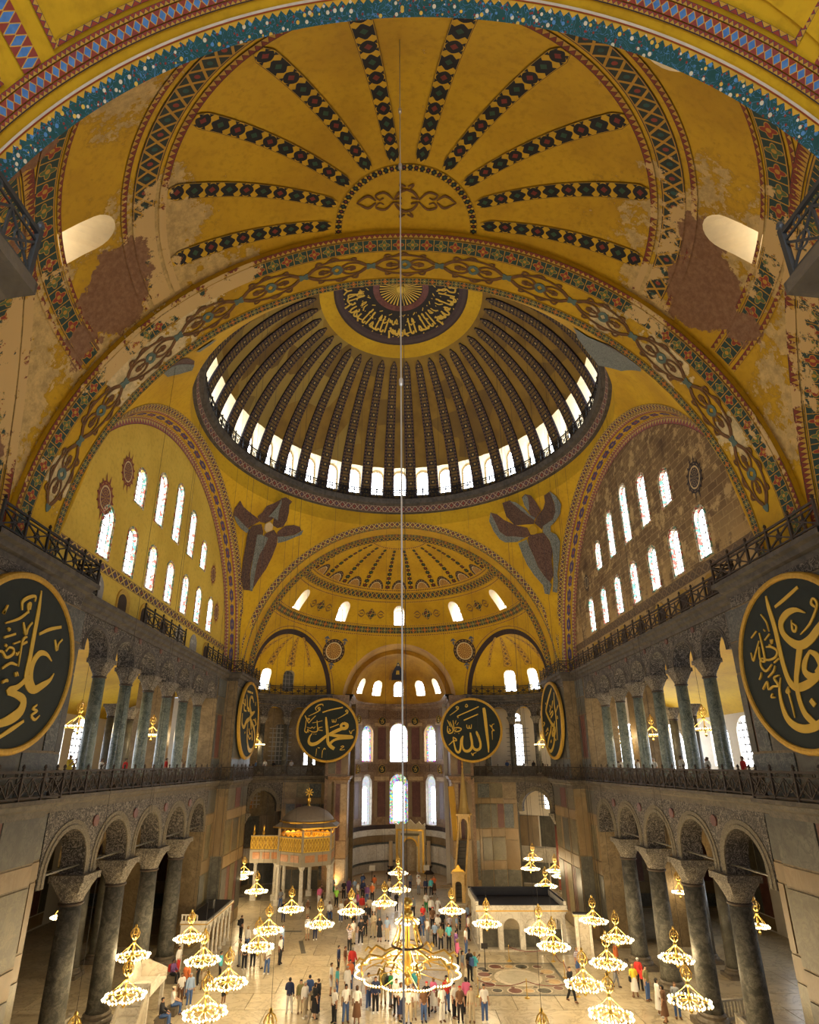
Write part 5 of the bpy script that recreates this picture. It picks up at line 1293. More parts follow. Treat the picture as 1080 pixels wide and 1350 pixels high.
ABUBAKR = [[(0.313,0.857,0.053),(-0.122,0.595,0.087),(-0.472,0.317,0.093),(-0.382,0.18,0.1),(-0.16,0.014,0.1),(0.09,-0.136,0.113),(0.263,-0.152,0.087),(0.342,-0.053,0.033)],[(0.534,0.716,0.033),(0.462,0.419,0.06),(0.5,0.214,0.067),(0.517,-0.035,0.06),(0.487,-0.313,0.047),(0.45,-0.564,0.02)],[(0.088,-0.282,0.087),(0.32,-0.242,0.1),(0.223,-0.38,0.113),(-0.011,-0.41,0.093),(0.056,-0.308,0.08)],[(0.218,-0.39,0.087),(0.085,-0.632,0.08),(-0.203,-0.82,0.093),(-0.434,-0.831,0.08),(-0.512,-0.74,0.027)],[(-0.053,-0.157,0.053),(-0.168,-0.317,0.08),(-0.476,-0.519,0.087),(-0.702,-0.791,0.033)],[(-0.245,-0.596,0.06),(-0.146,-0.555,0.06)],[(0.268,-0.554,0.06),(0.322,-0.553,0.06)],[(-0.006,0.416,0.03),(0.055,0.332,0.04),(-0.096,0.222,0.033)],[(0.338,0.509,0.027),(0.183,0.321,0.037)],[(-0.063,0.152,0.04),(0.207,0.229,0.047),(0.24,0.158,0.04),(-0.002,0.068,0.033)],[(-0.867,-0.001,0.03),(-0.749,-0.034,0.04),(-0.885,-0.111,0.033)],[(-0.455,0.524,0.027),(-0.436,0.48,0.027)],[(-0.668,-0.288,0.03),(-0.426,-0.198,0.04),(-0.429,-0.276,0.033)],[(-0.718,-0.396,0.03),(-0.449,-0.319,0.033)],[(0.543,0.165,0.027),(0.821,0.331,0.03)],[(0.663,0.064,0.03),(0.677,-0.02,0.033)]]
ALI = [[(0.066,0.819,0.019),(0.09,0.578,0.056),(0.101,0.312,0.06),(0.112,0.052,0.064),(0.118,-0.137,0.071),(0.186,-0.238,0.083),(0.299,-0.263,0.09),(0.425,-0.2,0.079),(0.542,-0.126,0.049),(0.605,-0.036,0.011)],[(0.512,0.093,0.011),(0.395,0.151,0.041),(0.268,0.14,0.068),(0.192,0.049,0.075),(0.178,-0.066,0.068),(0.214,-0.173,0.06),(0.293,-0.249,0.056)],[(0.162,-0.132,0.066),(0.03,-0.258,0.056),(-0.09,-0.318,0.085),(-0.132,-0.351,0.064)],[(-0.118,-0.34,0.056),(0.036,-0.351,0.075),(0.151,-0.397,0.094),(0.14,-0.507,0.113),(0.025,-0.592,0.113),(-0.115,-0.649,0.083),(-0.258,-0.674,0.075),(-0.364,-0.605,0.049),(-0.411,-0.526,0.019)],[(0.184,0.342,0.03),(0.351,0.436,0.041),(0.564,0.515,0.034)],[(0.493,0.342,0.023),(0.564,0.238,0.041),(0.578,0.312,0.023),(0.636,0.378,0.023)],[(0.403,-0.416,0.019),(0.34,-0.466,0.03),(0.427,-0.482,0.023),(0.34,-0.537,0.03),(0.414,-0.578,0.03),(0.488,-0.526,0.011)],[(-0.11,-0.792,0.038),(0.06,-0.699,0.049),(0.227,-0.605,0.03)],[(-0.071,0.518,0.019),(-0.107,0.597,0.034),(-0.071,0.63,0.03),(-0.063,0.562,0.026)],[(-0.184,0.523,0.019),(-0.205,0.611,0.038),(-0.118,0.688,0.041),(-0.022,0.726,0.03),(-0.008,0.671,0.015)],[(-0.079,0.534,0.026),(-0.203,0.425,0.03),(-0.392,0.329,0.015)],[(-0.123,0.403,0.023),(-0.047,0.293,0.041),(-0.027,0.364,0.023),(0.025,0.438,0.023)],[(-0.014,0.268,0.019),(-0.055,0.244,0.03),(-0.071,0.178,0.03),(0.005,0.216,0.026)],[(-0.077,0.208,0.019),(-0.063,0.085,0.019),(-0.049,-0.063,0.009)],[(-0.427,0.014,0.023),(-0.351,0.044,0.026),(-0.268,-0.003,0.03),(-0.181,0.044,0.03),(-0.184,0.099,0.023),(-0.255,0.104,0.023),(-0.293,0.055,0.019)],[(-0.293,-0.123,0.023),(-0.184,-0.049,0.03),(-0.079,-0.052,0.019)],[(-0.326,0.118,0.026),(-0.296,0.107,0.026)],[(-0.367,0.184,0.023),(-0.205,0.258,0.023)],[(-0.205,0.151,0.017),(-0.112,0.197,0.017)],[(-0.137,0.074,0.015),(-0.115,0.052,0.023),(-0.093,0.09,0.015)],[(-0.345,0.288,0.023),(-0.31,0.282,0.026),(-0.326,0.263,0.019)],[(-0.085,-0.129,0.015),(-0.063,-0.164,0.019),(-0.055,-0.123,0.015),(-0.025,-0.159,0.015)],[(-0.444,0.449,0.023),(-0.452,0.416,0.03),(-0.416,0.515,0.015)],[(-0.249,-0.258,0.026),(-0.192,-0.227,0.03),(-0.164,-0.238,0.015)],[(-0.515,0.145,0.019),(-0.408,-0.041,0.03),(-0.422,-0.132,0.023)]]
UTHMAN = [[(-0.216,0.8,0.023),(-0.211,0.66,0.056),(-0.184,0.397,0.064),(-0.186,0.164,0.064),(-0.178,-0.033,0.064),(-0.14,-0.197,0.075),(-0.049,-0.271,0.087),(0.11,-0.26,0.087),(0.266,-0.208,0.075),(0.425,-0.132,0.056)],[(-0.107,0.638,0.03),(0.09,0.685,0.041),(0.307,0.745,0.034)],[(0.329,0.455,0.011),(0.2,0.523,0.049),(0.058,0.521,0.079),(-0.063,0.452,0.079),(-0.077,0.34,0.071),(0.005,0.225,0.083),(0.14,0.148,0.098),(0.301,0.175,0.094),(0.458,0.263,0.085),(0.605,0.345,0.056)],[(0.134,0.132,0.085),(0.044,-0.038,0.075),(-0.038,-0.211,0.064),(-0.055,-0.392,0.06),(-0.025,-0.532,0.071),(0.036,-0.608,0.075),(0.134,-0.688,0.056)],[(0.266,0.068,0.026),(0.159,-0.027,0.06),(0.123,-0.129,0.071),(0.216,-0.203,0.087),(0.323,-0.189,0.075)],[(0.26,0.063,0.038),(0.337,0.003,0.071),(0.362,-0.107,0.075),(0.279,-0.167,0.056)],[(-0.268,-0.132,0.011),(-0.334,-0.268,0.034),(-0.342,-0.441,0.056),(-0.296,-0.586,0.079),(-0.164,-0.679,0.087),(0.005,-0.696,0.087),(0.186,-0.649,0.075),(0.301,-0.542,0.038)],[(-0.175,-0.247,0.019),(-0.225,-0.296,0.03),(-0.178,-0.299,0.026),(-0.189,-0.258,0.019)],[(-0.197,-0.301,0.023),(-0.186,-0.441,0.019),(-0.184,-0.575,0.009)],[(0.104,0.436,0.011),(0.088,0.334,0.03),(0.121,0.307,0.03),(0.153,0.351,0.023),(0.11,0.397,0.015)],[(0.496,0.466,0.019),(0.441,0.523,0.03),(0.477,0.567,0.026),(0.512,0.529,0.026),(0.496,0.466,0.026),(0.356,0.332,0.026),(0.186,0.255,0.009)],[(0.11,-0.416,0.056),(0.153,-0.479,0.056)],[(-0.693,0.227,0.011),(-0.677,0.129,0.026),(-0.603,0.211,0.019),(-0.499,0.332,0.015)],[(-0.463,0.419,0.015),(-0.458,0.252,0.026),(-0.471,0.09,0.026),(-0.548,0.123,0.023),(-0.523,0.266,0.015)],[(-0.627,0.395,0.015),(-0.51,0.452,0.017)],[(-0.367,0.619,0.013),(-0.301,0.512,0.017),(-0.288,0.397,0.008)],[(-0.373,0.441,0.015),(-0.356,0.416,0.017)],[(-0.395,0.318,0.015),(-0.29,0.37,0.015)],[(-0.296,0.304,0.015),(-0.29,0.26,0.023),(-0.258,0.299,0.015)],[(-0.395,0.238,0.017),(-0.296,0.216,0.026),(-0.225,0.156,0.026),(-0.279,0.096,0.026),(-0.405,0.088,0.023),(-0.521,0.126,0.019),(-0.556,0.047,0.023),(-0.485,-0.027,0.026),(-0.359,0.03,0.015)],[(-0.337,0.252,0.019),(-0.315,0.241,0.019)],[(-0.318,0.041,0.017),(-0.222,0.074,0.017)],[(-0.471,-0.101,0.017),(-0.362,-0.052,0.023),(-0.312,0.005,0.015)],[(-0.605,-0.219,0.023),(-0.504,-0.148,0.023),(-0.507,-0.233,0.023),(-0.416,-0.211,0.023),(-0.329,-0.214,0.023),(-0.373,-0.123,0.023),(-0.282,-0.104,0.015)],[(-0.636,-0.104,0.015),(-0.595,-0.068,0.023),(-0.573,-0.027,0.011)],[(-0.455,-0.285,0.015),(-0.485,-0.323,0.023),(-0.427,-0.332,0.013)]]
SER_NE = [('b',[(-14.54,7.62,14.31),(-15.07,7.87,13.62),(-15.26,8.28,13.15),(-15.14,9.09,12.75),(-14.91,9.81,12.49),(-14.54,10.51,12.35),(-14.3,10.3,12.8),(-13.34,10.55,13.6),(-13.53,10.16,13.72),(-14.09,9.08,13.9),(-14.41,8.35,14.04)]),('b',[(-11.38,10.01,15.64),(-12.06,9.95,15.16),(-12.63,9.76,14.82),(-13.09,10.01,14.24),(-13.51,10.01,13.85),(-13.36,10.63,13.53),(-12.99,10.99,13.6),(-12.5,11.16,13.92),(-12.23,11.14,14.16),(-11.93,11.43,14.2),(-11.66,10.78,14.91),(-11.34,10.39,15.42)]),('b2',[(-11.37,9.93,15.7),(-10.95,10.1,15.89),(-10.47,10.78,15.77),(-10.75,10.92,15.48),(-10.88,11.52,14.95),(-11.12,12.02,14.36),(-11.51,12.32,13.78),(-12.02,12.11,13.54),(-12.39,11.63,13.63),(-12.23,11.14,14.16),(-11.74,10.73,14.88)]),('b',[(-12.05,12.36,13.29),(-11.34,12.36,13.9),(-10.57,12.73,14.16),(-10.03,13.17,14.15),(-9.93,13.52,13.89),(-10.57,13.48,13.46),(-11.43,13.12,13.1),(-12.14,12.74,12.84)]),('b2',[(-14.42,10.51,12.5),(-14.06,10.35,13.02),(-13.3,10.83,13.42),(-13.23,11.5,12.92),(-13.37,11.84,12.47),(-13.95,12.36,11.28),(-14.41,12.73,10.23),(-14.64,13.23,9.23),(-14.64,14.13,7.77),(-15.23,13.54,7.68),(-15.36,12.87,8.53),(-15.09,11.98,10.16),(-14.74,11.24,11.43),(-14.59,10.8,12.03)]),('b',[(-13.1,11.76,12.83),(-12.35,12.0,13.34),(-12.08,12.63,13.0),(-12.25,13.23,12.23),(-12.74,13.73,11.11),(-13.3,14.05,10.01),(-13.98,14.11,8.94),(-14.48,14.18,7.98),(-14.65,14.17,7.68),(-14.6,13.26,9.24),(-14.29,12.71,10.43),(-13.78,12.36,11.48),(-13.31,12.03,12.35)]),('g',[(-13.76,11.31,12.54),(-13.42,11.58,12.66),(-12.91,12.23,12.58),(-13.21,12.54,11.95),(-13.75,12.78,11.05),(-14.05,13.16,10.19),(-14.41,13.42,9.3),(-14.53,14.25,7.75),(-14.72,14.06,7.74),(-14.59,13.16,9.41),(-14.2,12.4,10.9),(-13.95,11.8,11.85)]),('g',[(-15.23,8.32,13.16),(-15.14,9.09,12.75),(-14.91,9.81,12.49),(-14.54,10.51,12.35),(-14.33,10.43,12.66),(-14.74,9.49,12.93),(-15.08,8.56,13.18)]),('g',[(-12.13,12.67,12.91),(-12.15,13.15,12.4),(-11.38,13.47,12.78),(-9.96,13.8,13.59),(-9.75,13.54,14.0),(-10.57,13.48,13.46),(-11.43,13.12,13.1)]),('g',[(-11.37,9.93,15.7),(-11.78,10.36,15.11),(-12.33,10.58,14.51),(-12.68,10.66,14.14),(-12.34,10.95,14.23),(-11.94,11.5,14.13),(-11.7,10.75,14.89),(-11.42,10.33,15.4)]),('f',[(-12.62,11.11,13.85),(-12.38,11.59,13.66),(-12.51,11.89,13.29),(-13.01,11.71,12.96),(-13.17,11.33,13.15),(-13.04,11.03,13.52)])]
SER_SE = [('b',[(9.0,12.49,15.41),(9.63,12.36,15.13),(10.32,12.48,14.57),(11.37,12.3,13.92),(12.36,11.84,13.47),(12.76,12.16,12.8),(12.31,12.66,12.76),(11.31,13.19,13.13),(10.64,13.58,13.29),(10.0,13.56,13.8),(9.58,13.09,14.53)]),('g',[(9.0,12.49,15.41),(8.95,13.23,14.81),(9.47,13.82,13.91),(10.06,14.11,13.2),(10.6,14.06,12.82),(11.61,13.43,12.61),(12.08,12.92,12.71),(12.31,12.66,12.76),(11.31,13.19,13.13),(10.64,13.58,13.29),(10.0,13.56,13.8),(9.58,13.09,14.53)]),('b2',[(9.97,11.18,15.81),(10.6,10.57,15.82),(11.6,10.82,14.92),(12.38,10.79,14.31),(12.9,10.9,13.75),(12.86,11.17,13.57),(11.29,12.35,13.94),(10.45,12.08,14.8),(10.16,11.59,15.39)]),('b',[(11.56,9.72,15.7),(11.78,9.25,15.81),(12.26,9.05,15.56),(12.81,9.36,14.92),(13.25,9.71,14.3),(12.94,10.62,13.93),(12.82,10.88,13.85),(12.24,10.47,14.66),(11.86,10.22,15.14)]),('g',[(10.61,10.65,15.76),(11.11,10.44,15.55),(11.72,10.48,15.07),(12.4,10.69,14.36),(12.86,10.61,14.02),(12.89,10.82,13.82),(12.39,10.87,14.24),(11.6,10.82,14.92)]),('g',[(11.79,9.29,15.78),(12.06,9.38,15.53),(12.33,10.24,14.75),(12.24,10.47,14.66),(11.86,10.22,15.14),(11.61,9.77,15.62)]),('b2',[(13.27,8.26,15.16),(13.59,7.62,15.22),(14.17,8.3,14.31),(14.36,8.84,13.79),(14.26,9.61,13.37),(13.63,10.72,13.18),(13.61,11.05,12.93),(12.93,11.04,13.62),(13.01,10.49,13.97),(13.41,9.41,14.36),(13.45,8.76,14.72)]),('g',[(13.58,7.53,15.28),(14.18,7.55,14.71),(14.64,7.85,14.09),(14.72,8.66,13.51),(14.5,9.56,13.15),(14.21,10.22,12.96),(14.28,10.63,12.55),(14.74,10.44,12.18),(15.09,10.62,11.57),(15.2,11.81,10.19),(15.17,12.74,9.07),(15.28,13.05,8.4),(15.26,13.65,7.42),(14.9,13.95,7.61),(14.88,13.0,9.16),(14.63,11.76,11.05),(14.31,11.28,11.94),(13.7,11.13,12.76),(13.63,10.72,13.18),(14.26,9.61,13.37),(14.36,8.84,13.79),(14.16,8.22,14.37)]),('b',[(12.54,12.46,12.72),(12.75,12.09,12.87),(13.2,11.68,12.8),(13.79,11.13,12.67),(14.32,11.34,11.87),(14.63,11.76,11.05),(14.65,12.46,10.23),(14.89,13.1,9.0),(14.64,13.75,8.43),(14.15,13.75,9.22),(13.64,13.67,10.08),(13.26,13.35,10.96),(12.69,12.92,12.1)]),('g',[(11.78,13.39,12.5),(12.48,12.65,12.6),(12.69,12.92,12.1),(13.26,13.35,10.96),(13.64,13.67,10.08),(14.15,13.75,9.22),(14.79,13.66,8.3),(14.69,14.27,7.42),(14.31,14.56,7.6),(14.12,14.29,8.4),(13.38,14.37,9.42),(12.67,14.21,10.57),(12.2,13.86,11.56)]),('f2',[(13.27,11.32,13.04),(13.24,11.57,12.86),(13.08,11.82,12.78),(12.87,11.99,12.85),(12.68,11.99,13.04),(12.58,11.84,13.27),(12.62,11.59,13.45),(12.77,11.33,13.52),(12.98,11.17,13.45),(13.17,11.17,13.27)])]
SER_NW = [('b',[(-12.19,-14.76,10.62),(-11.73,-14.85,11.01),(-11.96,-12.94,12.81),(-12.3,-11.06,14.17),(-12.62,-10.35,14.42),(-12.94,-11.54,13.18)]),('g',[(-12.31,-14.68,10.5),(-12.19,-14.76,10.62),(-12.94,-11.54,13.18),(-12.56,-10.4,14.44),(-12.95,-9.77,14.54),(-13.31,-10.65,13.56),(-13.43,-11.74,12.51)]),('g',[(-11.48,-12.97,13.21),(-10.5,-13.27,13.71),(-10.42,-12.97,14.06),(-10.88,-12.53,14.11),(-11.54,-12.35,13.74)])]
SER_SW = [('b',[(10.51,-12.16,14.7),(10.65,-14.11,12.72),(11.22,-15.16,11.1),(11.8,-15.05,10.62),(12.76,-11.08,13.75),(11.98,-10.5,14.85),(11.24,-10.79,15.22)]),('g',[(9.2,-13.64,14.27),(10.17,-13.04,14.18),(11.24,-10.79,15.22),(11.98,-10.5,14.85),(12.76,-11.08,13.75),(11.84,-15.04,10.58),(12.8,-13.07,11.82),(13.05,-10.4,14.0),(12.34,-9.03,15.51),(11.28,-10.14,15.63),(10.23,-11.56,15.37)])]
# ---------------------------------------------------------------- lettering and painted ornament
def smooth(st, k=4):
    """Catmull-Rom through (x, y, width) points"""
    if len(st) < 3: return st
    P = [np.array(p, float) for p in st]; P = [2 * P[0] - P[1]] + P + [2 * P[-1] - P[-2]]; out = []
    for i in range(1, len(P) - 2):
        a, b, c, d = P[i - 1:i + 3]
        for j in range(k):
            t = j / k; out.append(.5 * ((2 * b) + (c - a) * t + (2 * a - 5 * b + 4 * c - d) * t * t + (3 * b - a - 3 * c + d) * t ** 3))
    out.append(P[-2]); return [(q[0], q[1], max(.004, q[2])) for q in out]
def ribbons(mb, strokes, mp, h0=.03, sub=4):
    for si, st in enumerate(strokes):
        h = h0 + si * .0012
        s = smooth(st, sub); n = len(s); L = []; Rr = []
        for i in range(n):
            a = s[max(0, i - 1)]; b = s[min(n - 1, i + 1)]; dx, dy = b[0] - a[0], b[1] - a[1]; d = math.hypot(dx, dy) or 1
            # broad-nib pen held at an angle
            nx, ny = -dy / d, dx / d; w = s[i][2] / 2
            L.append((s[i][0] + nx * w, s[i][1] + ny * w)); Rr.append((s[i][0] - nx * w, s[i][1] - ny * w))
        o = [mp(x, y, h) for x, y in L] + [mp(x, y, h) for x, y in Rr] + [mp(x, y, 0) for x, y in L] + [mp(x, y, 0) for x, y in Rr]
        f = []
        for i in range(n - 1):
            f += [(i, i + 1, n + i + 1, n + i), (i, 2 * n + i, 2 * n + i + 1, i + 1), (n + i, n + i + 1, 3 * n + i + 1, 3 * n + i)]
        f += [(0, n, 3 * n, 2 * n), (n - 1, 3 * n - 1, 4 * n - 1, 2 * n - 1)]
        mb.add(o, f)
    return mb
def roundel(strokes, c, right, facing, R, label, cat='roundel', name='calligraphy_roundel', lean=0.0, ls=.93):
    c = Vector(c); u = Vector(right); n = Vector(facing); v = Vector((0, 0, 1)) + n * lean; v.normalize(); n = u.cross(v) if u.cross(v).dot(n) > 0 else -u.cross(v)
    t = thing(name, label, cat, c)
    mp = lambda x, y, d: tuple(u * x * R + v * y * R + n * d)
    N = 56
    b = MB().prism([(.965 * math.cos(2 * PI * k / N), .965 * math.sin(2 * PI * k / N)) for k in range(N)], -.16, 0, mp); bo = obj('board', b, M['board'], t)
    prof = [(.925, 0), (.93, .07), (.955, .09), (.985, .07), (1.0, .0), (1.0, -.18)]; k = len(prof)
    vs = [mp(r * math.cos(2 * PI * i / N), r * math.sin(2 * PI * i / N), d) for i in range(N) for r, d in prof]
    rim = MB().add(vs, [(i * k + j, (i + 1) % N * k + j, (i + 1) % N * k + j + 1, i * k + j + 1) for i in range(N) for j in range(k - 1)]); obj('rim', rim, M['rimgold'], t)
    obj('lettering', ribbons(MB(), strokes, lambda x, y, d: mp(x * ls, y * ls, d)), M['goldpaint'], bo)
    return t
def rimg():
    g = G('carved_gilt_rim', .5, .3); n = g.noise(g.pos(), 9, 4, .6); g.bump(n, .6, .05)
    return g.col(g.mix(n, (.36, .19, .02), (.68, .42, .06)))
M['rimgold'] = rimg()
roundel(ALI, (-14.6, -17.0, 16.9), (0, 1, 0), (1, 0, 0), 3.4, 'huge black roundel with a tall slanting gold stroke beside the pale tympanum', ls=1.03)
roundel(UTHMAN, (14.6, -17.0, 16.9), (0, -1, 0), (-1, 0, 0), 3.4, 'huge black roundel with bold interlaced gold calligraphy on the pier by the brown tympanum', ls=1.03)
roundel(UMAR, (-14.45, 17.0, 17.2), (0, 1, 0), (1, 0, 0), 3.6, 'edge-on black and gold roundel on the far pier beyond the pale tympanum')
roundel(ABUBAKR, (14.45, 17.0, 17.2), (0, -1, 0), (-1, 0, 0), 3.6, 'edge-on black and gold roundel on the far pier beyond the brown tympanum')
roundel(MUHAMMAD, (-8.3, 28.6, 16.95), (1, 0, 0), (0, -1, 0), 3.6, 'black calligraphy roundel beside the apse above the domed royal loge', lean=.06)
roundel(ALLAH, (8.3, 28.6, 16.95), (1, 0, 0), (0, -1, 0), 3.6, 'black calligraphy roundel beside the apse above the stepped minbar', lean=.06)
for z, row in ((18.85, 'upper'), (12.55, 'lower')):
    for a in (-67, -23, 23, 67):
        q = math.radians(a); p = ((AR - .2) * math.sin(q), AC + (AR - .2) * math.cos(q), z)
        sq = [[(-.5, .3, .12), (-.2, -.1, .14), (.1, .4, .1), (.2, -.2, .14), (.5, .1, .1)], [(-.4, -.4, .12), (0, -.55, .16), (.45, -.3, .12)], [(-.3, .55, .1), (.4, .6, .1)]]
        roundel(sq, p, (math.cos(q), -math.sin(q), 0), (-math.sin(q), -math.cos(q), 0), .56, 'small black and gold %s-row disc, %s' % (row, {-67: 'beside the loge-side wall', -23: 'loge side of the middle window', 23: 'minbar side of the middle window', 67: 'beside the minbar-side wall'}[a]), 'roundel', 'apse_disc')

# seraphs on the pendentives
def feather(name, a, b, sc):
    g = G(name, .7); p = g.scale(g.pos(), (sc, sc, 1.0)); n = g.noise(p, 2.2, 5, .65, .4); n2 = g.noise(g.pos(), .9, 3)
    return g.col(g.mix(g.step(n, .35, .65), g.mix(n2, a, tuple(x * .6 for x in a)), b))
M['ser_b'] = feather('brown_feathers', (.075, .036, .028), (.15, .085, .060), 5); M['ser_b2'] = feather('dark_feathers', (.058, .032, .026), (.125, .072, .048), 5)
M['ser_g'] = feather('grey_feathers', (.10, .115, .10), (.24, .25, .22), 7); M['ser_f'] = flat('mosaic_face', (.55, .42, .22), .6, 0, .2); M['ser_f2'] = flat('gilt_star', (.42, .26, .02), .5, .3, .3)
def on_sphere(poly, c, R, off):
    bm = bmesh.new(); vs = [bm.verts.new(p) for p in poly]; bm.faces.new(vs)
    bmesh.ops.triangulate(bm, faces=bm.faces[:]); bmesh.ops.subdivide_edges(bm, edges=bm.edges[:], cuts=3, use_grid_fill=True)
    bmesh.ops.triangulate(bm, faces=bm.faces[:])
    mb = MB(); c = Vector(c)
    bm.verts.ensure_lookup_table(); bm.verts.index_update()
    mb.add([tuple(c + v.co.normalized() * (R - off)) for v in bm.verts], [tuple(v.index for v in f.verts) for f in bm.faces]); bm.free()
    return mb
for dat, pn in ((SER_NE, 'wall_pendentive_northeast'), (SER_SE, 'wall_pendentive_southeast'), (SER_NW, 'wall_pendentive_northwest'), (SER_SW, 'wall_pendentive_southwest')):
    par = D.objects[pn]
    for i, (m, poly) in enumerate(dat):
        obj({'f': 'seraph_face', 'f2': 'seraph_star', 'g': 'seraph_feather_fringe'}.get(m, 'seraph_wing'), on_sphere(poly, PC, RS, .05 + .012 * i), M['ser_' + m], par)

# arabesques on the soffit of the west great arch
def motif():
    S = [[(-.5, 0, .04), (-.3, .28, .07), (0, .40, .09), (.3, .28, .07), (.5, 0, .04)], [(-.5, 0, .04), (-.3, -.28, .07), (0, -.40, .09), (.3, -.28, .07), (.5, 0, .04)]]
    sp = [(-.44, .03, .05), (-.33, .2, .07), (-.17, .23, .07), (-.08, .08, .06), (-.17, -.05, .06), (-.27, .03, .05), (-.2, .1, .05)]
    for ex in (1, -1): S.append([(x * ex, y * ex, w) for x, y, w in sp]); S.append([(x * ex, -y * ex * .9, w) for x, y, w in sp])
    S += [[(-.14, .40, .03), (-.03, .5, .08), (.06, .37, .03)], [(.14, -.40, .03), (.03, -.5, .08), (-.06, -.37, .03)], [(-.32, .3, .02), (-.27, .44, .07), (-.19, .34, .02)], [(.32, -.3, .02), (.27, -.44, .07), (.19, -.34, .02)], [(.3, .28, .02), (.28, .42, .06), (.2, .36, .02)], [(-.3, -.28, .02), (-.28, -.42, .06), (-.2, -.36, .02)]]
    return [[(x, y, w * .75) for x, y, w in q] for q in S]
M['scroll'] = flat('scroll_paint', (.15, .07, .022), .7, 0, .5); M['scroll_c'] = flat('scroll_blue_paint', (.10, .15, .13), .7, 0, .3)
nmot = 13
for k in range(nmot):
    a0 = .12 + (PI - .24) * (k + .5) / nmot; da = (PI - .24) / nmot
    mp = lambda x, y, h: ((RA - .02 - h * .5) * math.cos(a0 + x * da * .97), -16.78 + y * 1.35, ZS + (RA - .02 - h * .5) * math.sin(a0 + x * da * .97))
    obj('arabesque', ribbons(MB(), motif(), mp, .03), M['scroll'], arch_w)
    qf = [[(-.07, 0, .05), (0, .16, .08), (.07, 0, .05), (0, -.16, .08), (-.07, 0, .05)], [(.46, .12, .03), (.5, .0, .10), (.46, -.12, .03)], [(-.46, .12, .03), (-.5, .0, .10), (-.46, -.12, .03)]]
    obj('quatrefoil', ribbons(MB(), qf, mp, .035), M['scroll_c'], arch_w)
# palmettes inside the half rosette of the west semidome
A_w, R_w = semi_w[1], semi_w[2]
mpw = lambda x, y, h: (x, -20.0 + y, ZS + math.sqrt(R_w ** 2 - x * x - (-20.0 + y + 18.5) ** 2) - .03 - h * .5)
S = []
for ex in (1, -1):
    for ey in (1, -1):
        S += [[(ex * .55, ey * .05, .06), (ex * .95, ey * .42, .1), (ex * 1.35, ey * .3, .08), (ex * 1.2, ey * .08, .06), (ex * 1.0, ey * .16, .05)], [(ex * 1.35, ey * .05, .05), (ex * 1.7, ey * .3, .12), (ex * 2.2, 0, .04)], [(0, ey * .55, .1), (ex * .3, ey * .42, .12), (ex * .5, ey * .1, .08), (ex * .2, ey * .15, .08)], [(ex * .15, ey * .55, .04), (ex * .3, ey * .8, .1), (ex * .05, ey * .7, .06)]]
obj('palmette', ribbons(MB(), S, mpw, .03), M['scroll'], semi_w[0])

M['trimblue'] = flat('blue_grey_paint', (.09, .11, .15), .7, 0, .3); M['scroll_l'] = flat('brown_spray_paint', (.20, .115, .03), .7, 0, .4); M['loz'] = pattern('lozenge_paint', 'lattice', (.5, .3, .04), (.03, .045, .035), (.28, .05, .03), (.04, .1, .08)); M['thr'] = flat('mosaic_tan', (.25, .13, .03), .6, 0, .3); M['robe'] = flat('mosaic_blue_robe', (.022, .022, .035), .6, 0, .3)
# east semidome: medallions, lozenges between windows, lotus arcs at the rib feet
Ae, Re = semi_e[1], semi_e[2]
for x in (-8.15, 8.15):
    n = Vector((x, 30.58 - 18.5, 26.5 - ZS))
    obj('medallion', sdisc(Ae, Re, n, 1.5 / Re, 18, .04, 40, 4), M['rosette'], semi_e[0])
    for (du, dv) in ((-1.3, 1.25), (1.3, 1.25), (0, -1.75)):
        az = math.atan2(n.x, n.y); h = Re * math.cos(math.asin(n.z / Re)); base = math.degrees(0)
        mpm = lambda a, b, t: spt(Ae, Re - .04 - t * .4, az + (du + a) / h, 26.5 + dv + b)
        obj('floret', ribbons(MB(), [[(-.35, 0, .1), (0, .22, .22), (.35, 0, .1)], [(0, .3, .12), (0, -.45, .2)], [(-.25, -.2, .08), (.25, -.2, .08)]], mpm), M['trimblue'], semi_e[0])
for az in (-51, -17, 17, 51):
    h = math.sqrt(Re ** 2 - (31.05 - ZS) ** 2)
    mpm = lambda a, b, t: spt(Ae, Re - .04 - t * .4, math.radians(az) + a / h, 31.05 + b)
    lz = MB().add([mpm(-.7, 0, 0), mpm(0, -.62, 0), mpm(.7, 0, 0), mpm(0, .62, 0)], [(0, 1, 2, 3)], [[(0, 0), (2, 0), (2, 1), (0, 1)]]); obj('lozenge', lz, M['loz'], semi_e[0])
    for e in (-1, 1): obj('floral_spray', ribbons(MB(), [[(e * .8, 0, .06), (e * 1.2, .35, .16), (e * 1.7, .1, .06)], [(e * .8, 0, .06), (e * 1.2, -.35, .16), (e * 1.7, -.1, .06)], [(e * 1.0, 0, .1), (e * 1.5, 0, .14)]], mpm), M['scroll_l'], semi_e[0])
for k in range(9):
    az = math.radians(-72 + 18 * k); h = math.sqrt(Re ** 2 - (33.7 - ZS) ** 2)
    mb = MB(); mb.grid(lambda t, q: spt(Ae, Re - .045, az + q * .95 * math.cos(t) / h, 33.65 + q * .8 * math.sin(t)), 18, 3, (0, PI), (0, 1), 8)
    obj('lotus_arc', mb, M['rosette'], semi_e[0])
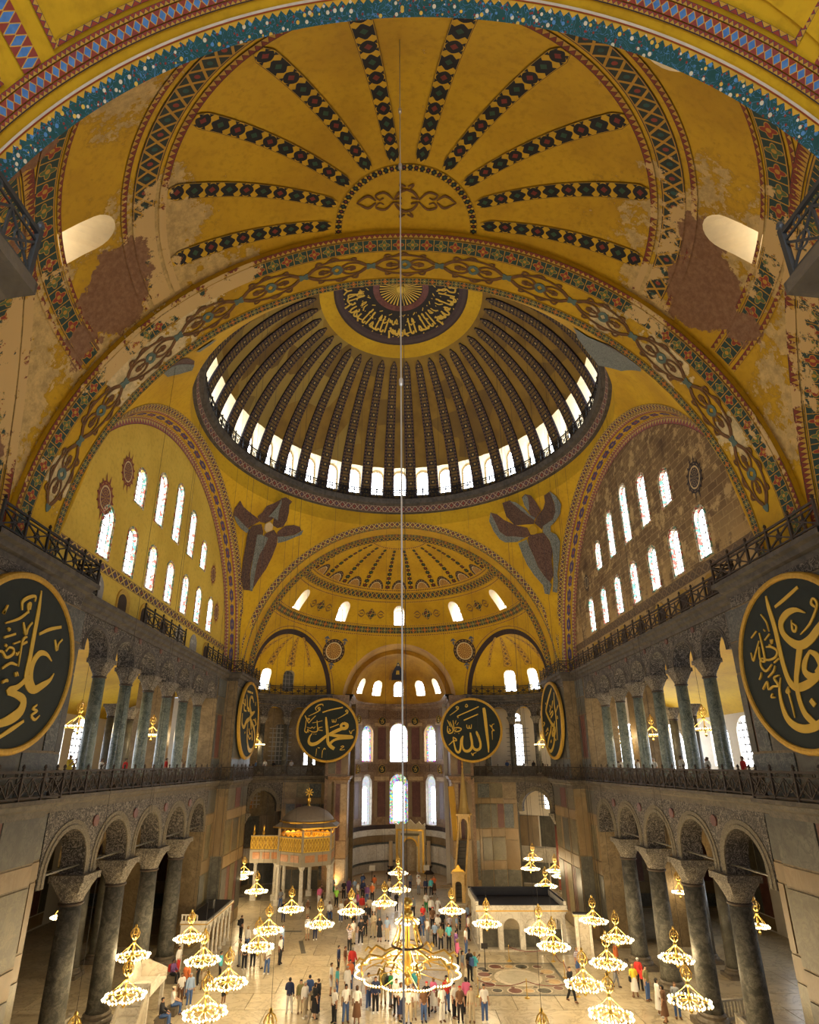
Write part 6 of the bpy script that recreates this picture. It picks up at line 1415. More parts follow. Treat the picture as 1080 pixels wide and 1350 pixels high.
# figure in the apse conch
acn, arn = (0, 36.8, 21.0), 6.3
fz = 26.0; fh = math.sqrt(arn ** 2 - (fz - 21.0) ** 2)
ap = D.objects['ceiling_apse_conch']
def apse_poly(name, poly, mat, off):
    P = [Vector(spt(acn, arn, (u - .1) / fh, fz + v)) - Vector(acn) for u, v in poly]
    obj(name, on_sphere([tuple(q) for q in P], acn, arn, off), M[mat], ap)
circ = lambda x, y, r, n=12: [(x + r * math.cos(2 * PI * k / n), y + r * math.sin(2 * PI * k / n)) for k in range(n)]
apse_poly('mosaic_throne', [(-.95, -1.5), (.95, -1.5), (.9, -.2), (-.9, -.2)], 'thr', .04)
apse_poly('mosaic_robe', [(-.65, -1.5), (.65, -1.5), (.7, -.7), (.45, .05), (.25, .3), (-.25, .3), (-.45, .05), (-.7, -.7)], 'robe', .06)
apse_poly('mosaic_halo', circ(0, .42, .36), 'ser_f2', .05); apse_poly('mosaic_veil', circ(0, .40, .23), 'robe', .07); apse_poly('mosaic_face', circ(0, .39, .13, 8), 'ser_f', .085)
apse_poly('mosaic_child', [(-.22, -.75), (.22, -.75), (.18, -.25), (-.18, -.25)], 'goldpaint', .085)
# lettering round the dome medallion
def dome_text():
    T = {'alif': [[(0, .10), (0, .74)]], 'lam': [[(.03, .78), (0, .3), (-.06, .12), (-.22, .10), (-.26, .2)]], 'nun': [[(.1, .34), (.08, .12), (-.06, .02), (-.22, .08), (-.26, .28)]],
         'ra': [[(.08, .32), (.04, .14), (-.22, .0)]], 'waw': [[(.02, .22), (.1, .32), (.0, .36), (-.04, .26), (.08, .2), (.02, .06), (-.2, .0)]], 'kaf': [[(.28, .82), (-.18, .5), (.06, .34), (.04, .14), (-.28, .1)]],
         'lamalif': [[(.16, .78), (-.12, .2)], [(-.14, .76), (.12, .22), (-.1, .16)]], 'sin': [[(.26, .3), (.22, .14), (.14, .26), (.1, .13), (.02, .26), (-.04, .1), (-.2, .06), (-.28, .26)]],
         'ha': [[(.12, .14), (.02, .34), (-.1, .2), (.04, .12), (-.2, .12)]], 'ya': [[(.14, .36), (-.02, .3), (.1, .16), (-.1, .04), (-.34, .14)]], 'mim': [[(.1, .3), (-.02, .34), (-.02, .2), (.1, .2), (.02, .04), (-.02, -.1)]]}
    seq = ['ba', 'sin', 'mim', 'alif', 'lam', 'lam', 'ha', 'alif', 'lam', 'ra', 'ya', 'nun', 'mim', 'alif', 'lamalif', 'ra', 'ya', 'mim', 'waw', 'kaf', 'alif', 'nun', 'lam', 'ha']
    r = random.Random(11); strokes = []
    n = 58
    for k in range(n):
        nm = seq[k % len(seq)]; nm = nm if nm in T else 'nun'
        for st in T[nm]: strokes.append([(k + x * 2.3, y, .062) for x, y in st])
        if k % 4 == 1: strokes.append([(k + .9, .20, .05), (k + .2, .10, .065), (k - .9, .16, .04)])
        nm = r.choice(['sin', 'ha', 'waw', 'ra', 'ya', 'mim'])
        if k % 3:
            for st in T[nm]: strokes.append([(k + x * 2.4, .44 + y * .9, .05) for x, y in st])
        for _ in range(2):
            x, y = k + r.uniform(-.4, .4), r.choice([.48, .62, .9, -.02]); strokes.append([(x, y, .05), (x + .12, y + .02, .05)])
        if k % 3 == 0: strokes.append([(k - .4, .95, .035), (k + .35, .86, .035)])
    def mp(u, v, h):
        rad = 4.95 - v * 2.25; a = -u / n * 2 * PI
        return (rad * math.sin(a), rad * math.cos(a), DZ + math.sqrt(DR ** 2 - rad ** 2) - .07 - h * .5)
    # widths are given in band heights: rescale along the circle
    out = MB()
    for st in strokes:
        S2 = [(x * 2 * PI * 4.2 / n / 2.25, y, w) for x, y, *w in [(p[0], p[1], *(p[2:] or (.05,))) for p in st] for w in [w[0]]]
        ribbons(out, [S2], lambda u, v, h: mp(u * n * 2.25 / (2 * PI * 4.2), v, h), .03, 3)
    obj('inscription', out, M['goldpaint'], dome)
dome_text()
# ---------------------------------------------------------------- furniture of the nave
def bx(lo, hi): return MB().box(lo, hi)
def screen_arches(mb, x0, x1, n, z0, z1, h, y, d, r=None):
    """marble screen with n arched openings between x0..x1 in the plane y"""
    w = (x1 - x0) / n; r = r or w * .38
    mp = lambda a, z, t: (a, y + t, z)
    arcade(mb, mp, [(x0 + i * w, x0 + (i + 1) * w, r, 0) for i in range(n)], h, z1, 0, d, 8)
    for i in range(n + 1):
        a = max(x0, x0 + i * w - (w / 2 - r)); b = min(x1, x0 + i * w + (w / 2 - r))
        mb.box((a, y, z0), (b, y + d, h))
    return mb
# large muezzin platform
def muezzin():
    t = thing('muezzin_platform', 'large white marble muezzin platform with pointed arches and a dark sunken deck', 'platform', (5.85, 10.4, 0))
    W, Dp, H = 6.5, 4.6, 2.95
    obj('front_screen', screen_arches(MB(), 0, W, 4, .12, 2.45, 1.55, 0, .22), M['white'], t)
    for x in (0, W - .22): obj('side_screen', screen_arches(MB(), 0, Dp, 3, .12, 2.45, 1.55, 0, .22).xf(Matrix.Translation((x + .22, .0, 0)) @ Matrix.Rotation(PI / 2, 4, 'Z')), M['white'], t)
    obj('plinth', bx((-.12, -.12, 0), (W + .12, Dp + .1, .14)), M['pale'], t)
    for i in range(5):
        x = i * W / 4 - (0 if i == 0 else .1 if i < 4 else .2); obj('pilaster', bx((x, -.07, .12), (x + .2, .02, 2.45)), M['white'], t)
    for i in range(4): obj('back_panel', bx((i * W / 4 + .2, .55, .14), ((i + 1) * W / 4 - .2, .6, 1.3)), M['grey'], t)
    cn = MB().box((-.1, -.1, 2.45), (W + .1, .3, 2.62)).box((-.22, -.22, 2.62), (W + .22, .3, 2.8)); co = obj('cornice', cn, M['white'], t)
    obj('gilt_line', bx((-.24, -.24, 2.66), (W + .24, -.2, 2.74)), M['gilt'], co)
    pr = MB().box((-.2, -.2, 2.8), (W + .2, 0, 3.05)).box((-.2, Dp, 2.8), (W + .2, Dp + .2, 3.35)).box((-.2, 0, 2.8), (0, Dp, 3.3)).box((W, 0, 2.8), (W + .2, Dp, 3.3)); obj('parapet', pr, M['white'], t)
    ld = MB().box((-.2, Dp - .02, 3.35), (W + .2, Dp + .22, 3.42)).box((-.02, 0, 3.3), (.06, Dp, 3.4)).box((W - .06, 0, 3.3), (W + .02, Dp, 3.4)); obj('lead_edge', ld, M['lead'], t)
    obj('deck', bx((0, 0, 2.72), (W, Dp, 2.83)), M['lead'], t)
    obj('inner_lining', MB().box((.0, Dp - .04, 2.82), (W, Dp - .01, 3.35)).box((.01, 0, 2.82), (.04, Dp, 3.3)), M['lead'], t)
    w2 = thing('marble_screen', 'narrow white marble screen panel with one tall arch at the muezzin platform', 'screen', (12.5, 8.3, 0), math.radians(-6))
    mp = lambda a, z, q: (a, q, z)
    fr = MB(); arcade(fr, mp, [(0, 1.15, .38, .0)], 2.1, 2.75, 0, .3, 8); fr.box((0, 0, 0), (.195, .3, 2.1)).box((.955, 0, 0), (1.15, .3, 2.1)); obj('frame', fr, M['white'], w2)
    obj('recessed_panel', bx((.19, .14, .1), (.96, .2, 2.45)), M['pale'], w2); obj('cap', bx((-.08, -.08, 2.75), (1.23, .38, 2.9)), M['white'], w2); obj('gilt_line', bx((-.1, -.1, 2.78), (1.25, -.06, 2.84)), M['gilt'], w2)
    obj('deck_edge', bx((-.06, -.04, 2.9), (1.2, .36, 2.98)), M['lead'], w2)
muezzin()
# low platform against the pier on the other side
def platform_n():
    t = thing('prayer_platform', 'long low marble platform with slender columns and a dark deck against the pier', 'platform', (-15.4, 6.6, 0))
    W, L = 1.75, 6.6
    for k in range(7):
        y = .15 + k * (L - .3) / 6
        c = MB().box((W - .22, y - .12, 0), (W + .02, y + .12, .2)).lathe([(.09, .2), (.08, 1.9), (.14, 2.05)], 10, (W - .1, y, 0)); obj('column', c, M['white'], t)
    sc = MB(); arcade(sc, lambda a, z, q: (W + q - .22, a, z), [(.15 + k * (L - .3) / 6, .15 + (k + 1) * (L - .3) / 6, .42, 0) for k in range(6)], 2.05, 2.62, 0, .22, 8); obj('side_screen', sc, M['white'], t)
    fe = MB(); arcade(fe, lambda a, z, q: (a, q, z), [(0, W, .62, 0)], 1.7, 2.62, 0, .2, 10); fe.box((0, 0, 0), (.25, .2, 1.7)).box((W - .25, 0, 0), (W, .2, 1.7)); obj('end_screen', fe, M['white'], t)
    obj('cornice', MB().box((-.05, -.08, 2.62), (W + .1, L + .05, 2.8)), M['white'], t); obj('gilt_line', MB().box((W + .06, -.1, 2.66), (W + .13, L, 2.72)).box((-.05, -.12, 2.66), (W + .13, -.06, 2.72)), M['gilt'], t)
    obj('deck', bx((.05, .05, 2.8), (W - .05, L - .05, 2.86)), M['lead'], t)
    pb = MB().box((-.02, -.05, 2.8), (W + .07, .05, 2.88)).box((-.02, -.05, 3.2), (W * .6, .05, 3.28))
    for k in range(5): pb.box((k * W * .15, -.04, 2.86), (k * W * .15 + .08, .04, 3.22))
    obj('front_parapet', pb, M['white'], t)
    b = tag(obj('loudspeaker_box', MB().box((-.2, -.2, 0), (.2, .2, .55)).box((-.14, -.23, .08), (.14, -.2, .47)), M['iron'], None, (-14.5, 10.3, 2.861)), 'small black loudspeaker box on the dark deck against the pier', 'speaker')
platform_n()
# marble preaching chair
def chair_n():
    t = thing('preaching_chair', 'carved white marble preaching chair with sloping parapet and slender posts', 'pulpit', (-15.1, -2.6, 0), math.radians(4))
    for i, (x, y) in enumerate(((.1, 0), (1.35, 0), (.1, 2.62), (1.35, 2.62))): obj('post', MB().box((x - .09, y - .09, 0), (x + .09, y + .09, 1.5)), M['white'], t)
    obj('seat_floor', bx((0, -.1, 1.45), (1.5, 2.82, 1.6)), M['white'], t)
    for lo, hi in (((0, -.1, 1.6), (.08, 1.45, 2.15)), ((0, -.1, 1.6), (1.5, -.02, 2.1)), ((1.42, -.1, 1.6), (1.5, 1.45, 2.05))): obj('parapet', bx(lo, hi), M['white'], t)
    sl = MB().prism([(0, 1.6), (1.45, 1.6), (1.45, 2.0), (.75, 2.75), (0, 2.75)], 0, .09, lambda a, z, d: (d - .02, a + 1.3, z)); obj('sloping_side', sl, M['white'], t)
    sl = MB().prism([(0, 1.5), (1.5, 1.5), (1.5, 2.0), (0, 2.6)], 1.38, 1.5, lambda a, z, d: (a, d + 1.3, z)); obj('back_rest', sl, M['pale'], t)
    for k in range(5): obj('step', bx((.2, -1.5 + k * .28, 0), (1.3, -1.22 + k * .28, .3 * (k + 1))), M['white'], t)
    ba = MB().prism([(-1.6, 0), (-.1, 0), (-.1, 1.9), (-1.6, .7)], 1.3, 1.4, lambda a, z, d: (d, a, z)); obj('stair_side', ba, M['pale'], t)
    ba = MB().prism([(-1.6, 0), (-.1, 0), (-.1, 1.9), (-1.6, .7)], .1, .2, lambda a, z, d: (d, a, z)); obj('stair_side', ba, M['pale'], t)
chair_n()
def balustrade(label, p0, p1, h=.95):
    p0, p1 = Vector(p0), Vector(p1); d = p1 - p0; L = d.length; t = thing('marble_balustrade', label, 'balustrade', (p0.x, p0.y, 0), math.atan2(d.y, d.x))
    obj('base_rail', bx((0, -.1, 0), (L, .1, .14)), M['pale'], t); obj('top_rail', bx((0, -.1, h - .1), (L, .1, h)), M['pale'], t)
    n = int(L / .2)
    me = MB().lathe([(.05, .14), (.075, .3), (.045, .5), (.07, .68), (.05, h - .1)], 8).mesh('baluster', M['pale'])
    for k in range(n): obj('baluster', me, None, t, ((k + .5) * L / n, 0, 0))
    for x in (0, L): obj('end_post', bx((x - .12, -.13, 0), (x + .12, .13, h + .08)), M['pale'], t)
balustrade('low pale marble balustrade between dark columns beside the preaching chair', (-17.3, -6.0), (-17.3, -3.2))
balustrade('low pale marble balustrade in front of the preaching chair steps', (-15.6, -5.6), (-14.2, -5.0))
balustrade('low pale marble balustrade between dark columns near the patterned floor square', (17.2, -1.4), (19.6, -.9))
balustrade('low pale marble balustrade in the aisle by the dark column foot', (16.9, -5.9), (17.2, -3.4))

# royal loge: hexagonal kiosk on columns with bridge
def loge():
    t = thing('royal_loge', 'gilded hexagonal royal loge with a low lead dome raised on pale columns', 'loge', (-9.7, 26.2, 0))
    V = [Vector((3.05 * math.sin(k * PI / 3), -3.05 * math.cos(k * PI / 3))) for k in range(6)]
    cm = MB().box((-.3, -.3, 0), (.3, .3, .55)).lathe([(.2, .55), (.19, 2.9), (.17, 3.25)], 12).lathe([(.18, 3.25), (.3, 3.5), (.32, 3.62)], 12).mesh('column', M['white'])
    for v in V: obj('column', cm, None, t, (v.x * .95, v.y * .95, 0))
    fl = MB().prism([(v.x * 1.04, v.y * 1.04) for v in V], 3.6, 3.8); obj('floor_slab', fl, M['loge_wood'], t)
    ce = MB().prism([(v.x, v.y) for v in V], 7.0, 7.1); obj('ceiling_panel', ce, M['gilt'], t)
    for k in range(6):
        a, b = V[k], V[(k + 1) % 6]; d = (b - a); L = d.length; ang = math.atan2(d.y, d.x); rotl = Matrix.Translation((a.x, a.y, 0)) @ Matrix.Rotation(ang, 4, 'Z')
        lp = obj('lower_panel', bx((0, -.06, 3.8), (L, .06, 4.75)).xf(rotl), M['loge_wood'], t)
        for q in (.1, .55): obj('red_inset', bx((q * L, -.1, 3.98), (q * L + L * .33, .1, 4.6)).xf(rotl), M['loge_red'], lp)
        mb = MB(); mb.grid(lambda u, z: tuple(rotl @ Vector((u * L, -.02, z))), 1, 1, (0.02, .98), (4.85, 6.15), 9, 1); obj('gilt_lattice', mb, M['loge_lattice'], t)
        obj('rail', bx((0, -.1, 4.75), (L, .1, 4.86)).xf(rotl), M['loge_wood'], t); obj('rail', bx((0, -.08, 6.15), (L, .08, 6.25)).xf(rotl), M['loge_wood'], t)
        obj('crest', MB().prism([(i * L / 10, 6.25 + (.22 if i % 2 else .0)) for i in range(11)] + [(L, 6.2), (0, 6.2)], -.03, .03, lambda x, z, y: tuple(rotl @ Vector((x, y, z)))), M['gilt'], t)
        obj('post', bx((-.09, -.09, 3.8), (.09, .09, 7.1)).xf(rotl), M['loge_wood'], t)
        obj('lintel', bx((0, -.1, 6.95), (L, .1, 7.2)).xf(rotl), M['gilt'], t)
    ev = MB(); n = 6
    vs = [(v.x * 1.22, v.y * 1.22, 7.12) for v in V] + [(v.x * 1.0, v.y * 1.0, 7.55) for v in V]
    ev.add(vs, [(i, (i + 1) % 6, 6 + (i + 1) % 6, 6 + i) for i in range(6)] + [tuple(range(5, -1, -1))]); obj('eaves', ev, M['loge_roof'], t)
    obj('eaves_edge', MB().prism([(v.x * 1.24, v.y * 1.24) for v in V], 7.06, 7.16), M['gilt'], t)
    dm = obj('dome', MB().lathe([(2.85, 7.5), (2.6, 7.95), (2.05, 8.45), (1.2, 8.85), (.3, 9.0), (.01, 9.02)], 24), M['loge_roof'], t, smooth=True)
    obj('dome_crest', MB().lathe([(2.95, 7.5), (2.98, 7.62), (2.85, 7.66)], 24), M['gilt'], dm)
    fi = MB().lathe([(.18, 9.0), (.1, 9.2), (.2, 9.5), (.22, 9.75), (.06, 9.85), (.05, 10.1)], 10)
    for k in range(8):
        a = k * PI / 4; fi.obox((.28 * math.cos(a), 0, 10.35 + .28 * math.sin(a)), (.16 * math.cos(a), 0, .16 * math.sin(a)), (0, .03, 0), (-.05 * math.sin(a), 0, .05 * math.cos(a)))
    fi.lathe([(.01, 10.2), (.16, 10.35), (.01, 10.5)], 10); obj('finial', fi, M['gilt'], t)
    # bridge towards the niche
    obj('bridge_floor_beam', bx((-3.2, -1.2, 3.6), (0, 1.2, 3.8)), M['loge_wood'], t, (-2.6, .8, 0)); obj('bridge_lower_panel', bx((-3.2, -1.25, 3.8), (0, -1.13, 4.75)), M['loge_wood'], t, (-2.6, .8, 0))
    for q in (-2.9, -1.9, -.95): obj('bridge_red_inset', bx((q, -1.29, 3.98), (q + .75, -1.1, 4.6)), M['loge_red'], t, (-2.6, .8, 0))
    mb = MB(); mb.grid(lambda u, z: (-3.2 + u * 3.2, -1.2, z), 1, 1, (0, 1), (4.85, 6.1), 9, 1); obj('bridge_gilt_lattice', mb, M['loge_lattice'], t, (-2.6, .8, 0))
    obj('bridge_rail', bx((-3.2, -1.28, 4.75), (0, -1.1, 4.86)), M['loge_wood'], t, (-2.6, .8, 0)); obj('bridge_rail', bx((-3.2, -1.28, 6.1), (0, -1.1, 6.2)), M['loge_wood'], t, (-2.6, .8, 0))
    for x in (-2.8, -.7): obj('bridge_column', cm, None, t, (x - 2.6, .8, 0))
    for x in (-2.9, -1.9): obj('bridge_finial', MB().lathe([(.1, 6.2), (.16, 6.45), (.08, 6.6), (.1, 7.0), (.02, 7.2)], 8, (x, -1.19, 0)), M['gilt'], t, (-2.6, .8, 0))
    lamp('loge_lamp', 'POINT', (-9.7, 26.2, 5.6), 400, (1, .62, .22), .4)
M['loge_wood'] = flat('loge_stone', (.30, .25, .17), .5, 0, .25); M['loge_red'] = marble('loge_red_marble', (.34, .13, .035), (.46, .20, .06), None, 4, .35)
M['loge_lattice'] = pattern('gilt_lattice', 'lattice', (.70, .44, .05), (.30, .16, .02), (.75, .5, .1), (.55, .32, .04), (.6, .38, .06)); M['loge_roof'] = flat('loge_lead_roof', (.24, .20, .16), .6, .1, .2)
loge()

# minbar: portal, stair between parapets, canopy with tall spire
def minbar():
    ang = math.atan2(30.0 - 25.2, 7.35 - 5.9); t = thing('minbar', 'tall narrow marble minbar with a long stair, gilded portal and pointed spire', 'minbar', (5.9, 25.2, 0), ang)
    # local x runs up the stair
    pt = MB(); arcade(pt, lambda a, z, q: (q, a, z), [(-.62, .62, .34, 0)], 1.7, 2.7, -.18, .18, 10); pt.box((-.18, -.62, 0), (.18, -.34, 1.7)).box((-.18, .34, 0), (.18, .62, 1.7)); obj('portal', pt, M['minbar_gold'], t)
    obj('portal_cornice', bx((-.26, -.72, 2.7), (.26, .72, 2.9)), M['minbar_gold'], t)
    obj('portal_crest', MB().prism([(-.66, 2.9), (.66, 2.9), (.5, 3.1), (.3, 3.15), (.12, 3.4), (0, 3.55), (-.12, 3.4), (-.3, 3.15), (-.5, 3.1)], -.1, .1, lambda a, z, q: (q, a, z)), M['gilt'], t)
    obj('portal_threshold', bx((-.5, -.75, 0), (.3, .75, .16)), M['pale'], t)
    n = 16; L = 3.3; H = 5.2
    for k in range(n): obj('step', bx((.35 + k * L / n, -.5, .0), (.35 + (k + 1) * L / n, .5, .16 + (k + 1) * H / n)), M['minbar_step'], t)
    for s in (-1, 1):
        sd = MB().prism([(.3, 0), (.35 + L, 0), (.35 + L, H + 1.0), (.3, 1.0)], s * .5, s * .62, lambda a, z, q: (a, q, z)); obj('stair_parapet', sd, M['minbar_side'], t)
        ed = MB().prism([(.3, .95), (.35 + L, H + .95), (.35 + L, H + 1.1), (.3, 1.1)], s * .46, s * .66, lambda a, z, q: (a, q, z)); obj('handrail', ed, M['minbar_gold'], t)
    x0 = .35 + L; obj('tower_base', bx((x0, -.65, 0), (x0 + 1.3, .65, H + .16)), M['minbar_side'], t)
    for a in (0.06, 1.12):
        for s in (-.58, .46): obj('canopy_post', bx((x0 + a, s, H + .16), (x0 + a + .12, s + .12, 7.6)), M['minbar_gold'], t)
    cn = MB()
    for ax in (0, 1):
        pass
    arcade(cn, lambda a, z, q: (x0 + q, a, z), [(-.58, .58, .42, 0)], 7.1, 7.8, 0.02, .16, 8); arcade(cn, lambda a, z, q: (x0 + 1.14 + q, a, z), [(-.58, .58, .42, 0)], 7.1, 7.8, 0.0, .14, 8); arcade(cn, lambda a, z, q: (x0 + .65 + a, q, z), [(-.6, .6, .42, 0)], 7.1, 7.8, -.6, -.46, 8); arcade(cn, lambda a, z, q: (x0 + .65 + a, q, z), [(-.6, .6, .42, 0)], 7.1, 7.8, .46, .6, 8)
    obj('canopy', cn, M['minbar_gold'], t); obj('canopy_cornice', bx((x0 - .12, -.77, 7.8), (x0 + 1.42, .77, 8.0)), M['minbar_gold'], t)
    sp = MB().lathe([(.72, 8.0), (.62, 8.35), (.52, 8.6), (.08, 12.7), (.02, 12.8)], 8, (x0 + .65, 0, 0)); obj('spire', sp, M['minbar_spire'], t)
    obj('spire_finial', MB().lathe([(.03, 12.7), (.1, 12.95), (.04, 13.1), (.09, 13.3), (.01, 13.7)], 8, (x0 + .65, 0, 0)), M['gilt'], t)
    b = thing('banner', 'long yellow standard leaning against the stair side of the minbar', 'banner', (6.25, 29.9, 5.2))
    obj('cloth', MB().prism([(0, 0), (.5, 0), (.2, 5.6), (-.45, 5.6)], 0, .06, lambda a, z, q: (a - .3, q, z)), M['banner'], b); obj('pole', MB().tube([(.25, .03, -.2), (-.05, .03, 5.9)], .04), M['gilt'], b)
    # stand that the banner leans on
M['minbar_gold'] = marble('minbar_honey_marble', (.58, .38, .12), (.70, .48, .2), (.5, .3, .08), 2.0, .4); M['minbar_side'] = marble('minbar_side_marble', (.34, .26, .16), (.44, .35, .23), (.2, .14, .08), 1.5, .4)
M['minbar_step'] = flat('minbar_step_carpet', (.10, .085, .065), .8, 0, .2); M['minbar_spire'] = flat('minbar_spire_gilt', (.42, .29, .10), .5, .4, .2); M['banner'] = flat('banner_cloth', (.48, .27, .03), .7, 0, .2)
minbar()
# mihrab and candlesticks
def mihrab():
    t = thing('mihrab', 'tall gilded marble mihrab with an arched niche and leaf-shaped crest', 'mihrab', (1.45, 41.3, .22), math.radians(-14))
    w = 1.95
    fr = MB(); arcade(fr, lambda a, z, q: (a, q, z), [(-w, w, .85, 0)], 3.0, 5.2, -.1, .62, 14); fr.box((-w, -.1, 0), (-.85, .62, 3.0)).box((.85, -.1, 0), (w, .62, 3.0)); bd = obj('body', fr, M['mih'], t)
    for x in (-w + .12, w - .34): obj('border', bx((x, -.18, 0), (x + .22, -.08, 5.0)), M['gilt'], bd)
    obj('border', bx((-w + .12, -.18, 4.78), (w - .12, -.08, 5.0)), M['gilt'], bd)
    for x in (-1.22, 1.06): obj('inner_border', bx((x, -.15, 0), (x + .16, -.08, 4.3)), M['gilt'], bd)
    obj('inscription_band', bx((-1.22, -.15, 4.2), (1.22, -.08, 4.5)), M['mih_dark'], t)
    nc = MB(); nc.lathe([(.86, 0), (.86, 3.0), (.75, 3.45), (.45, 3.75), (.01, 3.9)], 16, (0, .0, 0), 0, False, 0, PI); obj('niche', nc, M['mih_niche'], t)
    obj('arch_moulding', archivolt(lambda a, z, q: (a, q, z), 0, 3.0, 0, .85, .2, -.1, .08, 14), M['gilt'], t)
    cr = [(-w, 5.2), (w, 5.2), (w, 5.75), (w * .8, 5.5), (w * .6, 5.9), (w * .35, 5.55), (0, 6.15), (-w * .35, 5.55), (-w * .6, 5.9), (-w * .8, 5.5), (-w, 5.75)]
    obj('crest', MB().prism(cr, -.05, .25, lambda a, z, q: (a, q, z)), M['mih'], t)
    for k, x in enumerate((-1.05, 3.75)):
        c = thing('candlestick', 'thick tall candle on a dark bronze stand %s the mihrab' % ('on the loge side of' if k == 0 else 'on the minbar side of'), 'candlestick', (x, 40.1, .22))
        obj('stand', MB().lathe([(.62, 0), (.6, .1), (.3, .3), (.2, .55), (.42, .8), (.42, .9)], 14), M['iron_br'], c); obj('candle', MB().lathe([(.26, .9), (.24, 3.7), (.05, 3.72)], 14), M['candle'], c)
M['mih'] = marble('mihrab_marble', (.60, .47, .25), (.70, .58, .35), (.5, .36, .14), 1.6, .4); M['mih_dark'] = flat('mihrab_inscription', (.16, .13, .06), .5, 0, .4); M['mih_niche'] = marble('mihrab_niche_marble', (.44, .34, .2), (.56, .45, .28), (.3, .2, .1), 1.2, .4); M['candle'] = flat('candle_wax', (.50, .36, .2), .5, 0, .1)
mihrab()
# inlaid marble square in the floor
def omphalion():
    t = thing('inlaid_floor_square', 'square floor inlay of red, green and grey marble discs', 'floor inlay', (7.55, 4.95, 0))
    h = 2.75; obj('ground_slab', bx((-h, -h, 0.0), (h, h, .012)), M['omph'], t); obj('border', MB().box((-h - .18, -h - .18, 0), (h + .18, -h, .014)).box((-h - .18, h, 0), (h + .18, h + .18, .014)).box((-h - .18, -h, 0), (-h, h, .014)).box((h, -h, 0), (h + .18, h, .014)), M['slate'], t)
    def disc(x, y, r, mat):
        obj('pale_ring', MB().lathe([(r, .012), (r * 1.0, .02), (r * .8, .02)], 28, (x, y, 0), 0, False), M['pale'], t)
        obj('disc', MB().lathe([(r * .82, .012), (r * .82, .022), (.001, .022)], 28, (x, y, 0), 0, False), M[mat], t)
    disc(0, .1, 1.55, 'greyl')
    k = 0
    cols = ['redp', 'honey_l', 'redp', 'verde', 'honey_l', 'redp', 'verde', 'redp', 'honey_l', 'redp', 'verde', 'redp', 'honey_l', 'verde', 'redp', 'honey_l']
    for i in range(16):
        a = i * 2 * PI / 16 + .1; q = 2.15 / max(abs(math.cos(a)), abs(math.sin(a))); q = min(q, 2.75)
        disc(q * math.cos(a), q * math.sin(a), .5 if i % 2 else .36, cols[i])
    for i in range(8):
        a = i * PI / 4 + .4; disc(1.85 * math.cos(a), .1 + 1.85 * math.sin(a), .17, cols[i])
    # rope barrier
    P = [(4.5, 1.9), (7.4, 1.7), (10.5, 1.9), (10.6, 5.0), (10.7, 8.2), (7.6, 8.3)]
    for i, (x, y) in enumerate(P):
        st = tag(empty('stanchion', (x, y, 0)), 'slim brass barrier post at the inlaid square, %s along the rope line' % ORD[i], 'stanchion')
        obj('base', MB().lathe([(.16, 0), (.16, .03), (.03, .06)], 12), M['brass'], st); obj('pole', MB().lathe([(.025, .05), (.025, .92), (.04, .94), (.01, 1.0)], 8), M['brass'], st)
    for i, (a, b) in enumerate(zip(P[:-1], P[1:])):
        pts = [(a[0] + (b[0] - a[0]) * q, a[1] + (b[1] - a[1]) * q, .86 - .28 * 4 * q * (1 - q)) for q in [j / 8 for j in range(9)]]
        tag(obj('barrier_rope', MB().tube(pts, .02, 5), M['rope']), 'dark red barrier rope at the inlaid square, %s span of the rope line' % ORD[i], 'rope')
    s = thing('sign_stand', 'black sign stand at the edge of the inlaid floor square', 'sign', (5.6, 6.3, 0)); obj('base', MB().lathe([(.22, 0), (.22, .03), (.03, .05)], 12), M['iron'], s); obj('pole', MB().lathe([(.03, .05), (.03, 1.35)], 8), M['iron'], s); obj('board', bx((-.22, -.03, 1.3), (.22, .03, 1.62)), M['iron'], s)
M['omph'] = marble('inlay_ground', (.20, .17, .11), (.31, .26, .18), (.1, .08, .05), 2.0, .35); M['greyl'] = marble('granite_disc', (.30, .27, .20), (.38, .34, .26), None, 4.0, .35); M['rope'] = flat('red_rope', (.16, .02, .02), .8)
omphalion()
for nm, x, y, w, l, rz in (('a', -9.1, 15.7, 1.6, .35, 0), ('b', -7.6, 11.5, .35, 3.2, .22)):  # two strips of darker paving, thin slabs in the nave floor
    tag(obj('floor_grating', bx((-w / 2, -l / 2, 0), (w / 2, l / 2, .008)), M['slate'], None, (x, y, 0.002), rz), 'dark narrow paving strip let into the floor, %s' % ('running across the nave' if nm == 'a' else 'running along the nave'), 'paving strip')
for i, (x, y) in enumerate(((-3.2, 35.2), (3.2, 35.4))):
    s = thing('notice_stand', 'white notice board on a thin stand %s' % ('at the loge side of the apse step' if i == 0 else 'at the minbar side of the apse step'), 'sign', (x, y, .22)); obj('base', MB().lathe([(.2, 0), (.2, .03), (.03, .05)], 12), M['iron'], s); obj('pole', MB().lathe([(.03, .05), (.03, 1.2)], 8), M['iron'], s); obj('board', bx((-.35, -.03, 1.15), (.35, .03, 1.7)), M['plasterwhite'], s)
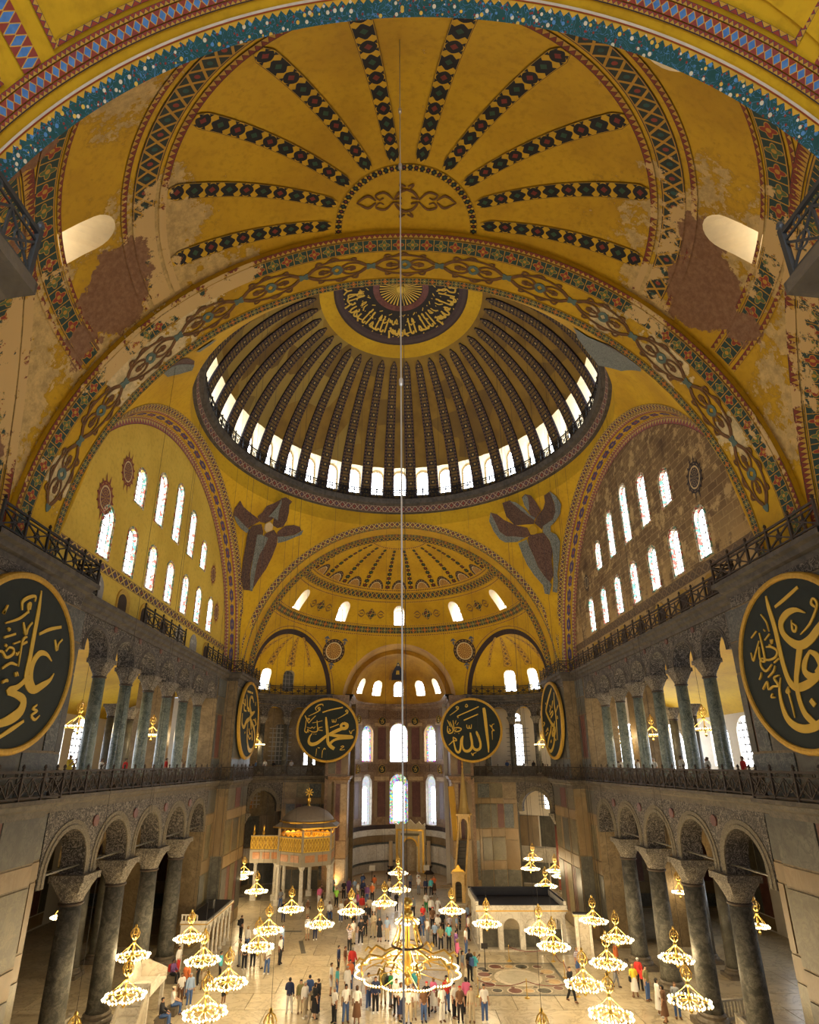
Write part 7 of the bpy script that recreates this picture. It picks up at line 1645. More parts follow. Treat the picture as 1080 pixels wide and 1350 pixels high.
# ---------------------------------------------------------------- chandeliers
M['unlit'] = flat('unlit_lamp_glass', (.6, .58, .52), .3)
def bulbs(mb, pts, r=.045):
    v0 = [(0, 0, -1.4), (1, 0, 0), (0, 1, 0), (-1, 0, 0), (0, -1, 0), (0, 0, 1)]; f0 = [(0, 2, 1), (0, 3, 2), (0, 4, 3), (0, 1, 4), (5, 1, 2), (5, 2, 3), (5, 3, 4), (5, 4, 1)]
    for p in pts: mb.add([(p[0] + a * r, p[1] + b * r, p[2] + c * r) for a, b, c in v0], f0)
    return mb
def ring_pts(R, n, lobes, amp, z): return [((R + amp * abs(math.sin(lobes * PI * k / n))) * math.cos(2 * PI * k / n), (R + amp * abs(math.sin(lobes * PI * k / n))) * math.sin(2 * PI * k / n), z) for k in range(n)]
def chand_meshes(R=.8):
    q = R / .8; P = {}
    ring = MB().tube(ring_pts(R - .05, 48, 8, .17 * q, 0), .028, 5, closed=True).tube(ring_pts(R * .72, 24, 8, 0, -.02), .02, 5, closed=True)
    P['ring'] = ring.mesh('ring', M['brass'])
    bl = bulbs(MB(), ring_pts(R - .03, 40, 8, .17 * q, .06), .062); bulbs(bl, ring_pts(R * .66, 12, 8, 0, .05), .045)
    P['lamp_bulbs'] = bl.mesh('lamp_bulbs', M['bulb'])
    arm = MB()
    for k in range(8):
        a = k * PI / 4; c, s = math.cos(a), math.sin(a)
        arm.tube([(r * c, r * s, z) for r, z in ((R, 0), (R * .75, .08), (R * .5, -.02), (R * .28, .05), (.05, .12))], .018, 4)
        arm.tube([(r * c, r * s, z) for r, z in ((R * .92, .02), (R * .66, .3), (R * .3, .52), (.06, .7))], .012, 4)
    P['arms'] = arm.mesh('arms', M['brass'])
    st = MB().lathe([(.02, -.42), (.07, -.36), (.09, -.28), (.03, -.2), (.05, -.05), (.12, .1), (.05, .25), (.04, .6), (.1, .72), (.05, .85), (.03, 1.0)], 10)
    P['stem'] = st.mesh('stem', M['brass'])
    cr = MB()
    for k in range(6):
        a = k * PI / 3; c, s = math.cos(a), math.sin(a)
        cr.tube([(r * c, r * s, z) for r, z in ((.05, .85), (.20, 1.0), (.24, 1.18), (.16, 1.36), (.04, 1.46))], .026, 4)
        cr.tube([(r * c, r * s, z) for r, z in ((.04, 1.1), (.12, 1.15), (.12, 1.25), (.05, 1.28))], .02, 4)
    cr.lathe([(.03, 1.42), (.08, 1.5), (.06, 1.58), (.02, 1.62)], 8)
    P['crown'] = cr.mesh('crown', M['brass'])
    return P
CHM = {1: chand_meshes(.8), .5: chand_meshes(.5)}
ROD = MB().tube([(0, 0, 0), (0, 0, 1)], .009, 5).mesh('suspension_cable', M['cable_dk'])
DG = bpy.context.view_layer.depsgraph; DG.update()
def ceiling_above(x, y, z):
    r = SC.ray_cast(DG, Vector((x, y, z)), Vector((0, 0, 1)))
    return r[1].z if r[0] else z + 20
LAMP = 4.2
def chandelier(x, y, z, label, group, size=1, power=95, cable=True, lit=True):
    t = thing('chandelier', label, 'chandelier', (x, y, z), rng.uniform(0, .7), group)
    pr = {}
    for nm, me in CHM[size].items():
        pr[nm] = o = obj(nm, me, None, {'lamp_bulbs': pr.get('ring'), 'crown': pr.get('stem')}.get(nm, t))
        if nm == 'lamp_bulbs':
            o['kind'] = 'stuff'
            if not lit: o.material_slots[0].link = 'OBJECT'; o.material_slots[0].material = M['unlit']
    if cable: top = ceiling_above(x, y, z + 1.8); o = obj('suspension_cable', ROD, None, t, (0, 0, 1.6)); o.scale = (1, 1, top - z - 1.58)
    if lit: lamp('chandelier_glow' + ('_offscreen' if y < -12 else ''), 'POINT', (x, y, z + .18), power * LAMP, (1.0, .77, .44), .55)
    return t
C_N = [(-15.2, -1.55), (-13.04, -7.21), (-13.19, 1.87), (-11.03, -2.3), (-8.73, -9.03), (-8.72, -5.62), (-8.56, .08), (-8.68, 3.52), (-12.21, 15.2), (-15.4, 23.4), (-8.18, 9.03)]
C_M = [(-5.53, 4.95), (-3.7, 8.36), (-1.32, 10.91), (-.2, 23.42), (-.11, 15.8), (3.66, 8.58)]
C_S = [(5.68, 5.13), (8.81, 3.35), (8.85, .22), (13.13, 5.89), (13.17, 1.72), (10.97, -2.79), (8.73, -5.82), (15.1, -1.93), (12.87, -7.82), (8.76, -9.26), (12.79, 17.35)]
C_B = [(14.2, 28.0, 3.6), (13.4, 25.9, 3.0), (15.6, 24.6, 3.0)]
MARKS = [('preaching chair', -14.5, -2), ('low pier platform', -14.2, 9.5), ('royal loge', -9.7, 24), ('great chandelier on the loge side', -6.0, -3.9), ('great chandelier on the minbar side', 6.0, -3.9), ('apse step', 0, 31), ('middle of the nave', -1, 10), ('muezzin platform', 9, 11), ('inlaid floor square', 7.5, 5), ('minbar', 7, 27), ('dark columns beside the inlaid square', 15.5, -3), ('porphyry column beyond the muezzin platform', 15.5, 28)]
lst = {}
for x, y, z in [(x, y, 3.0) for x, y in C_N + C_M + C_S] + C_B:
    k = min(MARKS, key=lambda m: math.hypot(m[1] - x, m[2] - y)); lst.setdefault(k, []).append((math.hypot(k[1] - x, k[2] - y), x, y, z))
for k, L in lst.items():
    for i, (_, x, y, z) in enumerate(sorted(L)): chandelier(x, y, z, 'lit brass ring chandelier, %s nearest the %s' % (ORD[i], k[0]), 'ring chandeliers of the nave')
for (x, y), w in zip(((-5.27, -12.3), (5.12, -12.3), (-12.6, -12.6)), ('on the loge side of the axis', 'on the minbar side of the axis', 'beside the near pier')): chandelier(x, y, 2.75, 'near-end chandelier, only its crown showing, %s' % w, 'chandeliers at the near end')
chandelier(-.36, -27.1, 3.0, 'brass chandelier under the long pale cable of the near half dome', None, 1, 95, False, False)
for s, L in ((-1, ((-21.0, 1.2, 4.3),)), (1, ((21.5, 10.7, 3.8), (21.5, .8, 3.9)))):
    for x, y, z in L: chandelier(x, y, z, 'small lit ring lamp in the aisle behind the %s arcade, %s' % ('preaching-chair-side' if s < 0 else 'inlaid-square-side', {1.2: 'mid arcade', 10.7: 'near the far pier', .8: 'mid arcade'}[y]), 'aisle lamps %s' % ('north' if s < 0 else 'south'), .5, 38)
for s, L in ((-1, ((-19.5, -3.4), (-19.5, 7.2), (-19.5, 14.6))), (1, ((19.5, 13.6), (19.5, 7.0), (19.5, -.75)))):
    for x, y in L: chandelier(x, y, 15.3, 'lit ring chandelier inside the %s gallery, %s' % ('pale-tympanum-side' if s < 0 else 'brown-tympanum-side', 'near the far pier' if y > 13 else 'behind the far columns' if y > 6 else 'behind the middle columns'), 'gallery chandeliers %s' % ('north' if s < 0 else 'south'), 1, 90)
for s in (-1, 1): chandelier(s * 16.6, 29.6, 15.3, 'lit ring chandelier in the gallery of the %s niche' % ('royal-loge-side' if s < 0 else 'minbar-side'), None, 1, 90)

for x, y, w in ((-15.35, 21.0, 'royal-loge'), (15.5, 21.8, 'minbar')): chandelier(x, y, 3.0, 'lit ring chandelier half hidden by the far pier on the %s side' % w, None)

# great central chandelier
def great():
    t = thing('great_chandelier', 'great brass chandelier with scrolling arms and a huge scalloped ring of lamps', 'chandelier', (.15, -3.9, 3.0))
    R = 2.5
    rg = obj('outer_ring', MB().tube(ring_pts(R, 96, 12, .22, 0), .045, 6, closed=True).tube(ring_pts(R * .93, 60, 12, 0, -.1), .03, 5, closed=True), M['brass'], t)
    b = obj('lamp_bulbs', bulbs(MB(), ring_pts(R + .03, 120, 12, .24, .06), .052), M['bulb'], rg); b['kind'] = 'stuff'
    for k in range(8):
        a = k * PI / 4 + .2; c, s = math.cos(a), math.sin(a)
        sp = [(r * c, r * s, z) for r, z in ((R * .95, 0), (R * .98, .5), (R * .8, .9), (R * .55, .75), (R * .38, .95), (.3, 1.15))]
        cu = [(R * .98 * c + (.28 - .05 * j) * math.cos(1.2 * j) * c, R * .98 * s + (.28 - .05 * j) * math.cos(1.2 * j) * s, .55 + (.28 - .05 * j) * math.sin(1.2 * j)) for j in range(5)]
        cu2 = [(R * .45 * c + (.3 - .05 * j) * math.cos(1.2 * j) * c, R * .45 * s + (.3 - .05 * j) * math.cos(1.2 * j) * s, .45 + (.3 - .05 * j) * math.sin(1.2 * j)) for j in range(5)]
        obj('scroll_arm', MB().tube(sp, .065, 6).tube(cu, .055, 5).tube(cu2, .05, 5).tube([(R * .9 * c, R * .9 * s, -.05), (.25 * c, .25 * s, .1)], .022, 5), M['brass'], t)
    obj('stem', MB().lathe([(.05, -.6), (.25, -.45), (.1, -.2), (.3, 0), (.2, .3), (.14, 1.0), (.12, 2.4), (.3, 2.6), (.1, 2.8), (.06, 3.0)], 14), M['brass'], t)
    obj('upper_ring', MB().tube(ring_pts(.8, 32, 8, .0, 1.22), .06, 6, closed=True), M['iron_br'], t)
    lob = MB()
    for k in range(8):
        a = k * PI / 4; c, s = math.cos(a), math.sin(a)
        lob.tube([(r * c, r * s, z) for r, z in ((.78, 1.22), (.62, 1.6), (.5, 2.0), (.62, 2.3), (.3, 2.5))], .05, 5)
        lob.tube([(r * c, r * s, z) for r, z in ((.3, .1), (.7, .35), (.85, .15), (.6, .0))], .04, 5)
    obj('leaf_cage', lob, M['brass'], t)
    up = MB()
    for k in range(6):
        a = k * PI / 3 + .5; bulbs(up, [(.55 * math.cos(a) + .12 * math.cos(j * PI / 3), .55 * math.sin(a) + .12 * math.sin(j * PI / 3), 2.3) for j in range(6)], .06)
    o = obj('upper_lamps', up, M['bulb'], t); o['kind'] = 'stuff'
    for z, r in ((2.62, .32), (3.15, .3)):
        obj('globe', MB().lathe([(.01, z - r)] + [(r * math.sin(PI * j / 8), z - r * math.cos(PI * j / 8)) for j in range(1, 8)] + [(.01, z + r)], 16), M['brass'], t, smooth=True)
    top = ceiling_above(.15, -3.9, 7.5); obj('suspension_cable', MB().tube([(0, 0, 3.4), (0, 0, top - 3.0)], .022, 6), M['cable_dk'], t)
    lamp('great_chandelier_glow', 'POINT', (.15, -3.9, 3.6), 420 * LAMP, (1.0, .77, .44), 1.0)
great()
# long cable with its couplings under the near half dome
t = thing('hanging_cable', 'long pale cable with small couplings hanging from the near half dome', 'cable', (-.36, -27.1, 4.4))
top = ceiling_above(-.5, -27.0, 8)
obj('cable', MB().tube([(0, 0, .235), (0, 0, top - 4.4)], .017, 8), M['cable'], t)
for z in (31.05, 28.8, 21.7): obj('coupling', MB().lathe([(.02, -.12), (.05, -.07), (.05, .07), (.02, .12)], 10, (0, 0, z - 4.4)), M['cable'], t)
# the floodlight at the foot of the apse pier
FLOOD = 1.0
def flood(x, y, z, tgt, e, label, col=(1, .78, .45), spot=100):
    f = thing('floodlight', label, 'floodlight', (x, y, z), math.atan2(tgt[1] - y, tgt[0] - x))
    obj('housing', MB().box((-.12, -.16, .1), (.1, .16, .34)), M['iron'], f); obj('bracket', MB().box((-.03, -.2, 0), (.03, -.16, .25)).box((-.03, .16, 0), (.03, .2, .25)).box((-.08, -.2, 0), (.08, .2, .03)), M['iron'], f); obj('lens', MB().box((.1, -.14, .12), (.12, .14, .32)), M['bulb'], f)
    d = (Vector(tgt) - Vector((x, y, z + .25))).normalized()
    lamp('floodlight_beam', 'SPOT', tuple(Vector((x, y, z + .3)) + d * .35), e * FLOOD, col, .25, tgt, spot, 1.0)
flood(-7.2, 30.05, .0, (-7.1, 30.9, 6.0), 620, 'small floodlight glowing at the foot of the loge-side apse pier', (1, .55, .18), 130)
# visitors on the floor: x, y, pose, top, bottom (t trousers, s skirt, h shorts), heading
PEOPLE = [(-6.46,-0.55,'b','navy','whitet',200),(-5.84,-0.5,'s','olive','beiget',20),(-5.52,-1.03,'b','white','beiget',60),(-4.93,-1.22,'s','black','blacks',120),(-5.4,-0.06,'s','blue','beiget',180),(-4.82,-0.61,'s','black','navyt',240),(-4.39,2.07,'s','white','whiteh',100),(-3.98,1.6,'s','teal','bluet',80),(-3.37,1.71,'s','white','whites',30),(-3.29,2.74,'b','orange','bluet',0),(-4.29,5.73,'s','navy','blackt',90),(-3.82,5.32,'b','brown','beiget',60),(-3.31,4.93,'w','red','navyt',150),(-3.79,-1.77,'s','white','blackt',300),(-3.18,-1.72,'b','white','bluet',0),(-2.57,-1.86,'s','white','browns',200),(-3.89,10.21,'u','striped','blackt',0),(-3.76,12.18,'s','white','beiget',10),(-3.16,12.03,'b','black','blackt',5),(-2.92,14.37,'s','black','blackt',0),(-2.24,13.97,'b','beige','beiget',0),(-1.73,12.79,'s','black','blacks',0),(-1.12,12.91,'s','light blue','beiget',0),(-2.04,0.13,'b','white','bluet',20),(-1.6,-0.51,'s','navy','blackt',10),(-1.19,0.86,'s','olive','beiget',340),(-0.75,0.41,'s','green','greyt',90),(-0.43,-0.84,'s','white','blackt',0),(-0.18,-1.41,'b','white','navys',30),(-11.28,7.14,'s','olive','greyt',270),(-10.78,6.53,'s','black','blackt',200),(-10.3,6.93,'s','striped','blackt',180),(-9.7,6.77,'s','beige','beiget',90),(-9.03,5.66,'b','white','bluet',0),(-8.56,7.59,'s','white','blackt',90),(-12.82,13.38,'s','black','blackt',120),(-11.55,10.29,'s','white','bluet',150),(-8.94,10.29,'s','light blue','bluet',80),(-11.64,23.56,'b','grey','bluet',20),(-10.42,18.62,'s','black','navyt',0),(-8.4,19.42,'s','brown','beigeh',30),(-6.46,19.67,'q','white','bluet',0),(-7.47,13.19,'s','white','beigeh',0),(-6.86,13.19,'s','purple','navyt',20),(-7.94,25.65,'s','brown','blackt',0),(-7.98,24.45,'b','pink','whitet',30),(-7.1,28.58,'s','grey','greent',0),(-6.24,23.85,'s','lime','blackt',0),(-5.79,27.0,'s','black','blackt',0),(-5.42,28.75,'s','purple','purples',0),(-4.8,28.75,'s','light blue','greys',0),(-4.33,26.74,'s','white','blackt',40),(-3.82,27.09,'b','navy','blackt',0),(-3.33,25.62,'s','purple','bluet',0),(-2.82,25.99,'s','orange','blackt',0),(-4.04,30.69,'p','navy','bluet',180),(-2.76,30.51,'s','orange','beiget',160),(-1.17,34.25,'s','black','blackt',0),(-0.25,33.95,'s','white','beiget',0),(-1.11,27.9,'b','beige','blackt',30),(-0.38,22.15,'s','black','blackt',200),(2.04,29.53,'s','white','greyt',0),(1.16,31.8,'s','grey','navyt',0),(-5.31,18.56,'s','white','bluet',0),(-4.91,19.54,'s','brown','blackt',30),(-4.29,20.17,'b','white','beiget',0),(-4.01,21.48,'s','pink','bluet',300),(-3.54,20.17,'s','red','beiget',0),(-2.85,19.54,'s','beige','blackt',0),(-2.4,18.33,'s','white','blackt',30),(-1.93,18.93,'b','orange','greyt',0),(-2.97,16.88,'s','black','greyt',350),(-4.02,16.33,'s','brown','blackt',340),(0.7,1.21,'b','teal','bluet',0),(1.06,-1.63,'s','brown','bluet',20),(0.52,-1.33,'s','white','beiget',350),(0.23,-1.87,'s','white','beiget',0),(1.27,-0.84,'b','black','blackt',0),(1.69,-0.27,'s','pink','whites',340),(2.06,-1.6,'s','white','whitet',0),(2.43,-0.31,'b','red','bluet',10),(2.77,-1.1,'s','white','blackt',60),(3.05,-1.65,'s','brown','blackt',20),(3.51,-0.6,'b','pink','blackt',200),(3.67,-1.67,'s','beige','beiget',10),(4.36,-1.71,'s','white','bluet',0),(4.33,4.37,'b','black','blackt',0),(4.59,3.79,'p','teal','beiget',120),(3.83,4.02,'s','grey','beiget',60),(3.78,6.71,'b','pink','blackt',90),(3.95,9.14,'s','purple','blackt',90),(4.73,9.71,'s','white','bluet',80),(5.35,13.09,'s','white','blackt',100),(5.73,16.88,'s','light blue','purplet',30),(4.94,15.78,'s','navy','blackt',100),(4.47,13.7,'b','light blue','blackt',80),(3.55,10.63,'s','teal','blackt',20),(2.94,10.55,'b','olive','blackt',0),(3.89,13.92,'s','striped','blackt',10),(3.36,14.24,'s','black','blackt',0),(2.96,13.77,'b','white','greyt',0),(2.66,15.84,'s','brown','blackt',0),(2.74,19.54,'s','white','blackt',0),(2.43,21.88,'s','white','greent',30),(3.39,19.92,'s','white','whites',0),(2.74,28.77,'s','navy','blackt',0),(3.31,28.56,'b','teal','blackt',10),(2.09,31.43,'s','white','blackt',0),(3.7,29.62,'s','orange','browns',0),(6.6,19.92,'w','brown','blackt',60),(1.69,13.97,'s','blue','bluet',0),(1.31,12.52,'s','black','blackt',20),(2.05,12.52,'s','white','greyt',300),(2.56,11.6,'s','light blue','blackt',10),(1.15,20.17,'s','grey','blackt',0),(1.9,16.88,'s','red','bluet',0),(11.55,5.23,'s','striped','blueh',30),(9.86,1.0,'w','black','blackt',40),(15.16,8.17,'s','white','oranges',30),(13.31,3.27,'w','grey','greyt',60),(13.9,1.74,'b','yellow','whites',200),(14.46,1.26,'s','olive','bluet',20),(14.66,2.82,'s','red','blackt',150),(14.17,-0.9,'b','white','whites',100),(14.15,-1.69,'s','brown','browns',250),(15.05,-1.2,'s','grey','bluet',0),(-20.4,6.4,'w','white','purples',200),(-19.9,-0.78,'s','red','greyt',20),(-14.78,4.13,'q','purple','blackt',60),(-14.97,5.53,'b','white','redt',70),(-12.99,0.61,'b','white','brownt',20),(-12.4,0.39,'s','light blue','bluet',30),(-13.11,1.74,'s','orange','bluet',0),(-12.97,3.58,'s','black','blackt',300),(-12.38,3.12,'b','olive','beigeh',10),(-10.46,0.6,'s','black','blackh',40),(-11.79,4.28,'s','teal','blackt',120),(-13.0,-2.2,'q','black','bluet',90),(-12.95,-0.75,'q','white','bluet',90)]
# ---------------------------------------------------------------- visitors
def skeleton(pose):
    J = {'pelvis': ((0, 0, .95), (.15, .115)), 'waist': ((0, 0, 1.10), (.135, .10)), 'chest': ((0, -.005, 1.30), (.165, .115)), 'collar': ((0, .005, 1.44), (.10, .08)), 'neck': ((0, 0, 1.50), (.052, .052)), 'jaw': ((0, -.02, 1.57), (.068, .08)), 'brow': ((0, -.005, 1.65), (.078, .095)), 'crown': ((0, .005, 1.71), (.06, .07))}
    E = [('pelvis', 'waist'), ('waist', 'chest'), ('chest', 'collar'), ('collar', 'neck'), ('neck', 'jaw'), ('jaw', 'brow'), ('brow', 'crown')]
    arms = {'s': [((.20, .01, 1.17), (.23, -.04, .93)), ((.20, .02, 1.17), (.22, -.02, .93))], 'b': [((.21, .03, 1.17), (.12, -.22, 1.12)), ((.20, .02, 1.17), (.23, -.03, .93))], 'p': [((.22, -.12, 1.22), (.10, -.28, 1.46)), ((.22, -.12, 1.22), (.10, -.28, 1.46))],
            'u': [((.25, -.06, 1.58), (.12, -.10, 1.80)), ((.25, -.06, 1.58), (.12, -.10, 1.80))], 'w': [((.20, .09, 1.17), (.22, .05, .94)), ((.20, -.06, 1.18), (.22, -.2, .98))], 'q': [((.21, -.06, 1.18), (.14, -.3, 1.06)), ((.21, -.06, 1.18), (.14, -.3, 1.06))]}[pose]
    legs = {'w': [((.09, -.13, .50), (.09, -.20, .09)), ((.09, .05, .50), (.09, .24, .15))], 'b': [((.10, -.02, .50), (.12, .02, .08)), ((.12, -.05, .50), (.16, -.06, .08))], 'q': [((.12, -.42, .93), (.12, -.44, .465)), ((.12, -.42, .93), (.12, -.40, .465))]}.get(pose, [((.10, -.015, .50), (.11, .02, .08)), ((.10, -.015, .50), (.11, .02, .08))])
    for k, sd in enumerate((1, -1)):
        n = 'LR'[k]; el, wr = arms[k]; kn, an = legs[k]; m = lambda p: (p[0] * sd, p[1], p[2])
        J['sh' + n] = (m((.165, 0, 1.40)), (.062, .062)); J['el' + n] = (m(el), (.043, .043)); J['wr' + n] = (m(wr), (.029, .029))
        d = (Vector(wr) - Vector(el)).normalized(); side = d.cross(Vector((0, 1, 0))).normalized() if abs(d.y) < .9 else Vector((1, 0, 0)); pm = Vector(wr) + d * .07
        J['pm' + n] = (m(pm), (.036, .022)); E += [('collar', 'sh' + n), ('sh' + n, 'el' + n), ('el' + n, 'wr' + n), ('wr' + n, 'pm' + n)]
        for f, (off, ln) in enumerate(((-.03, .065), (-.01, .078), (.011, .072), (.03, .055))):
            b = pm + side * off + d * .03; t = b + d * ln + Vector((0, -.018, 0)); J['f%d' % f + n] = (m(b), (.010, .010)); J['g%d' % f + n] = (m(t), (.007, .007)); E += [('pm' + n, 'f%d' % f + n), ('f%d' % f + n, 'g%d' % f + n)]
        b = Vector(wr) + d * .035 + Vector((-.01, -.035, 0)); t = b + d * .045 + Vector((0, -.02, 0)); J['t' + n] = (m(b), (.011, .011)); J['u' + n] = (m(t), (.008, .008)); E += [('wr' + n, 't' + n), ('t' + n, 'u' + n)]
        J['hp' + n] = (m((.09, 0, .90)), (.095, .10)); J['kn' + n] = (m(kn), (.06, .062)); J['an' + n] = (m(an), (.04, .045)); J['to' + n] = (m((an[0] + .015, an[1] - .15, an[2] - .045)), (.042, .03)); J['he' + n] = (m((an[0], an[1] + .045, an[2] - .045)), (.035, .03))
        E += [('pelvis', 'hp' + n), ('hp' + n, 'kn' + n), ('kn' + n, 'an' + n), ('an' + n, 'to' + n), ('an' + n, 'he' + n)]
    return J, E
def body_parts(pose):
    J, E = skeleton(pose); names = list(J); ix = {n: i for i, n in enumerate(names)}
    me = D.meshes.new('sk'); me.from_pydata([J[n][0] for n in names], [(ix[a], ix[b]) for a, b in E], [])
    o = D.objects.new('sk', me); COL.objects.link(o); m = o.modifiers.new('s', 'SKIN'); m.use_smooth_shade = True
    for i, n in enumerate(names): me.skin_vertices[0].data[i].radius = J[n][1]; me.skin_vertices[0].data[i].use_root = (n == 'pelvis')
    sb = o.modifiers.new('d', 'SUBSURF'); sb.levels = 1; sb.render_levels = 1
    dg = bpy.context.evaluated_depsgraph_get(); b = D.meshes.new_from_object(o.evaluated_get(dg)); D.objects.remove(o)
    b.name = 'body'
    nv = len(b.vertices); co = np.empty(nv * 3); b.vertices.foreach_get('co', co); co = co.reshape(-1, 3); no = np.empty(nv * 3); b.vertices.foreach_get('normal', no); no = no.reshape(-1, 3)
    lab = np.zeros(nv, int); best = np.full(nv, 9.0)
    reg = {}
    for a, c in E:
        k = a[:2] + c[:2]
        if c in ('pelvis', 'waist', 'chest', 'collar') or c[:2] in ('sh', 'hp'): r = 1
        elif c[:2] == 'el': r = 2
        elif c[:2] == 'wr': r = 3
        elif c[:2] == 'kn': r = 4
        elif c[:2] == 'an': r = 5
        elif c[:2] in ('to', 'he'): r = 6
        elif c in ('jaw', 'brow', 'crown'): r = 7
        elif c == 'neck': r = 8
        else: r = 9
        if c[:2] == 'hp': r = 10
        A, B = np.array(J[a][0]), np.array(J[c][0]); d = B - A; t = np.clip(((co - A) @ d) / (d @ d + 1e-9), 0, 1); q = np.linalg.norm(co - (A + t[:, None] * d), axis=1) - .6 * (J[a][1][0] * (1 - t) + J[c][1][0] * t)
        w = q < best; best[w] = q[w]; lab[w] = r
    polys = [tuple(p.vertices) for p in b.polygons]
    def garment(test, off, name):
        mp = {}; v = []; f = []
        for p in polys:
            if test(p):
                for i in p:
                    if i not in mp: mp[i] = len(v); v.append(tuple(co[i] + no[i] * off))
                f.append(tuple(mp[i] for i in p))
        g = D.meshes.new(name); g.from_pydata(v, [], f); g.polygons.foreach_set('use_smooth', [True] * len(f)); return g
    mean = lambda p, k: np.mean([co[i][k] for i in p])
    has = lambda *rs: (lambda p: sum(lab[i] in rs for i in p) * 2 > len(p))
    sit = pose == 'q'
    low = .94 if not sit else .9
    out = {'body': b}
    out['shirt'] = garment(lambda p: has(1, 2)(p) and mean(p, 2) > low - .02, .018, 'shirt')
    out['jacket'] = garment(lambda p: has(1, 2, 3)(p) and mean(p, 2) > low - .06 or (has(10)(p) and mean(p, 2) > .92), .024, 'jacket')
    out['trousers'] = garment(lambda p: has(4, 5, 10)(p) or (has(1)(p) and mean(p, 2) < low + .06), .016, 'trousers')
    out['shorts'] = garment(lambda p: has(4, 10)(p) or (has(1)(p) and mean(p, 2) < low + .06), .020, 'shorts')
    out['shoe_l'] = garment(lambda p: has(6)(p) and mean(p, 0) > 0, .012, 'shoe'); out['shoe_r'] = garment(lambda p: has(6)(p) and mean(p, 0) <= 0, .012, 'shoe')
    out['hair'] = garment(lambda p: has(7)(p) and (mean(p, 2) > 1.655 or (mean(p, 1) > .01 and mean(p, 2) > 1.56)), .014, 'hair')
    out['long_hair'] = garment(lambda p: has(7, 8)(p) and (mean(p, 2) > 1.66 or (mean(p, 1) > -.01 and mean(p, 2) > 1.46)), .022, 'long_hair')
    out['cap'] = garment(lambda p: has(7)(p) and mean(p, 2) > 1.655, .022, 'cap')
    n = 18; vs = []; prof = [(.145, 1.06), (.17, .95), (.20, .7), (.235, .35)]
    sk = MB(); sk.lathe(prof, n, cap=False)
    for i in range(len(sk.v)): x, y, z = sk.v[i]; sk.v[i] = (x * (1 + .06 * math.sin(i * 2.1)), y * .8, z)
    out['skirt'] = sk.mesh('skirt', (), True)
    return out
CLO = {'white': (.68, .66, .62), 'black': (.018, .018, .022), 'navy': (.025, .035, .085), 'blue': (.06, .11, .26), 'red': (.50, .035, .03), 'pink': (.62, .14, .28), 'teal': (.08, .40, .45), 'grey': (.20, .21, .23), 'orange': (.60, .16, .05), 'yellow': (.72, .52, .05), 'green': (.03, .22, .08), 'beige': (.46, .38, .26), 'purple': (.16, .07, .20), 'brown': (.13, .065, .035), 'light blue': (.25, .34, .50), 'olive': (.20, .18, .08), 'striped': (.45, .42, .46), 'lime': (.30, .62, .08)}
CM_ = {k: flat('cloth_' + k.replace(' ', '_'), v, .85, 0, .15) for k, v in CLO.items()}
g = G('cloth_striped_weave', .85); w_ = g.node('ShaderNodeSeparateXYZ'); g.t.links.new(g.objc(), w_.inputs[0]); CM_['striped'] = g.col(g.mix(g.gt(g.ma('FRACT', g.ma('MULTIPLY', w_.outputs[2], 14.0)), .5), (.62, .58, .60), (.13, .10, .16)))
SKIN = [flat('skin_light', (.52, .31, .20), .6), flat('skin_tan', (.40, .22, .13), .6), flat('skin_dark', (.22, .115, .065), .6)]
HAIR = [flat('hair_black', (.012, .010, .010), .6), flat('hair_brown', (.06, .03, .015), .6), flat('hair_blond', (.30, .19, .08), .6), flat('hair_grey', (.28, .27, .26), .6)]
BP = {p: body_parts(p) for p in 'sbpuwq'}
for p in BP:
    for k, me in BP[p].items():
        if not me.materials: me.materials.append(None)
def setm(o, m):
    o.material_slots[0].link = 'OBJECT'; o.material_slots[0].material = m
def area(x, y):
    if y > 32: return 'on the apse step'
    if abs(x) > 16.8: return 'in the side aisle'
    if y > 18: return 'before the apse'
    if x < -11 and y > 4: return 'by the low pier platform'
    if x < -11: return 'near the preaching chair'
    if x > 11: return 'by the dark columns'
    if x < -6.5 : return 'in the loge-side group'
    if -3 < x < 3.2 and y < 0.5: return 'under the great chandelier'
    if x >= 3.2 and y < 9: return 'by the inlaid square'
    if y < 4: return 'on the open floor'
    return 'in mid nave'
PH = {'s': 'standing', 'b': 'arm bent', 'p': 'holding up a camera', 'u': 'raising both arms', 'w': 'walking', 'q': 'sitting'}
USED = {}
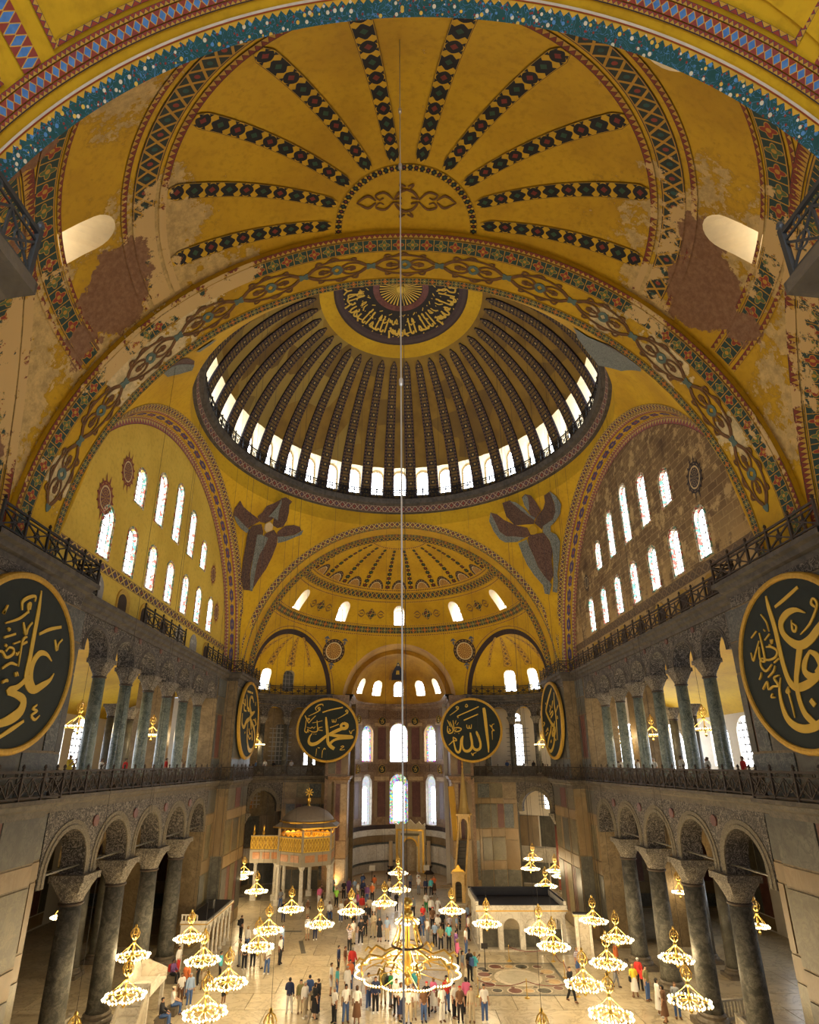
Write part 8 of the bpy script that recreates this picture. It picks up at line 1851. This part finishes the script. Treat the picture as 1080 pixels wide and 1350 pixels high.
def person(x, y, pose, top, bot, head, z=0.0, where=None, i=0):
    r = random.Random(i * 7 + 3); B = BP[pose]
    bn, bt = bot[:-1], bot[-1]; kind = {'t': 'trousers', 's': 'skirt', 'h': 'shorts'}[bt]
    ac = r.choice(['', '', '', ' and cap', ', long hair', ' and bag', ' and backpack']) if z < 1 else ''
    if top == 'white' and bot == 'whitet': ac = ' and cap'
    where = where or area(x, y)
    lab = 'person in %s top, %s %s%s, %s %s' % (top, bn, kind, ac, PH[pose], where)
    k_ = USED.get(lab, 0); USED[lab] = k_ + 1
    if k_: lab = lab.replace(', ' + PH[pose], ', %s, %s' % ('facing the apse' if 120 < head % 360 < 240 else 'turned aside', PH[pose])) if k_ == 1 else lab.replace(PH[pose], 'waiting')
    me = B['body']; o = D.objects.new('person', me); COL.objects.link(o)
    tag(o, lab, 'person', 'visitors ' + where)
    s = r.uniform(.94, 1.06); dz = -.45 if pose == 'q' else 0.0
    o.location = (x, y, z + dz * s + .001); o.rotation_euler = (0, 0, math.radians(head + r.uniform(-25, 25))); o.scale = (s, s, s)
    if pose == 'q':
        st = tag(obj('stool', MB().box((-.25, -.25, 0), (.25, .25, .36)).box((-.28, -.28, .36), (.28, .28, .42)), M['stone'], None, (x, y + .02, z)), 'low stone seat under the %s-topped visitor resting %s' % (top, where), 'seat')
        o.location.z = z + .42 - .80 * s
    setm(o, r.choice(SKIN))
    top_k = 'jacket' if (r.random() < .3 or top in ('navy', 'purple')) else 'shirt'
    sh = r.choice([CM_['black'], CM_['brown'], CM_['white']])
    for k, m in ((top_k, CM_[top]), ({'t': 'trousers', 's': 'skirt', 'h': 'shorts'}[bt], CM_[bn]), ('shoe_l', sh), ('shoe_r', sh), ('long_hair' if 'long' in ac or bt == 's' else 'hair', r.choice(HAIR[:2] + HAIR))):
        setm(obj(k.replace('_l', '').replace('_r', '') if 'shoe' in k else k, B[k], None, o), m)
    if 'cap' in ac: setm(obj('cap', B['cap'], None, o), r.choice([CM_['white'], CM_['red'], CM_['beige']]))
    if 'backpack' in ac: obj('backpack', MB().box((-.15, .11, 1.02), (.15, .27, 1.42)).box((-.11, .27, 1.05), (.11, .32, 1.25)), r.choice([CM_['blue'], CM_['red'], CM_['black']]), o)
    if 'bag' in ac: obj('shoulder_bag', MB().box((.19, -.1, .82), (.28, .12, 1.05)).tube([(.23, -.05, 1.05), (.12, -.1, 1.3), (-.02, 0, 1.5)], .012, 4), r.choice([CM_['red'], CM_['brown'], CM_['black']]), o)
    if pose == 'p': obj('camera_body', MB().box((-.07, -.36, 1.46), (.07, -.30, 1.55)), CM_['black'], o)
    return o
for i, (x, y, pose, top, bot, hd) in enumerate(PEOPLE): person(x, y, pose, top, bot, hd, .22 if y > 33.3 else 0.0, None, i)
# visitors behind the gallery parapets
gr = random.Random(5)
for s, ys in ((-1, (-7.4, -3.9, -.7, .8, 2.6, 5.2, 8.4)), (1, (-8.2, -4.6, -4.0, -1.2, 2.2, 5.6, 6.3, 8.9))):
    for k, y in enumerate(ys):
        person(s * gr.uniform(17.1, 17.6), y, gr.choice('sbp'), gr.choice(['black', 'white', 'yellow', 'red', 'blue', 'white']), 'blackt', 90 if s < 0 else 270, GZ, 'at the %s gallery parapet, %s' % ('pale-tympanum' if s < 0 else 'brown-tympanum', ORD[k]), 300 + k + (20 if s > 0 else 0))
for s in (-1, 1):
    mpx = exedra_map(s, 1, 6.3)
    for k, a in enumerate((14, 22, 30, 46)):
        x, y, _ = mpx(a * 6.3 * PI / 180, 0, 7.6); person(x, y, gr.choice('sb'), gr.choice(['black', 'white', 'blue']), 'blackt', 0, GZ, 'in the %s niche gallery' % ('royal-loge-side' if s < 0 else 'minbar-side'), 350 + k + (10 if s > 0 else 0))
